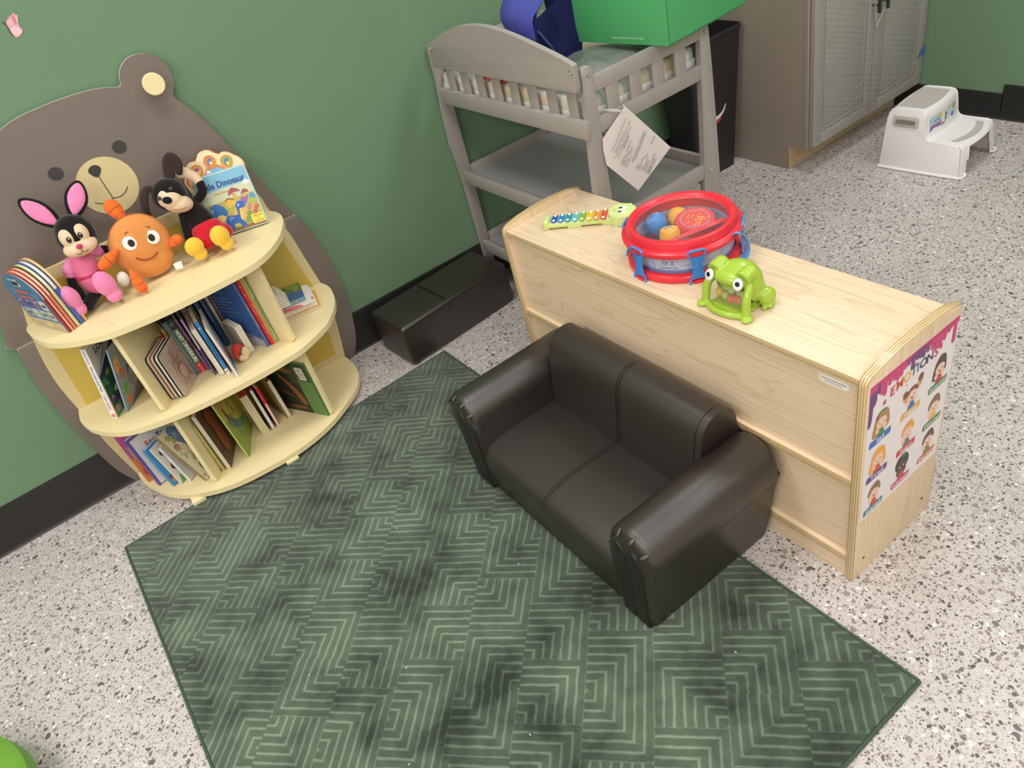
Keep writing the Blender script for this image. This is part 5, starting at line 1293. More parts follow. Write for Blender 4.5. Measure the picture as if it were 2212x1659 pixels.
for ex in (-0.026, 0.030):
    bm = new(); disc_on(bm, fpt(ex, -0.0362+abs(ex)*0.05, 0.022), (ex*1.6, -1, 0.12), 0.0088, 0.0108)
    pobj(fs, 'pupil', bm, THB)
bm = new(); add_tube(bm, [fpt(x_, -0.0355, z_) for x_, z_ in catmull([(-0.028, -0.022), (-0.016, -0.032), (0.002, -0.036), (0.020, -0.032), (0.032, -0.022)], 5)], 0.0018, 8); pobj(fs, 'smile_stitch', bm, M('brown_thread', (140, 62, 36), 0.8))
bm = new()
for a_, b_ in (((-0.034, 0.049), (-0.022, 0.053)), ((0.026, 0.053), (0.038, 0.049))): add_tube(bm, [fpt(a_[0], -0.0275, a_[1]), fpt((a_[0]+b_[0])/2, -0.0285, (a_[1]+b_[1])/2+0.002), fpt(b_[0], -0.0275, b_[1])], 0.0008, 6)
pobj(fs, 'brow_stitch', bm, THB)
bm = new(); add_prism(bm, [(0, 0), (0.026, -0.004), (0.024, -0.022), (0.002, -0.018)], 0.0006, FR((0.150, -0.186, 0.690), (0.9, -0.35, 0.1), (0.1, 0.2, 0.95))); add_prism(bm, [(0, 0), (0.022, 0.002), (0.022, -0.016), (0.002, -0.016)], 0.0006, FR((0.156, -0.182, 0.690), (0.8, -0.55, 0), (0.2, 0.3, 0.9))); pobj(fs, 'wash_label', bm, M('satin_label', (236, 224, 216), 0.5))
# -- puppy (right)
pp = thing('plush_puppy', 'black plush puppy with cream muzzle, red trousers and yellow feet, seated right', 'plush toy', (0.28, -0.12, ZS))
H2 = Vector((0.2440, -0.1100, 0.8510))
bm = new(); add_blob(bm, ell(H2, (0.050, 0.046, 0.049), 0, 18)); pobj(pp, 'head', bm, PB)
bm = new()
add_blob(bm, ell(H2+Vector((0.008, -0.028, -0.024)), (0.042, 0.032, 0.026), 0, 24))
add_blob(bm, ell(H2+Vector((-0.004, -0.036, -0.006)), (0.030, 0.024, 0.026), 0, 24))
add_blob(bm, ell(H2+Vector((-0.020, -0.026, 0.006)), (0.018, 0.022, 0.026), 0, 24))
pobj(pp, 'muzzle', bm, PC, 0.0022, 8)
bm = new(); add_blob(bm, ell(H2+Vector((-0.018, -0.0585, 0.006)), (0.0135, 0.010, 0.0105), 0, 24)); pobj(pp, 'nose', bm, PB)
for ex, ez in ((-0.034, 0.016), (0.008, 0.026)):
    bm = new(); disc_on(bm, H2+Vector((ex, -0.046+0.006*(ex > 0), ez)), (-0.3, -1, 0.35), 0.0062, 0.0062)
    pobj(pp, 'eye', bm, EYB)
bm = new(); add_tube(bm, [H2+Vector(q) for q in catmull([(-0.022, -0.0600, -0.020), (-0.006, -0.0615, -0.030), (0.014, -0.0590, -0.034), (0.030, -0.0520, -0.026)], 4)], 0.0007, 6); pobj(pp, 'mouth_stitch', bm, M('brown_thread2', (120, 84, 66), 0.8))
# floppy tapering ears
for pth, rad in (([(0.268, -0.098, 0.888), (0.283, -0.085, 0.915), (0.296, -0.088, 0.932), (0.304, -0.104, 0.920), (0.300, -0.112, 0.900)], [0.016, 0.023, 0.025, 0.022, 0.012]), ([(0.214, -0.100, 0.884), (0.194, -0.095, 0.886), (0.177, -0.102, 0.870), (0.167, -0.110, 0.846), (0.166, -0.114, 0.826)], [0.015, 0.021, 0.025, 0.022, 0.012])):
    pc = catmull(pth, 5); rd = [rad[min(i//5, 4)]*(1-(i % 5)/5)+rad[min(i//5+1, 4)]*((i % 5)/5) for i in range(len(pc))]
    bm = new(); add_tube(bm, pc, rd, 16, flat=(1.0, 0.55)); add_blob(bm, ell(pc[-1], (0.011, 0.009, 0.011))); pobj(pp, 'ear', bm, PLUSH('dark_brown_plush', (58, 46, 42)), 0.0026, 8)
bm = new(); add_tube(bm, catmull([(0.268, -0.100, 0.815), (0.280, -0.108, 0.785), (0.288, -0.118, 0.755), (0.290, -0.130, 0.725)], 5), [0.028+0.0009*i for i in range(16)], 18); add_blob(bm, ell((0.289, -0.130, 0.722), (0.044, 0.042, 0.034))); pobj(pp, 'body', bm, PB, 0.003, 5)
bm = new(); add_blob(bm, ell((0.2900, -0.1440, 0.7200), (0.050, 0.046, 0.036), -12)); add_blob(bm, ell((0.268, -0.172, 0.706), (0.030, 0.036, 0.026))); add_blob(bm, ell((0.322, -0.172, 0.708), (0.030, 0.036, 0.026))); pobj(pp, 'trousers', bm, PR_, 0.003, 6)
foot(pp, (0.2330, -0.205, 0.6830), (0.2200, -0.222, 0.7420), 0.0250, PY, 1.12)
foot(pp, (0.3130, -0.222, 0.6820), (0.2950, -0.240, 0.7480), 0.0250, PY, 1.16)
for nm_, pth, rd, mt in (('arm', [(0.292, -0.105, 0.800), (0.318, -0.100, 0.806), (0.336, -0.100, 0.820), (0.340, -0.100, 0.842)], 0.0135, PB), ('arm', [(0.252, -0.118, 0.788), (0.240, -0.132, 0.756), (0.232, -0.140, 0.728), (0.230, -0.142, 0.712)], 0.0135, PB)):
    bm = new(); add_tube(bm, catmull(pth, 5), rd, 14); add_blob(bm, ell(pth[-1], (rd, rd, rd))); pobj(pp, nm_, bm, mt)
bm = new(); add_tube(bm, catmull([(0.341, -0.098, 0.838), (0.336, -0.092, 0.862), (0.318, -0.088, 0.882), (0.300, -0.088, 0.894)], 5), [0.0135+0.00035*i for i in range(16)], 14); add_blob(bm, ell((0.302, -0.088, 0.893), (0.020, 0.016, 0.016))); pobj(pp, 'paw', bm, PC, 0.0024, 6)
# ---------------------------------------------------------------- books
def pages_mat(name, a=(236, 226, 206), b=(178, 166, 146), axis=0, freq=900.0):
    if name in MATS: return MATS[name]
    k = NT(name); v = k.coord('Object'); sx = k.new('ShaderNodeSeparateXYZ'); k.link(v, sx.inputs[0])
    sc = [60.0]*3; sc[axis] = freq
    n = k.noise(k.coord('Object', tuple(sc)), 1.0, 2)
    k.link(k.mix(k.ramp(n, [(0.35, 0.0), (0.65, 1.0)]), lin(b), lin(a)), k.b.inputs['Base Color']); k.b.inputs['Roughness'].default_value = 0.8
    MATS[name] = k.m; return k.m
PG = pages_mat('page_edges'); PGW = pages_mat('white_page_edges', (244, 240, 232), (206, 198, 186))
CV = lambda rgb: M('cover_%d_%d_%d' % tuple(rgb), rgb, 0.38, 0.03, 30)
BOOKS = {}
def book(label, P, w, h, t, yaw=0, lean=0, cover=(90, 90, 90), spine=None, pages=None, fore=False, leaves=0, leafcol=None, name='picture_book', m=None, group=None, rnd=0.0, fan=0.0, back=None, tilt=0):
    """origin: middle of the lower front edge; local x thickness, y depth, z height; fore=True puts the page edges in front"""
    if m is None: m = T(P[0], P[1], P[2]+0.0004+abs(math.sin(R(lean)))*t/2) @ RZ(yaw) @ RY(lean) @ RX(tilt)
    r = thing(name, label, 'book', m=m, group=group)
    c = 0.0022 if not leaves else 0.0018
    cm_, sm_ = CV(cover), CV(spine or cover); bmt = CV(back or cover)
    pm_ = pages or PG
    Y = (lambda a: w-a) if fore else (lambda a: a)
    def bx(name, x0, x1, ya, yb, z0, z1, mat, bev=0.0004):
        b = new(); y0, y1 = sorted((Y(ya), Y(yb))); add_box(b, (x0, y0, z0), (x1, y1, z1), bev, 1); return obj(name, b, mat, r)
    def cov(name, x0, x1, mat):
        if rnd <= 0: return bx(name, x0, x1, 0, w, 0, h, mat)
        pts = [(0, 0)] + [(w-rnd+rnd*math.sin(R(a)), rnd-rnd*math.cos(R(a))) for a in range(0, 91, 15)] + [(w-rnd+rnd*math.cos(R(a)), h-rnd+rnd*math.sin(R(a))) for a in range(0, 91, 15)] + [(0, h)]
        pts = [(Y(p[0]), p[1]) for p in pts]
        b = new(); add_prism(b, pts, x1-x0, FR((x0, 0, 0), (0, 1, 0), (0, 0, 1)), 0.0004, 1); return obj(name, b, mat, r)
    f = R(fan)
    o1 = cov('front_cover', t/2-c, t/2, cm_); o2 = cov('back_cover', -t/2, -t/2+c, bmt)
    if not fan: bx('spine', -t/2, t/2, -0.0006, 0.0016, 0, h, sm_)
    ins = 0.0018 if not leaves else 0.0006
    if not leaves: bx('page_block', -t/2+c, t/2-c, 0.0016, w-ins, ins, h-ins, pm_, 0.0)
    else:
        b = new(); mats = []; n = leaves; gap = (t-2*c)/n
        lc = leafcol or [(236, 228, 214)]
        for i in range(n):
            x0 = -t/2+c+gap*i; mt = CV(lc[i % len(lc)])
            if mt not in mats: mats.append(mt)
            pw = w-ins; 
            if rnd > 0:
                pts = [(0.002, 0)] + [(pw-rnd+rnd*math.sin(R(a)), rnd-rnd*math.cos(R(a))) for a in range(0, 91, 18)] + [(pw-rnd+rnd*math.cos(R(a)), h-rnd+rnd*math.sin(R(a))) for a in range(0, 91, 18)] + [(0.002, h)]
                vs = add_prism(b, [(Y(p[0]), p[1]) for p in pts], gap*0.80, FR((x0+gap*0.1, 0, 0), (0, 1, 0), (0, 0, 1)), 0, 1, mats.index(mt))
            else:
                y0, y1 = sorted((Y(0.0016), Y(pw))); vs = add_box(b, (x0+gap*0.1, y0, ins), (x0+gap*0.9, y1, h-ins), 0, 1, None, mats.index(mt))
        obj('leaves', b, mats, r)
    r['w'] = w; r['h'] = h; r['t'] = t
    BOOKS[label] = r
    return r
def RC(b, e=0.0003): return FR((b['t']/2+e, 0, 0), (0, 1, 0), (0, 0, 1))          # right-hand cover frame
def LC(b, e=0.0003): return FR((-b['t']/2-e, b['w'], 0), (0, -1, 0), (0, 0, 1))   # left-hand cover frame
def SP(b, e=0.0009): return FR((0, -e, 0), (1, 0, 0), (0, 0, 1))                  # front edge frame
def sptext(b, s, z, size, rgb, width=None, dx=0.0, bold=0.0): text('lettering', s, size, PRINT(rgb), b, FR((dx, -0.0011, z), (0, 0, -1), (1, 0, 0)), width=width, bold=bold)
def done(b):
    for k_ in ('w', 'h', 't'): del b[k_]
def spine_art(b, items):
    A = Art()
    for it in items: A.r(it[0], it[1], it[2], it[3], it[4])
    A.done('spine_print', b, SP(b, 0.0008))
def daisy(A, x, y, r_, rgb, n=5):
    for i in range(n): A.e(x+r_*math.cos(2*PI*i/n), y+r_*math.sin(2*PI*i/n), r_*.55, r_*.55, rgb, n=10)
def bush(A, x, y, s, rgb):
    for dx, dy, q in ((-1, 0, .8), (0, .5, 1), (1, 0, .8), (0, -.2, .9)): A.e(x+dx*s, y+dy*s, s*q, s*q, rgb, n=12)
G1 = None
# ---- middle shelf, centre bay (z 0.35)
ZM = 0.350
b = book('fanned black-paged board book, front left of the middle shelf centre bay', (-0.041, -0.297, ZM), 0.108, 0.158, 0.050, -35, -1, (196, 176, 160), fore=True, leaves=7, leafcol=[(40, 42, 62), (214, 198, 180), (150, 96, 66), (214, 206, 196), (30, 28, 30), (232, 226, 220), (26, 24, 26)], name='board_book', rnd=0.014, back=(206, 182, 156))
A = Art()
for i in range(26): A.line(catmull([(random.uniform(0.02, 0.10), random.uniform(0.01, 0.15)) for _ in range(4)], 4), 0.0008, random.choice([(170, 120, 110), (150, 140, 130), (186, 150, 136), (196, 120, 110)]))
A.e(0.06, 0.06, 0.018, 0.022, (196, 160, 146)); A.done('cover_print', b, RC(b)); text('lettering', 'HOUSE', 0.016, PRINT((190, 132, 116)), b, FR((0.0257, 0.055, 0.10), (0, 0, -1), (0, 1, 0)))
b = book('red-spined DIG! book with a small tractor picture, middle shelf', (0.0175, -0.1705, ZM), 0.105, 0.152, 0.019, 4, -2, (206, 66, 54), pages=PG)
sptext(b, 'DIG!', 0.062, 0.016, (240, 186, 92), bold=0.03); sptext(b, "Push 'n' Play", 0.104, 0.0070, (236, 200, 176))
A = Art(); A.poly([(-0.0065, 0.132), (0.0, 0.122), (0.007, 0.130), (0.0015, 0.146)], (240, 220, 150)); A.poly(rrect(-0.0060, 0.016, 0.0060, 0.036, 0.004), (236, 214, 204)); A.poly(rrect(-0.0042, 0.019, 0.0042, 0.033, 0.003), (150, 70, 64)); A.done('spine_print', b, SP(b))
b = book('narrow olive-spined book right of the red DIG! book', (0.0335, -0.1935, ZM), 0.120, 0.178, 0.009, 3, -2, (182, 160, 86), pages=PG); sptext(b, '1 BY 1', 0.13, 0.0060, (80, 66, 40)); spine_art(b, [(-0.0045, 0.0, 0.0045, 0.022, (196, 40, 48))]); sptext(b, 'R', 0.011, 0.006, (240, 220, 210))
b = book('thick green NOISY DINOSAURS sound book with red spine foot', (0.0585, -0.2150, ZM), 0.110, 0.203, 0.0330, 2, -2.5, (70, 112, 74), (66, 108, 70), leaves=6, leafcol=[(52, 58, 56)], name='sound_book', back=(92, 104, 112))
spine_art(b, [(-0.0165, 0.0, -0.0035, 0.203, (92, 106, 112)), (-0.0030, 0.0, 0.0165, 0.034, (206, 42, 60)), (-0.0030, 0.168, 0.0165, 0.203, (40, 52, 46))])
A = Art(); A.e(0.0065, 0.186, 0.0068, 0.0068, (62, 106, 98)); A.done('spine_button', b, SP(b, 0.0012))
sptext(b, 'NOISY DINOSAURS', 0.102, 0.0150, (244, 240, 226), width=0.122, dx=0.0068, bold=0.03); sptext(b, 'Tiger Tales', 0.017, 0.0070, (250, 226, 222), dx=0.0068); sptext(b, 'Press the buttons to hear the dinosaurs roar', 0.110, 0.0050, (196, 206, 208), dx=-0.0100)
b = book('slim plum-spined book right of the green dinosaur book', (0.0815, -0.2225, ZM), 0.115, 0.200, 0.0085, -1, -2.5, (140, 100, 132), (128, 86, 118), pages=PG); spine_art(b, [(-0.0042, 0.0, 0.0042, 0.085, (132, 92, 150)), (-0.0042, 0.085, 0.0042, 0.118, (96, 48, 82))])
b = book('tall thin lilac and indigo book leaning by the white page edges', (0.0890, -0.2730, ZM), 0.130, 0.214, 0.0060, -3, -1, (92, 76, 128), (86, 72, 122), pages=PG); spine_art(b, [(-0.003, 0.165, 0.003, 0.214, (168, 140, 196)), (-0.003, 0.100, 0.003, 0.165, (176, 168, 178))])
b = book('cream page-edged book standing fore-edge out, left of the bright blue spine', (0.1060, -0.2990, ZM), 0.115, 0.178, 0.0150, -5, -2.5, (226, 216, 196), fore=True, pages=PGW)
b = book('bright blue-spined storybook with a white spine foot, middle shelf', (0.1215, -0.3090, ZM), 0.120, 0.200, 0.0110, -5, -2, (214, 178, 178), (52, 132, 206), leaves=5, name='board_book'); spine_art(b, [(-0.0055, 0.0, 0.0055, 0.022, (238, 232, 232))])
sptext(b, 'THE VERY TINY FIREFLY', 0.098, 0.0072, (34, 62, 128), width=0.088); A = Art(); A.e(0, 0.178, 0.0036, 0.0042, (186, 168, 196)); A.poly([(-0.002, 0.008), (0.003, 0.012), (0.000, 0.017)], (70, 60, 90)); A.done('spine_print', b, SP(b, 0.0012))
b = book('thin white book with a blue sea-and-sand cover, frontmost on the middle shelf', (0.1375, -0.3560, ZM), 0.150, 0.188, 0.0070, -8, -3, (226, 224, 224), (226, 220, 226), pages=PGW)
A = Art(); A.r(0.004, 0.0, 0.15, 0.188, (222, 224, 226)); A.poly([(0.01, 0.03), (0.05, 0.09), (0.15, 0.12), (0.15, 0.0), (0.03, 0.0)], (74, 118, 160)); A.poly([(0.03, 0.09), (0.08, 0.15), (0.15, 0.17), (0.15, 0.12), (0.08, 0.11)], (64, 104, 152))
A.poly(catmull([(0.05, 0.05), (0.075, 0.075), (0.10, 0.072), (0.11, 0.05), (0.08, 0.038)], 4, True), (212, 82, 70)); A.poly(catmull([(0.022, 0.030), (0.03, 0.085), (0.036, 0.080), (0.03, 0.03)], 4, True), (200, 126, 86))
for i in range(7): A.line([(0.02+0.012*i, 0.165-0.006*i), (0.06+0.012*i, 0.10-0.006*i)], 0.0012, (198, 206, 214))
A.done('cover_print', b, RC(b))
tl_ = thing('soft_toy_page', 'red and cream fabric flap between the thin white book and the blue cover', 'flap', (0.185, -0.285, ZM))
bm = new(); add_tube(bm, catmull([(0.166, -0.292, 0.372), (0.172, -0.284, 0.392), (0.184, -0.280, 0.405), (0.196, -0.274, 0.398), (0.205, -0.270, 0.378)], 5), [0.006+0.006*math.sin(PI*i/20) for i in range(21)], 12, flat=(1, 0.45)); obj('red_fold', bm, FAB('red_cotton', (206, 62, 58)), tl_, world=True)
bm = new(); add_blob(bm, ell((0.198, -0.283, 0.374), (0.013, 0.008, 0.022), 0, 18)); add_blob(bm, ell((0.186, -0.284, 0.362), (0.016, 0.008, 0.012), 0, 18)); obj('cream_fold', bm, FAB('cream_cotton', (220, 198, 160)), tl_, world=True)
b = book('short thick-leaved board book standing open-edge out before the big blue cover', (0.2185, -0.2655, ZM), 0.085, 0.106, 0.0210, 12, -1, (232, 222, 200), fore=True, leaves=4, leafcol=[(240, 232, 212)], name='board_book', rnd=0.008)
b = book('large blue picture book with faint back-cover lines facing the red starry spine', (0.2725, -0.2760, ZM), 0.215, 0.255, 0.0085, 28, -2, (60, 100, 168), (74, 118, 186), pages=PGW, back=(58, 94, 160))
A = Art(); A.poly([(0.20, 0.0), (0.212, 0.0), (0.212, 0.03), (0.16, 0.052), (0.10, 0.05), (0.06, 0.035), (0.06, 0.0)], (128, 140, 172)); A.poly([(0.212, 0.0), (0.212, 0.022), (0.18, 0.036), (0.14, 0.026), (0.12, 0.0)], (170, 168, 182)); A.poly([(0.128, 0.085), (0.137, 0.088), (0.146, 0.086), (0.137, 0.092)], (30, 40, 76))
A.done('cover_print', b, LC(b))
for i, s in enumerate(('FLY FOR THE FIRST TIME', 'One windy night a little house', 'rose over the sleeping hills and', 'the stars came down to look inside', 'and counted every window bright', 'until the morning')):
    text('lettering', s, 0.0075 if i else 0.009, PRINT((150, 156, 120) if i == 0 else (150, 170, 204)), b, FR((-0.0048, 0.108, 0.205-0.013*i-(0.006 if i else 0)), (0, -1, 0), (0, 0, 1)), width=0.075+0.02*(i % 3))
sptext(b, 'HOUSE OF THE FLYING DREAMS', 0.120, 0.0058, (226, 210, 120), width=0.085)
b = book('red-spined book scattered with white stars', (0.2868, -0.2765, ZM), 0.190, 0.240, 0.0105, 27, -2, (206, 52, 66), (208, 50, 64), pages=PGW)
A = Art()
for i in range(22): A.star(random.uniform(-0.0035, 0.0035), 0.010+0.0102*i, random.choice([0.0010, 0.0014, 0.0032]), (246, 226, 224), random.uniform(0, 72))
A.done('spine_print', b, SP(b))
b = book('thin tan-edged card book squeezed left of the pale green spine', (0.2965, -0.2790, ZM), 0.185, 0.252, 0.0050, 27, -2, (222, 172, 92), (214, 164, 84), pages=PG)
b = book('thin pale green-spined book against the right divider, middle shelf', (0.3035, -0.2800, ZM), 0.190, 0.256, 0.0060, 27, -2, (160, 196, 142), (158, 194, 140), pages=PG); sptext(b, 'BEDTIME STORIES for little ones', 0.115, 0.0056, (70, 96, 72), width=0.110); sptext(b, '*', 0.022, 0.008, (240, 236, 226))
back_row = [(0.042, -0.128, 0.014, 0.205, (98, 82, 64), 'brown tall book at the back of the middle shelf, leftmost of its row', -10), (0.060, -0.122, 0.010, 0.232, (188, 168, 130), 'tan-spined tall book in the back row of the middle shelf', -8), (0.076, -0.118, 0.016, 0.240, (66, 58, 56), 'charcoal tall book in the back row, right of the tan spine', -6), (0.095, -0.116, 0.014, 0.240, (126, 106, 90), 'mid-brown tall book in the back row, right of the charcoal one', -4), (0.115, -0.125, 0.018, 0.245, (200, 200, 194), 'pale grey wide book in the back row of the middle shelf', -2), (0.138, -0.125, 0.012, 0.235, (132, 132, 58), 'olive-green book in the back row beside the pale grey one', 0), (0.156, -0.132, 0.014, 0.250, (66, 116, 172), 'sky-blue back-row book with pale page edges', 3), (0.174, -0.140, 0.012, 0.248, (44, 78, 134), 'navy back-row book with faint script on its spine', 6), (0.190, -0.150, 0.008, 0.242, (222, 214, 206), 'white thin book standing right of the navy back-row book', 9), (0.202, -0.158, 0.007, 0.236, (156, 104, 84), 'slim reddish-brown book at the right end of the back row', 12)]
for x, y, t_, h_, rgb, lb, yw in back_row:
    b = book(lb, (x, y, ZM), 0.072, h_, t_, yw, -1, rgb, pages=PG)
    if 'navy' in lb: sptext(b, 'Once upon a quiet sea', 0.15, 0.0080, (150, 172, 206), width=0.10)
# ---- middle shelf, left bay
b = book('white-spined First Look and Find hidden-picture book, middle shelf left bay', (-0.2215, -0.2140, ZM), 0.205, 0.255, 0.0170, -33, 11, (224, 222, 220), (232, 228, 228), pages=PGW)
A = Art(); A.r(0.0, 0.0, 0.205, 0.255, (212, 206, 204)); A.poly([(0.004, 0.0), (0.205, 0.0), (0.205, 0.235), (0.004, 0.150)], (54, 96, 66)); A.poly([(0.004, 0.0), (0.205, 0.0), (0.205, 0.03), (0.10, 0.045), (0.004, 0.030)], (88, 148, 92)); A.poly([(0.004, 0.135), (0.004, 0.152), (0.205, 0.238), (0.205, 0.215)], (40, 56, 106))
for x_, z_, s_, rgb in ((0.018, 0.125, 0.012, (74, 130, 74)), (0.03, 0.085, 0.012, (60, 120, 80)), (0.05, 0.105, 0.014, (48, 84, 112)), (0.022, 0.06, 0.010, (120, 82, 140)), (0.045, 0.045, 0.012, (90, 70, 128)), (0.018, 0.028, 0.010, (214, 96, 44)), (0.034, 0.018, 0.012, (150, 168, 196)), (0.06, 0.075, 0.012, (226, 224, 220)), (0.06, 0.02, 0.014, (76, 96, 150)), (0.05, 0.14, 0.010, (150, 174, 70))): bush(A, x_, z_, s_*0.7, rgb)
A.e(0.024, 0.066, 0.006, 0.004, (232, 150, 170)); A.e(0.022, 0.030, 0.006, 0.004, (236, 150, 70)); A.e(0.03, 0.112, 0.004, 0.004, (210, 190, 90)); A.line([(0.004, 0.156), (0.08, 0.205)], 0.0025, (36, 32, 34)); A.done('cover_print', b, RC(b))
text('lettering', 'LOOK', 0.030, PRINT((46, 40, 44)), b, FR((0.0091, 0.075, 0.225), (0, 1, 0), (0, 0, 1)), bold=0.02)
sptext(b, 'First Look and Find', 0.150, 0.0095, (44, 58, 104), width=0.088); sptext(b, "Let's Look!", 0.062, 0.0100, (196, 60, 108), width=0.052); sptext(b, 'Little Classics', 0.226, 0.0085, (150, 150, 158), width=0.045)
A = Art(); A.poly(rrect(-0.005, 0.006, 0.005, 0.018, 0.003), (220, 120, 120)); A.done('spine_print', b, SP(b))
b = book('grey-blue alphabet picture book leaning on the left divider, middle shelf', (-0.1835, -0.2120, ZM), 0.150, 0.232, 0.0050, -38, 17, (138, 156, 168), (150, 168, 190), pages=PGW)
A = Art(); A.r(0.002, 0.0, 0.15, 0.232, (136, 152, 162))
A.poly([(0.012, 0.052), (0.036, 0.052), (0.036, 0.066), (0.044, 0.080), (0.030, 0.094), (0.014, 0.082), (0.018, 0.072)], (98, 160, 82)); A.poly([(0.014, 0.022), (0.022, 0.048), (0.028, 0.040), (0.026, 0.028), (0.040, 0.052), (0.044, 0.038), (0.032, 0.012)], (214, 108, 54))
A.poly([(0.02, 0.108), (0.024, 0.148), (0.042, 0.140), (0.046, 0.118)], (208, 92, 66)); A.poly([(0.004, 0.150), (0.010, 0.188), (0.030, 0.192), (0.034, 0.160), (0.018, 0.140)], (226, 160, 78)); A.e(0.033, 0.128, 0.005, 0.007, (138, 152, 162)); A.e(0.020, 0.166, 0.005, 0.006, (138, 152, 162))
for i in range(9): A.line([(0.045+0.004*i, 0.085-0.005*i), (0.075, 0.088-0.006*i)], 0.0022, (150, 96, 62) if i % 2 else (96, 74, 62))
A.poly([(0.03, 0.0), (0.09, 0.05), (0.15, 0.06), (0.15, 0.0)], (108, 102, 98)); A.poly([(0.055, 0.09), (0.075, 0.13), (0.062, 0.135)], (70, 96, 84)); A.done('cover_print', b, RC(b))
# ---- middle shelf, right bay : flat stack
def flat(label, right, d, ln, dp, z0, t_, **kw):
    d = Vector((d[0], d[1], 0)).normalized(); up = Vector((0, 0, 1)); zz = up.cross(d)
    m = Matrix.Identity(4)
    for i in range(3): m[i][0] = up[i]; m[i][1] = d[i]; m[i][2] = zz[i]; m[i][3] = (right[0], right[1], z0+t_/2)[i]
    return book(label, None, dp, ln, t_, m=m, **kw)
b = flat('tan and orange board book at the bottom of the flat stack, middle shelf right bay', (0.492, -0.214), (0.22, 0.976), 0.160, 0.128, ZM+0.0004, 0.010, cover=(226, 170, 70), spine=(214, 196, 176), back=(222, 206, 190), leaves=2, leafcol=[(196, 150, 96)], name='board_book')
b = flat('thick cream-paged white book second from the bottom of the flat stack', (0.486, -0.202), (0.20, 0.98), 0.158, 0.122, ZM+0.0108, 0.018, cover=(238, 232, 226), fore=True, pages=PGW)
A = Art(); A.r(0.020, 0.004, 0.032, 0.024, (160, 84, 62)); A.e(0.045, 0.014, 0.004, 0.004, (150, 90, 80)); A.done('cover_print', b, RC(b))
b = flat('white board book with a pink spine title in the flat stack', (0.474, -0.207), (0.24, 0.97), 0.152, 0.118, ZM+0.0292, 0.014, cover=(240, 234, 230), spine=(238, 230, 226), leaves=4, name='board_book', rnd=0.010)
A = Art(); A.poly([(-0.0065, 0.032), (0.001, 0.040), (0.0055, 0.060), (0.003, 0.152), (-0.0065, 0.152)], (232, 120, 142)); A.done('spine_print', b, SP(b))
text('lettering', 'Playtime Tales', 0.0070, PRINT((190, 50, 84)), b, FR((-0.001, -0.0013, 0.098), (0, 0, -1), (1, 0, 0)), width=0.050)
b = flat('light-blue-spined book with a green hills cover on top of the flat stack', (0.458, -0.198), (0.22, 0.976), 0.140, 0.118, ZM+0.0436, 0.015, cover=(86, 120, 66), spine=(122, 170, 206), leaves=4, name='board_book')
A = Art(); A.r(0.002, 0.002, 0.116, 0.138, (106, 132, 64)); A.poly([(0.0, 0.0), (0.05, 0.0), (0.066, 0.03), (0.05, 0.07), (0.06, 0.11), (0.045, 0.14), (0.0, 0.14)], (70, 110, 168)); A.poly(catmull([(0.03, 0.07), (0.06, 0.055), (0.095, 0.072), (0.100, 0.10), (0.07, 0.095), (0.05, 0.11)], 4, True), (112, 124, 168)); A.poly(catmull([(0.05, 0.02), (0.08, 0.03), (0.105, 0.05), (0.112, 0.02), (0.09, 0.008)], 4, True), (132, 160, 78)); A.poly(catmull([(0.075, 0.06), (0.1, 0.055), (0.11, 0.085), (0.09, 0.09)], 4, True), (62, 92, 60))
for x_, z_ in ((0.015, 0.03), (0.025, 0.08), (0.012, 0.11)): A.e(x_, z_, 0.0015, 0.0015, (196, 206, 220))
A.done('cover_print', b, RC(b))
A = Art(); A.e(0.0, 0.030, 0.0050, 0.0055, (226, 160, 70)); A.e(0.002, 0.0265, 0.0022, 0.0022, (226, 160, 70)); A.e(0.002, 0.0335, 0.0022, 0.0022, (226, 160, 70)); A.done('spine_print', b, SP(b)); text('lettering', 'Hill Friends', 0.0075, PRINT((52, 84, 130)), b, FR((0.001, -0.0013, 0.092), (0, 0, -1), (1, 0, 0)), width=0.040)
tb_ = thing('tab_book', 'small stepped-tab cloth-white board book lying on the left of the flat stack', 'book', m=FR((0.352, -0.205, ZM+0.0590), (0.985, -0.17, 0), (0.17, 0.985, 0)))
for i in range(6):
    bm = new(); add_prism(bm, rrect(0, 0.004*i, 0.052-0.0042*i, 0.105, 0.004, 3), 0.0062, T(0, 0, 0.0066*i), 0.001, 1); obj('leaf', bm, CV((232, 226, 214)), tb_)
A = Art()
for i in range(7): A.line([(0.006+0.003*(i % 2), 0.040+0.008*i), (0.026-0.002*(i % 3), 0.040+0.008*i)], 0.0018, (150, 120, 104) if i % 2 else (110, 104, 104))
A.done('leaf_print', tb_, T(0, 0, 0.0394))
# ---- bottom shelf, centre bay
ZL = 0.040
b = book('dark green thin book with an orange spine patch against the left divider, bottom shelf', (-0.0575, -0.2905, ZL), 0.180, 0.245, 0.0080, -26, -1, (62, 82, 62), (58, 74, 58), pages=PG); spine_art(b, [(-0.004, 0.085, 0.004, 0.140, (206, 92, 48)), (-0.004, 0.150, 0.004, 0.160, (196, 96, 70))])
b = book('short thin yellow-edged book beside the pumpkin book, bottom shelf', (-0.0460, -0.2970, ZL), 0.150, 0.198, 0.0070, -26, -1.5, (214, 206, 96), (196, 186, 74), leaves=2, leafcol=[(70, 140, 140), (226, 216, 198)], fore=True)
b = book('brown FIND A PUMPKIN board book with an orange pumpkin cover', (-0.0280, -0.3000, ZL), 0.128, 0.232, 0.0165, -25, -2, (110, 84, 66), fore=True, leaves=5, leafcol=[(232, 222, 204)], name='board_book')
A = Art(); A.r(0.001, 0.0, 0.128, 0.232, (106, 82, 64))
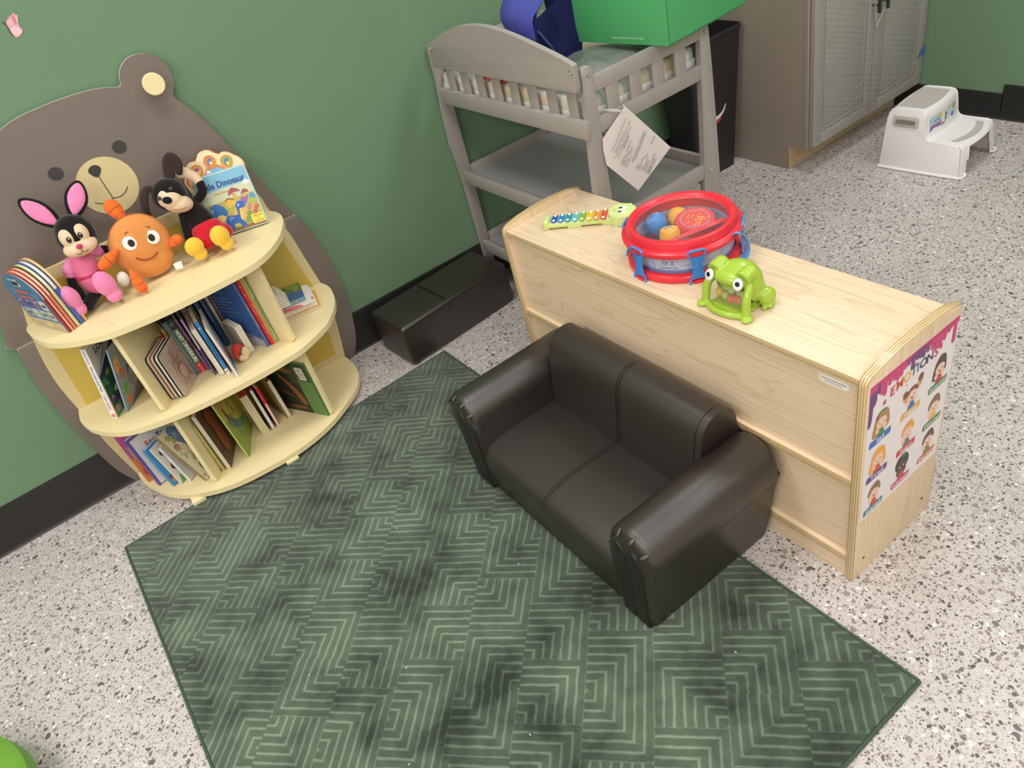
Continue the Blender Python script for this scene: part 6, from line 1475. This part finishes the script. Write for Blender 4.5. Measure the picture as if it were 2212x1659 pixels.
for i in range(60):
    x_, z_ = random.uniform(0.004, 0.124), random.uniform(0.004, 0.228); A.line(catmull([(x_, z_), (x_+random.uniform(-.012, .012), z_+0.01), (x_+random.uniform(-.02, .02), z_+0.022)], 3), 0.0012, random.choice([(130, 112, 84), (86, 68, 54), (120, 96, 62)]))
A.poly(catmull([(0.04, 0.045), (0.070, 0.030), (0.092, 0.050), (0.095, 0.10), (0.10, 0.17), (0.085, 0.215), (0.055, 0.210), (0.035, 0.185), (0.045, 0.15), (0.038, 0.10)], 4, True), (176, 96, 62)); A.line(catmull([(0.045, 0.17), (0.05, 0.13), (0.048, 0.09), (0.055, 0.06)], 4), 0.002, (206, 132, 90)); A.done('cover_print', b, RC(b))
text('lettering', 'FIND A', 0.026, PRINT((52, 34, 30)), b, FR((0.0088, 0.084, 0.130), (0, 0, -1), (0, 1, 0)), width=0.085); text('lettering', 'PUMPKIN', 0.028, PRINT((52, 34, 30)), b, FR((0.0088, 0.058, 0.125), (0, 0, -1), (0, 1, 0)), width=0.125)
A = Art(); A.r(-0.0082, 0.205, 0.0082, 0.2315, (150, 78, 50)); A.done('spine_print', b, T(0, 0, 0.2322) @ T(0, 0.02, -0.2)) if False else A.bm.free()
b = book('pale green YOU FOREVER AND A DAY picture book, bottom shelf', (0.0410, -0.3010, ZL), 0.180, 0.252, 0.0060, -23, -3, (176, 190, 104), (170, 190, 110), pages=PGW)
A = Art(); A.r(0.0, 0.0, 0.18, 0.252, (196, 184, 92)); A.poly([(0.0, 0.0), (0.18, 0.0), (0.18, 0.06), (0.12, 0.085), (0.06, 0.12), (0.0, 0.16)], (150, 172, 74)); A.poly(catmull([(0.02, 0.14), (0.05, 0.155), (0.07, 0.12), (0.10, 0.09), (0.14, 0.07), (0.15, 0.055), (0.10, 0.06), (0.06, 0.085), (0.03, 0.115)], 4, True), (108, 142, 134)); A.poly(catmull([(0.01, 0.25), (0.04, 0.25), (0.075, 0.235), (0.07, 0.20), (0.045, 0.185), (0.015, 0.205)], 4, True), (196, 150, 110)); A.poly(catmull([(0.03, 0.185), (0.045, 0.18), (0.045, 0.135), (0.036, 0.13)], 4, True), (122, 84, 60)); A.poly(catmull([(0.05, 0.08), (0.075, 0.055), (0.085, 0.03), (0.065, 0.05)], 4, True), (140, 134, 112)); A.done('cover_print', b, RC(b))
for s, y_, z_, sz, wd_ in (('You', 0.128, 0.205, 0.048, 0.062), ('FOREVER', 0.103, 0.160, 0.020, 0.085), ('AND A', 0.086, 0.165, 0.012, 0.030), ('DAY', 0.064, 0.115, 0.028, 0.055)): text('lettering', s, sz, PRINT((48, 38, 30)), b, FR((0.0035, y_, z_), (0, 0, -1), (0, 1, 0)), width=wd_)
b = book('thick cream board book with ladybird-red top edge, bottom shelf', (0.1330, -0.2320, ZL), 0.120, 0.168, 0.0260, -3, -2, (206, 186, 130), fore=True, leaves=7, leafcol=[(232, 222, 202), (226, 200, 120), (232, 222, 202)], name='board_book')
A = Art(); A.r(-0.012, 0.004, 0.012, 0.040, (206, 58, 72))
for x_, y_ in ((-0.006, 0.010), (0.004, 0.014), (-0.004, 0.024), (0.006, 0.030), (-0.006, 0.035)): A.e(x_, y_, 0.0022, 0.0028, (40, 32, 34))
A.done('top_print', b, T(0, 0, 0.1682))
b = book('white-paged book with a dark red cover top, standing fore-edge out, bottom shelf', (0.1610, -0.2300, ZL), 0.120, 0.174, 0.0145, -2, -1, (40, 34, 36), fore=True, pages=PGW)
A = Art(); A.r(-0.007, 0.006, 0.007, 0.085, (168, 44, 50)); A.done('top_print', b, T(0, 0, 0.1744))
b = book('red-spined small book with white page edges, bottom shelf', (0.1800, -0.2255, ZL), 0.115, 0.170, 0.0105, 2, -1, (196, 44, 56), (226, 218, 206), fore=True, leaves=3)
A = Art(); A.r(-0.005, 0.098, 0.005, 0.170, (204, 46, 60)); A.done('edge_print', b, SP(b, 0.0003))
b = book('olive-covered board book standing open-edge out left of the large green book', (0.2290, -0.2205, ZL), 0.120, 0.168, 0.0150, 10, -2, (150, 134, 74), fore=True, leaves=4, name='board_book')
A = Art(); A.r(0.0, 0.0, 0.12, 0.168, (158, 144, 82)); A.poly(catmull([(0.03, 0.02), (0.06, 0.05), (0.09, 0.04), (0.10, 0.01)], 4, True), (126, 116, 66)); A.e(0.05, 0.04, 0.006, 0.004, (92, 86, 92)); A.done('cover_print', b, LC(b)); A = Art(); A.r(-0.0074, 0.004, 0.0074, 0.022, (160, 44, 62)); A.r(-0.0074, 0.030, 0.0074, 0.05, (222, 190, 76)); A.done('top_print', b, T(0, 0, 0.1683))
b = book('large dark green picture book with brown seed-pod cover at the right of the bottom shelf', (0.3345, -0.3330, ZL), 0.215, 0.226, 0.0085, 27, -0.5, (70, 112, 62), (74, 118, 66), pages=PG, back=(104, 140, 78))
A = Art(); A.r(0.0, 0.0, 0.150, 0.226, (42, 48, 40)); A.r(0.150, 0.0, 0.215, 0.226, (98, 138, 78)); A.r(0.150, 0.150, 0.215, 0.226, (58, 84, 52)); A.poly(rrect(0.163, 0.155, 0.198, 0.208, 0.002), (230, 228, 214))
A.poly(catmull([(0.06, 0.17), (0.085, 0.125), (0.105, 0.085), (0.120, 0.045), (0.135, 0.035), (0.140, 0.06), (0.125, 0.10), (0.095, 0.14)], 4, True), (156, 92, 54)); A.poly(catmull([(0.0, 0.20), (0.06, 0.205), (0.12, 0.195), (0.145, 0.18), (0.10, 0.178), (0.04, 0.19)], 4, True), (140, 82, 50)); A.poly(catmull([(0.0, 0.10), (0.06, 0.09), (0.11, 0.06), (0.06, 0.075), (0.0, 0.085)], 4, True), (110, 66, 42)); A.poly(catmull([(0.0, 0.02), (0.08, 0.012), (0.14, 0.02), (0.08, 0.028)], 4, True), (122, 76, 48)); A.line(catmull([(0.075, 0.15), (0.105, 0.10), (0.128, 0.05)], 4), 0.003, (108, 58, 34))
for i in range(6): A.line([(0.10+0.012*i, 0.215-0.004*i), (0.125+0.010*i, 0.135-0.004*i)], 0.0022, (96, 128, 74))
A.done('cover_print', b, LC(b))
for i, (s, rgb) in enumerate((('Made for', (90, 96, 84)), ('The', (70, 120, 80)), ('READER', (196, 66, 66)), ('Shelf', (90, 90, 110)))): text('lettering', s, 0.0095, PRINT(rgb), b, FR((-0.0049, 0.0345, 0.196-0.010*i), (0, -1, 0), (0, 0, 1)), width=0.024)
# ---- bottom shelf, left bay (fanned, covers to the front)
b = book('arched pink and orange sweets board book with lollipop, bottom shelf far left', (-0.2640, -0.1250, ZL), 0.165, 0.205, 0.0080, -74, -3, (206, 96, 160), (176, 82, 150), leaves=2, name='board_book')
A = Art(); A.r(0.0, 0.0, 0.165, 0.105, (232, 132, 62)); A.poly(catmull([(0.012, 0.10), (0.012, 0.15), (0.028, 0.178), (0.06, 0.190), (0.06, 0.178), (0.036, 0.168), (0.024, 0.148), (0.024, 0.10)], 4, True), (206, 214, 120))
A.e(0.024, 0.040, 0.017, 0.020, (206, 44, 66)); 
for i in range(3): A.line([(0.024+(0.004+0.0042*i)*math.cos(a_*0.5), 0.040+(0.005+0.005*i)*math.sin(a_*0.5)) for a_ in range(0, 11)], 0.0016, (240, 150, 160))
A.line([(0.030, 0.022), (0.042, 0.006)], 0.003, (240, 230, 226)); A.poly([(0.012, 0.0), (0.05, 0.0), (0.045, 0.014), (0.014, 0.010)], (196, 206, 70)); A.e(0.045, 0.018, 0.008, 0.006, (130, 52, 132)); A.star(0.016, 0.085, 0.005, (246, 222, 190)); A.star(0.040, 0.080, 0.005, (246, 222, 190)); A.star(0.006, 0.150, 0.003, (240, 210, 230)); A.done('cover_print', b, RC(b)); text('lettering', 'Hello', 0.014, PRINT((240, 220, 236)), b, FR((0.0045, 0.055, 0.197), (0, 1, 0.3), (0, -0.3, 1)))
b = book('white See, Touch, Feel board book with a purple border, bottom shelf left bay', (-0.2400, -0.1750, ZL), 0.180, 0.200, 0.0140, -68, -4, (110, 92, 168), (112, 92, 168), leaves=4, leafcol=[(232, 228, 230)], name='board_book')
A = Art(); A.r(0.008, 0.003, 0.180, 0.190, (234, 228, 228)); A.poly([(0.060, 0.080), (0.095, 0.130), (0.105, 0.125), (0.075, 0.070)], (206, 56, 72)); A.e(0.115, 0.178, 0.006, 0.006, (206, 120, 130)); A.done('cover_print', b, RC(b))
for s, y_, rgb in (('S', 0.048, (206, 52, 56)), ('e', 0.062, (216, 92, 52)), ('e', 0.074, (226, 150, 60)), (',', 0.083, (80, 70, 80)), ('T', 0.094, (52, 44, 54)), ('o', 0.107, (90, 140, 190)), ('u', 0.119, (60, 70, 130)), ('c', 0.130, (60, 60, 110)), ('h', 0.142, (52, 44, 60))): text('lettering', s, 0.025, PRINT(rgb), b, FR((0.0076, y_, 0.148), (0, 1, 0), (0, 0, 1)), bold=0.02)
text('lettering', 'priddy', 0.011, PRINT((120, 116, 130)), b, FR((0.0076, 0.085, 0.178), (0, 1, 0), (0, 0, 1))); text('lettering', 'books', 0.011, PRINT((120, 116, 130)), b, FR((0.0076, 0.145, 0.178), (0, 1, 0), (0, 0, 1)))
b = book('white book with a blue cover border and brown creatures, bottom shelf left bay', (-0.2010, -0.2230, ZL), 0.150, 0.160, 0.0120, -58, -9, (70, 148, 206), (64, 140, 200), leaves=3, leafcol=[(226, 218, 206)], name='board_book')
A = Art(); A.r(0.006, 0.0, 0.15, 0.150, (70, 150, 210)); A.e(0.02, 0.018, 0.012, 0.010, (232, 150, 60)); A.e(0.012, 0.034, 0.008, 0.007, (170, 60, 90)); A.done('cover_print', b, RC(b))
b = book('cream book with brown beans and green grass on its cover, bottom shelf left bay', (-0.1780, -0.2360, ZL), 0.150, 0.158, 0.0080, -52, -11, (226, 218, 208), (222, 214, 190), pages=PGW)
A = Art(); A.r(0.0, 0.0, 0.15, 0.158, (228, 222, 214)); A.poly(catmull([(0.012, 0.122), (0.024, 0.138), (0.042, 0.122), (0.044, 0.104), (0.030, 0.108)], 4, True), (108, 66, 50)); A.poly(catmull([(0.012, 0.066), (0.030, 0.085), (0.040, 0.060), (0.052, 0.035), (0.036, 0.030), (0.022, 0.050)], 4, True), (98, 60, 46)); A.poly([(0.004, 0.0), (0.06, 0.0), (0.06, 0.03), (0.05, 0.018), (0.04, 0.034), (0.03, 0.018), (0.016, 0.03)], (110, 176, 96)); A.done('cover_print', b, RC(b))
b = book('pale grey thin book tucked behind the gold-spined book, bottom shelf left bay', (-0.1500, -0.2480, ZL), 0.150, 0.156, 0.0120, -46, -11, (206, 204, 206), (214, 214, 216), pages=PGW); text('lettering', 'Colours', 0.008, PRINT((150, 160, 176)), b, FR((0, -0.0011, 0.125), (0, 0, -1), (1, 0, 0)))
b = book('gold-foil-spined storybook with a blue dinosaur cover, front of bottom shelf left bay', (-0.1080, -0.2930, ZL), 0.165, 0.208, 0.0080, -42, -19, (226, 216, 194), (150, 128, 60), pages=PGW)
A = Art(); A.r(0.004, 0.0, 0.165, 0.208, (226, 216, 194))
A.poly(catmull([(0.040, 0.200), (0.060, 0.205), (0.085, 0.175), (0.075, 0.14), (0.090, 0.10), (0.065, 0.070), (0.050, 0.085), (0.056, 0.12), (0.046, 0.145), (0.034, 0.165)], 4, True), (104, 134, 184)); A.poly(catmull([(0.046, 0.19), (0.075, 0.17), (0.068, 0.15), (0.050, 0.165)], 4, True), (128, 156, 196)); A.e(0.055, 0.168, 0.006, 0.007, (240, 236, 226)); A.e(0.056, 0.167, 0.0035, 0.0045, (30, 30, 40))
A.poly(catmull([(0.030, 0.075), (0.050, 0.090), (0.075, 0.078), (0.08, 0.055), (0.055, 0.060), (0.040, 0.065)], 4, True), (94, 156, 152)); A.e(0.040, 0.074, 0.0035, 0.004, (240, 236, 226)); A.e(0.040, 0.074, 0.0018, 0.002, (30, 30, 40)); A.poly(catmull([(0.028, 0.050), (0.046, 0.058), (0.060, 0.030), (0.040, 0.014), (0.028, 0.030)], 4, True), (78, 132, 104))
for x_, z_ in ((0.030, 0.175), (0.034, 0.16), (0.022, 0.185)): bush(A, x_, z_, 0.006, (170, 178, 110))
for x_, z_ in ((0.014, 0.118), (0.020, 0.110), (0.026, 0.104), (0.018, 0.098)): A.e(x_, z_, 0.006, 0.0025, (140, 166, 84), 40)
A.e(0.022, 0.140, 0.011, 0.014, (150, 112, 84)); A.e(0.022, 0.138, 0.0075, 0.009, (222, 200, 172)); A.e(0.022, 0.139, 0.0045, 0.005, (150, 100, 74))
for x_, z_ in ((0.04, 0.10), (0.045, 0.095), (0.036, 0.07)): daisy(A, x_, z_, 0.004, (214, 196, 96))
A.done('cover_print', b, RC(b)); text('lettering', 'Tr', 0.014, PRINT((52, 48, 44)), b, FR((0.0045, 0.012, 0.014), (0, 1, 0), (0, 0, 1)))
A = Art()
for i in range(70): A.e(random.uniform(-0.0035, 0.0035), random.uniform(0.004, 0.204), 0.0012, 0.0020, random.choice([(96, 82, 40), (190, 168, 92), (122, 104, 50)]), random.uniform(0, 90), 6)
A.done('spine_print', b, SP(b))
# ---- top shelf, left : arched board books
arch = lambda w_, h_: [(0.0, 0.0), (w_, 0.0), (w_, h_*0.62)] + [(w_/2+w_/2*math.cos(R(a)), h_*0.62+h_*0.38*math.sin(R(a))) for a in range(10, 180, 10)] + [(0.0, h_*0.62)]
stack = [((70, 118, 158), (158, 44, 54), 'blue alphabet board book with pictured squares, outermost of the arched stack'), ((226, 140, 122), (232, 160, 146), 'pale pink-edged arched board book, second in the top shelf stack'), ((206, 108, 84), (216, 120, 96), 'brick-red arched board book, third in the top shelf stack'), ((92, 122, 60), (206, 198, 150), 'green-covered arched board book, fourth in the top shelf stack'), ((74, 104, 176), (66, 96, 170), 'royal blue arched board book, fifth in the top shelf stack'), ((222, 180, 108), (216, 172, 100), 'tan-edged arched board book, innermost beside the plush rabbit')]
x0, y0 = -0.1815, -0.2375; dx, dy = math.cos(R(23)), math.sin(R(23)); pos = 0.0
for i, (c1, c2, lb) in enumerate(stack):
    t_ = (0.0060, 0.0064, 0.0080, 0.0095, 0.0120, 0.0070)[i]
    w_, h_ = 0.178-0.003*i, 0.186+0.003*i
    r = thing('board_book', lb, 'book', m=T(x0+dx*(pos+t_/2), y0+dy*(pos+t_/2)+0.0015*i, ZS+0.0004+abs(math.sin(R(3)))*t_/2) @ RZ(23) @ RY(-3.0))
    pts = arch(w_, h_)
    if i == 0: pts = [p for p in pts]
    for nm_, xa, xb, cc in (('back_cover', -t_/2, -t_/2+0.0018, c1), ('leaves', -t_/2+0.0018, t_/2-0.0018, (232, 220, 200)), ('front_cover', t_/2-0.0018, t_/2, c2)):
        bm = new(); q_ = pts if nm_ != 'leaves' else [(p[0]*0.985+0.001, p[1]*0.985+0.001) for p in pts]
        add_prism(bm, q_, xb-xa, FR((xa, 0, 0), (0, 1, 0), (0, 0, 1)), 0.0003, 1); obj(nm_, bm, CV(cc), r)
    bm = new(); add_box(bm, (-t_/2+0.0002, -0.0008, 0.001), (t_/2-0.0002, 0.0006, h_*0.60), 0.0002, 1); obj('spine', bm, CV(c2), r)
    if i == 0:
        A = Art(); fr0 = FR((-t_/2-0.0003, w_, 0), (0, -1, 0), (0, 0, 1))
        A.poly([(0.004, 0.002), (w_-0.004, 0.002), (w_-0.004, 0.03), (0.004, 0.034)], (196, 176, 150)); 
        for gx in range(4):
            for gz in range(2):
                xx, zz = 0.010+gx*0.041, 0.038+gz*0.036
                rgb = [(150, 168, 196), (110, 104, 168), (190, 196, 204), (92, 96, 160), (176, 182, 196), (128, 120, 172), (186, 190, 176), (206, 206, 206)][gx*2+gz]
                A.r(xx, zz, xx+0.036, zz+0.032, rgb); bush(A, xx+0.018, zz+0.014, 0.006, [(120, 80, 66), (150, 80, 60), (60, 70, 90), (190, 190, 90), (70, 62, 80), (200, 120, 80), (96, 110, 70), (150, 90, 90)][(gx*3+gz) % 8]); A.e(xx+0.02, zz+0.022, 0.004, 0.004, (226, 206, 180))
        for zq in (0.122, 0.128, 0.134): A.line([(0.02, zq), (0.045, zq-0.002)], 0.0014, (150, 190, 210)); A.line([(0.13, zq-0.006), (0.16, zq-0.008)], 0.0014, (150, 190, 210))
        A.poly(rrect(0.060, 0.148, 0.112, 0.160, 0.005), (232, 196, 170)); A.poly(rrect(0.062, 0.150, 0.100, 0.1605, 0.004), (44, 36, 40)); A.r(0.02, 0.010, 0.06, 0.016, (222, 150, 110)); A.e(0.10, 0.018, 0.02, 0.008, (220, 196, 140)); A.done('cover_print', r, fr0)
        text('lettering', 'Alphabet', 0.018, PRINT((222, 116, 90)), r, FR((-t_/2-0.0016, w_-0.086, 0.131), (0, -1, 0), (0, 0, 1)), width=0.075, bold=0.02); text('lettering', 'Adventure', 0.018, PRINT((222, 116, 90)), r, FR((-t_/2-0.0016, w_-0.086, 0.113), (0, -1, 0), (0, 0, 1)), width=0.085, bold=0.02); text('lettering', 'MY FIRST', 0.012, PRINT((190, 214, 214)), r, FR((-t_/2-0.0016, w_-0.086, 0.168), (0, -1, 0), (0, 0, 1)), width=0.05, bold=0.02)
    elif i == 4:
        A = Art(); fr0 = FR((-t_/2-0.0003, w_, 0), (0, -1, 0), (0, 0, 1)); A.poly(catmull([(0.125, 0.05), (0.14, 0.14), (0.165, 0.13), (0.172, 0.05)], 4, True), (120, 120, 180)); A.done('cover_print', r, fr0)
    pos += t_+0.0022
# ---- Little Dinosaur sound book propped on the top shelf
t_ = 0.026; w_, h_ = 0.165, 0.188
dino = thing('sound_book', 'Little Dinosaur lift-a-sound book with an orange paw-shaped button panel', 'book', m=T(0.3170, -0.0790, ZS+0.0030) @ RZ(-111) @ RY(-10.5))
WH = CV((222, 222, 220))
bm = new(); add_prism(bm, rrect(0.0, 0.0, w_, h_, 0.008, 4), 0.010, FR((t_/2-0.010, 0, 0), (0, 1, 0), (0, 0, 1)), 0.0008, 2); obj('front_cover', bm, CV((188, 206, 214)), dino)
bm = new(); add_prism(bm, rrect(0.002, 0.002, w_-0.002, h_-0.004, 0.006, 4), 0.008, FR((-0.005, 0, 0), (0, 1, 0), (0, 0, 1)), 0.0008, 2); obj('leaves', bm, WH, dino)
paw = catmull([(w_+0.002, 0.182), (w_-0.004, 0.205), (w_-0.018, 0.218), (w_-0.033, 0.232), (w_-0.052, 0.236), (w_-0.064, 0.232), (w_-0.078, 0.250), (w_-0.100, 0.256), (w_-0.120, 0.248), (w_-0.130, 0.232), (w_-0.142, 0.236), (w_-0.160, 0.230), (w_-0.172, 0.214), (w_-0.172, 0.200), (w_-0.182, 0.196), (w_-0.190, 0.180)], 4)
paw = paw + [(-0.018, 0.150), (-0.006, 0.002), (w_-0.004, 0.002), (w_-0.002, 0.16)]
bm = new(); add_prism(bm, paw, 0.013, FR((-t_/2-0.001, 0, 0), (0, 1, 0), (0, 0, 1)), 0.0022, 2, 0, 1); obj('sound_panel', bm, [PLASTIC('cream_plastic', (242, 220, 176)), PLASTIC('orange_rim_plastic', (236, 150, 84))], dino)
fp = FR((0.0005, 0, 0), (0, 1, 0), (0, 0, 1))
for (u_, v_, c_, d_) in ((w_-0.045, 0.208, (172, 178, 60), (74, 130, 200)), (w_-0.092, 0.222, (232, 146, 62), (74, 130, 200)), (w_-0.138, 0.207, (236, 172, 70), (150, 104, 176)), (w_-0.166, 0.180, (222, 110, 146), (226, 196, 84))):
    bm = new(); add_lathe(bm, [(0.0165, 0.0), (0.0175, 0.0012), (0.0158, 0.0012), (0.0140, -0.0005)], 30, fp @ T(u_, v_, 0.0008), 0, True); obj('button_rim', bm, PLASTIC('orange_rim_plastic', (236, 150, 84)), dino)
    A = Art(); A.e(u_, v_, 0.0142, 0.0142, c_); A.e(u_+0.001, v_+0.003, 0.0075, 0.006, d_, 15); A.poly(catmull([(u_-0.008, v_), (u_-0.002, v_+0.002), (u_-0.002, v_-0.008), (u_-0.008, v_-0.011)], 3, True), d_); A.poly(catmull([(u_-0.002, v_-0.001), (u_+0.006, v_-0.004), (u_+0.004, v_-0.010), (u_-0.003, v_-0.009)], 3, True), (240, 214, 120)); A.done('button_print', dino, fp @ T(0, 0, 0.0010))
A = Art(); A.e(w_-0.090, 0.178, 0.034, 0.032, (226, 136, 66), n=36); A.e(w_-0.090, 0.176, 0.029, 0.026, (124, 186, 220), n=36); bush(A, w_-0.108, 0.193, 0.004, (232, 240, 244)); A.line(catmull([(w_-0.106, 0.197), (w_-0.098, 0.202), (w_-0.088, 0.199), (w_-0.078, 0.202), (w_-0.070, 0.197)], 4), 0.003, (206, 130, 104)); A.done('panel_print', dino, fp @ T(0, 0, 0.0010))
A = Art(); fc = FR((t_/2+0.0003, 0, 0), (0, 1, 0), (0, 0, 1))
A.poly(rrect(0.004, 0.004, w_-0.004, h_-0.004, 0.006), (196, 178, 108)); A.poly([(0.004, 0.100), (w_-0.004, 0.104), (w_-0.004, h_-0.010), (w_-0.010, h_-0.004), (0.010, h_-0.004), (0.004, h_-0.010)], (206, 216, 180)); A.poly([(0.004, 0.135), (w_-0.004, 0.140), (w_-0.004, h_-0.010), (w_-0.010, h_-0.004), (0.010, h_-0.004), (0.004, h_-0.010)], (132, 190, 220))
bush(A, 0.150, 0.136, 0.006, (236, 238, 240)); bush(A, 0.02, 0.13, 0.007, (230, 234, 236)); A.poly([(0.004, 0.078), (0.05, 0.086), (0.10, 0.080), (0.161, 0.088), (0.161, 0.072), (0.08, 0.068), (0.004, 0.070)], (170, 188, 96)); A.poly([(0.004, 0.004), (0.161, 0.004), (0.161, 0.016), (0.08, 0.014), (0.004, 0.018)], (150, 112, 70)); A.poly(catmull([(0.06, 0.02), (0.10, 0.03), (0.12, 0.06), (0.09, 0.075), (0.075, 0.05)], 4, True), (222, 186, 112))
A.r(0.096, 0.096, 0.106, 0.116, (214, 170, 92)); A.poly(catmull([(0.084, 0.112), (0.092, 0.128), (0.104, 0.132), (0.118, 0.124), (0.122, 0.116), (0.104, 0.118)], 4, True), (166, 88, 106)); A.poly(catmull([(0.120, 0.104), (0.130, 0.118), (0.142, 0.116), (0.146, 0.106), (0.132, 0.108)], 4, True), (166, 88, 106)); A.r(0.130, 0.092, 0.136, 0.108, (206, 166, 100)); A.poly(catmull([(0.140, 0.090), (0.150, 0.104), (0.158, 0.098), (0.160, 0.086)], 4, True), (104, 160, 196))
A.poly(catmull([(0.066, 0.086), (0.075, 0.104), (0.092, 0.100), (0.098, 0.082), (0.088, 0.078), (0.084, 0.088), (0.076, 0.076)], 4, True), (232, 190, 76)); 
for i in range(6): A.e(0.070+0.0045*i, 0.101+0.003*math.sin(i*0.8), 0.0022, 0.0028, (150, 82, 56))
A.poly(catmull([(0.112, 0.082), (0.118, 0.098), (0.130, 0.094), (0.140, 0.100), (0.132, 0.084), (0.124, 0.076)], 4, True), (150, 110, 190))
A.poly(catmull([(0.010, 0.062), (0.016, 0.090), (0.034, 0.100), (0.054, 0.088), (0.062, 0.066), (0.050, 0.056), (0.034, 0.066), (0.022, 0.058)], 4, True), (62, 118, 186)); A.poly(catmull([(0.024, 0.060), (0.040, 0.064), (0.052, 0.054), (0.044, 0.044), (0.026, 0.046)], 4, True), (232, 206, 120)); A.e(0.020, 0.082, 0.004, 0.005, (236, 240, 244)); A.e(0.0205, 0.081, 0.0022, 0.003, (30, 36, 60))
A.poly(catmull([(0.050, 0.020), (0.044, 0.040), (0.056, 0.056), (0.076, 0.052), (0.088, 0.052), (0.090, 0.070), (0.092, 0.082), (0.106, 0.090), (0.120, 0.080), (0.116, 0.068), (0.102, 0.066), (0.100, 0.048), (0.096, 0.030), (0.102, 0.014), (0.086, 0.012), (0.082, 0.024), (0.066, 0.026), (0.064, 0.012), (0.052, 0.012)], 4, True), (56, 110, 190)); A.poly(catmull([(0.098, 0.064), (0.104, 0.066), (0.102, 0.044), (0.094, 0.032), (0.092, 0.040)], 4, True), (238, 206, 110)); A.e(0.100, 0.078, 0.003, 0.004, (240, 244, 246)); A.e(0.1005, 0.077, 0.0016, 0.0022, (26, 30, 50))
for x_, z_ in ((0.060, 0.046), (0.064, 0.050), (0.067, 0.044), (0.061, 0.040), (0.071, 0.047)): A.e(x_, z_, 0.0014, 0.0016, (240, 220, 170))
for x_, z_, rgb in ((0.128, 0.060, (226, 110, 150)), (0.134, 0.070, (222, 130, 160)), (0.146, 0.052, (206, 70, 62)), (0.152, 0.060, (206, 76, 64)), (0.140, 0.044, (196, 70, 66))): daisy(A, x_, z_, 0.004, rgb)
for x_, z_ in ((0.118, 0.034), (0.110, 0.024), (0.128, 0.020), (0.122, 0.046)): bush(A, x_, z_, 0.005, (122, 164, 84))
A.poly(rrect(0.122, 0.010, 0.160, 0.038, 0.003), (240, 220, 92)); A.done('cover_print', dino, fc)
text('lettering', 'Little Dinosaur', 0.026, PRINT((44, 64, 140)), dino, FR((t_/2+0.0016, 0.080, 0.152), (0, 1, 0), (0, 0, 1)), width=0.142, bold=0.015); text('lettering', 'Lift-a-Sound', 0.012, PRINT((226, 142, 104)), dino, FR((t_/2+0.0016, 0.070, 0.128), (0, 1, 0), (0, 0, 1)), width=0.055)
for s, z_ in (('3 Big Flaps', 0.032), ('&', 0.024), ('12 Sounds', 0.016)): text('lettering', s, 0.0068, PRINT((60, 56, 50)), dino, FR((t_/2+0.0016, 0.141, z_), (0, 1, 0), (0, 0, 1)))
for b in BOOKS.values(): done(b)
# ---------------------------------------------------------------- green thing at the lower left corner
gs = thing('green_floor_cushion', 'bright green rounded floor cushion corner at the lower left edge', 'cushion', (-1.02, -1.02, 0))
bm = new(); add_lathe(bm, [(0, 0.002), (0.26, 0.002), (0.29, 0.02), (0.305, 0.06), (0.30, 0.10), (0.27, 0.125), (0.20, 0.135), (0, 0.137)], 56); obj('body', bm, FAB('lime_fabric', (116, 166, 62)), gs)
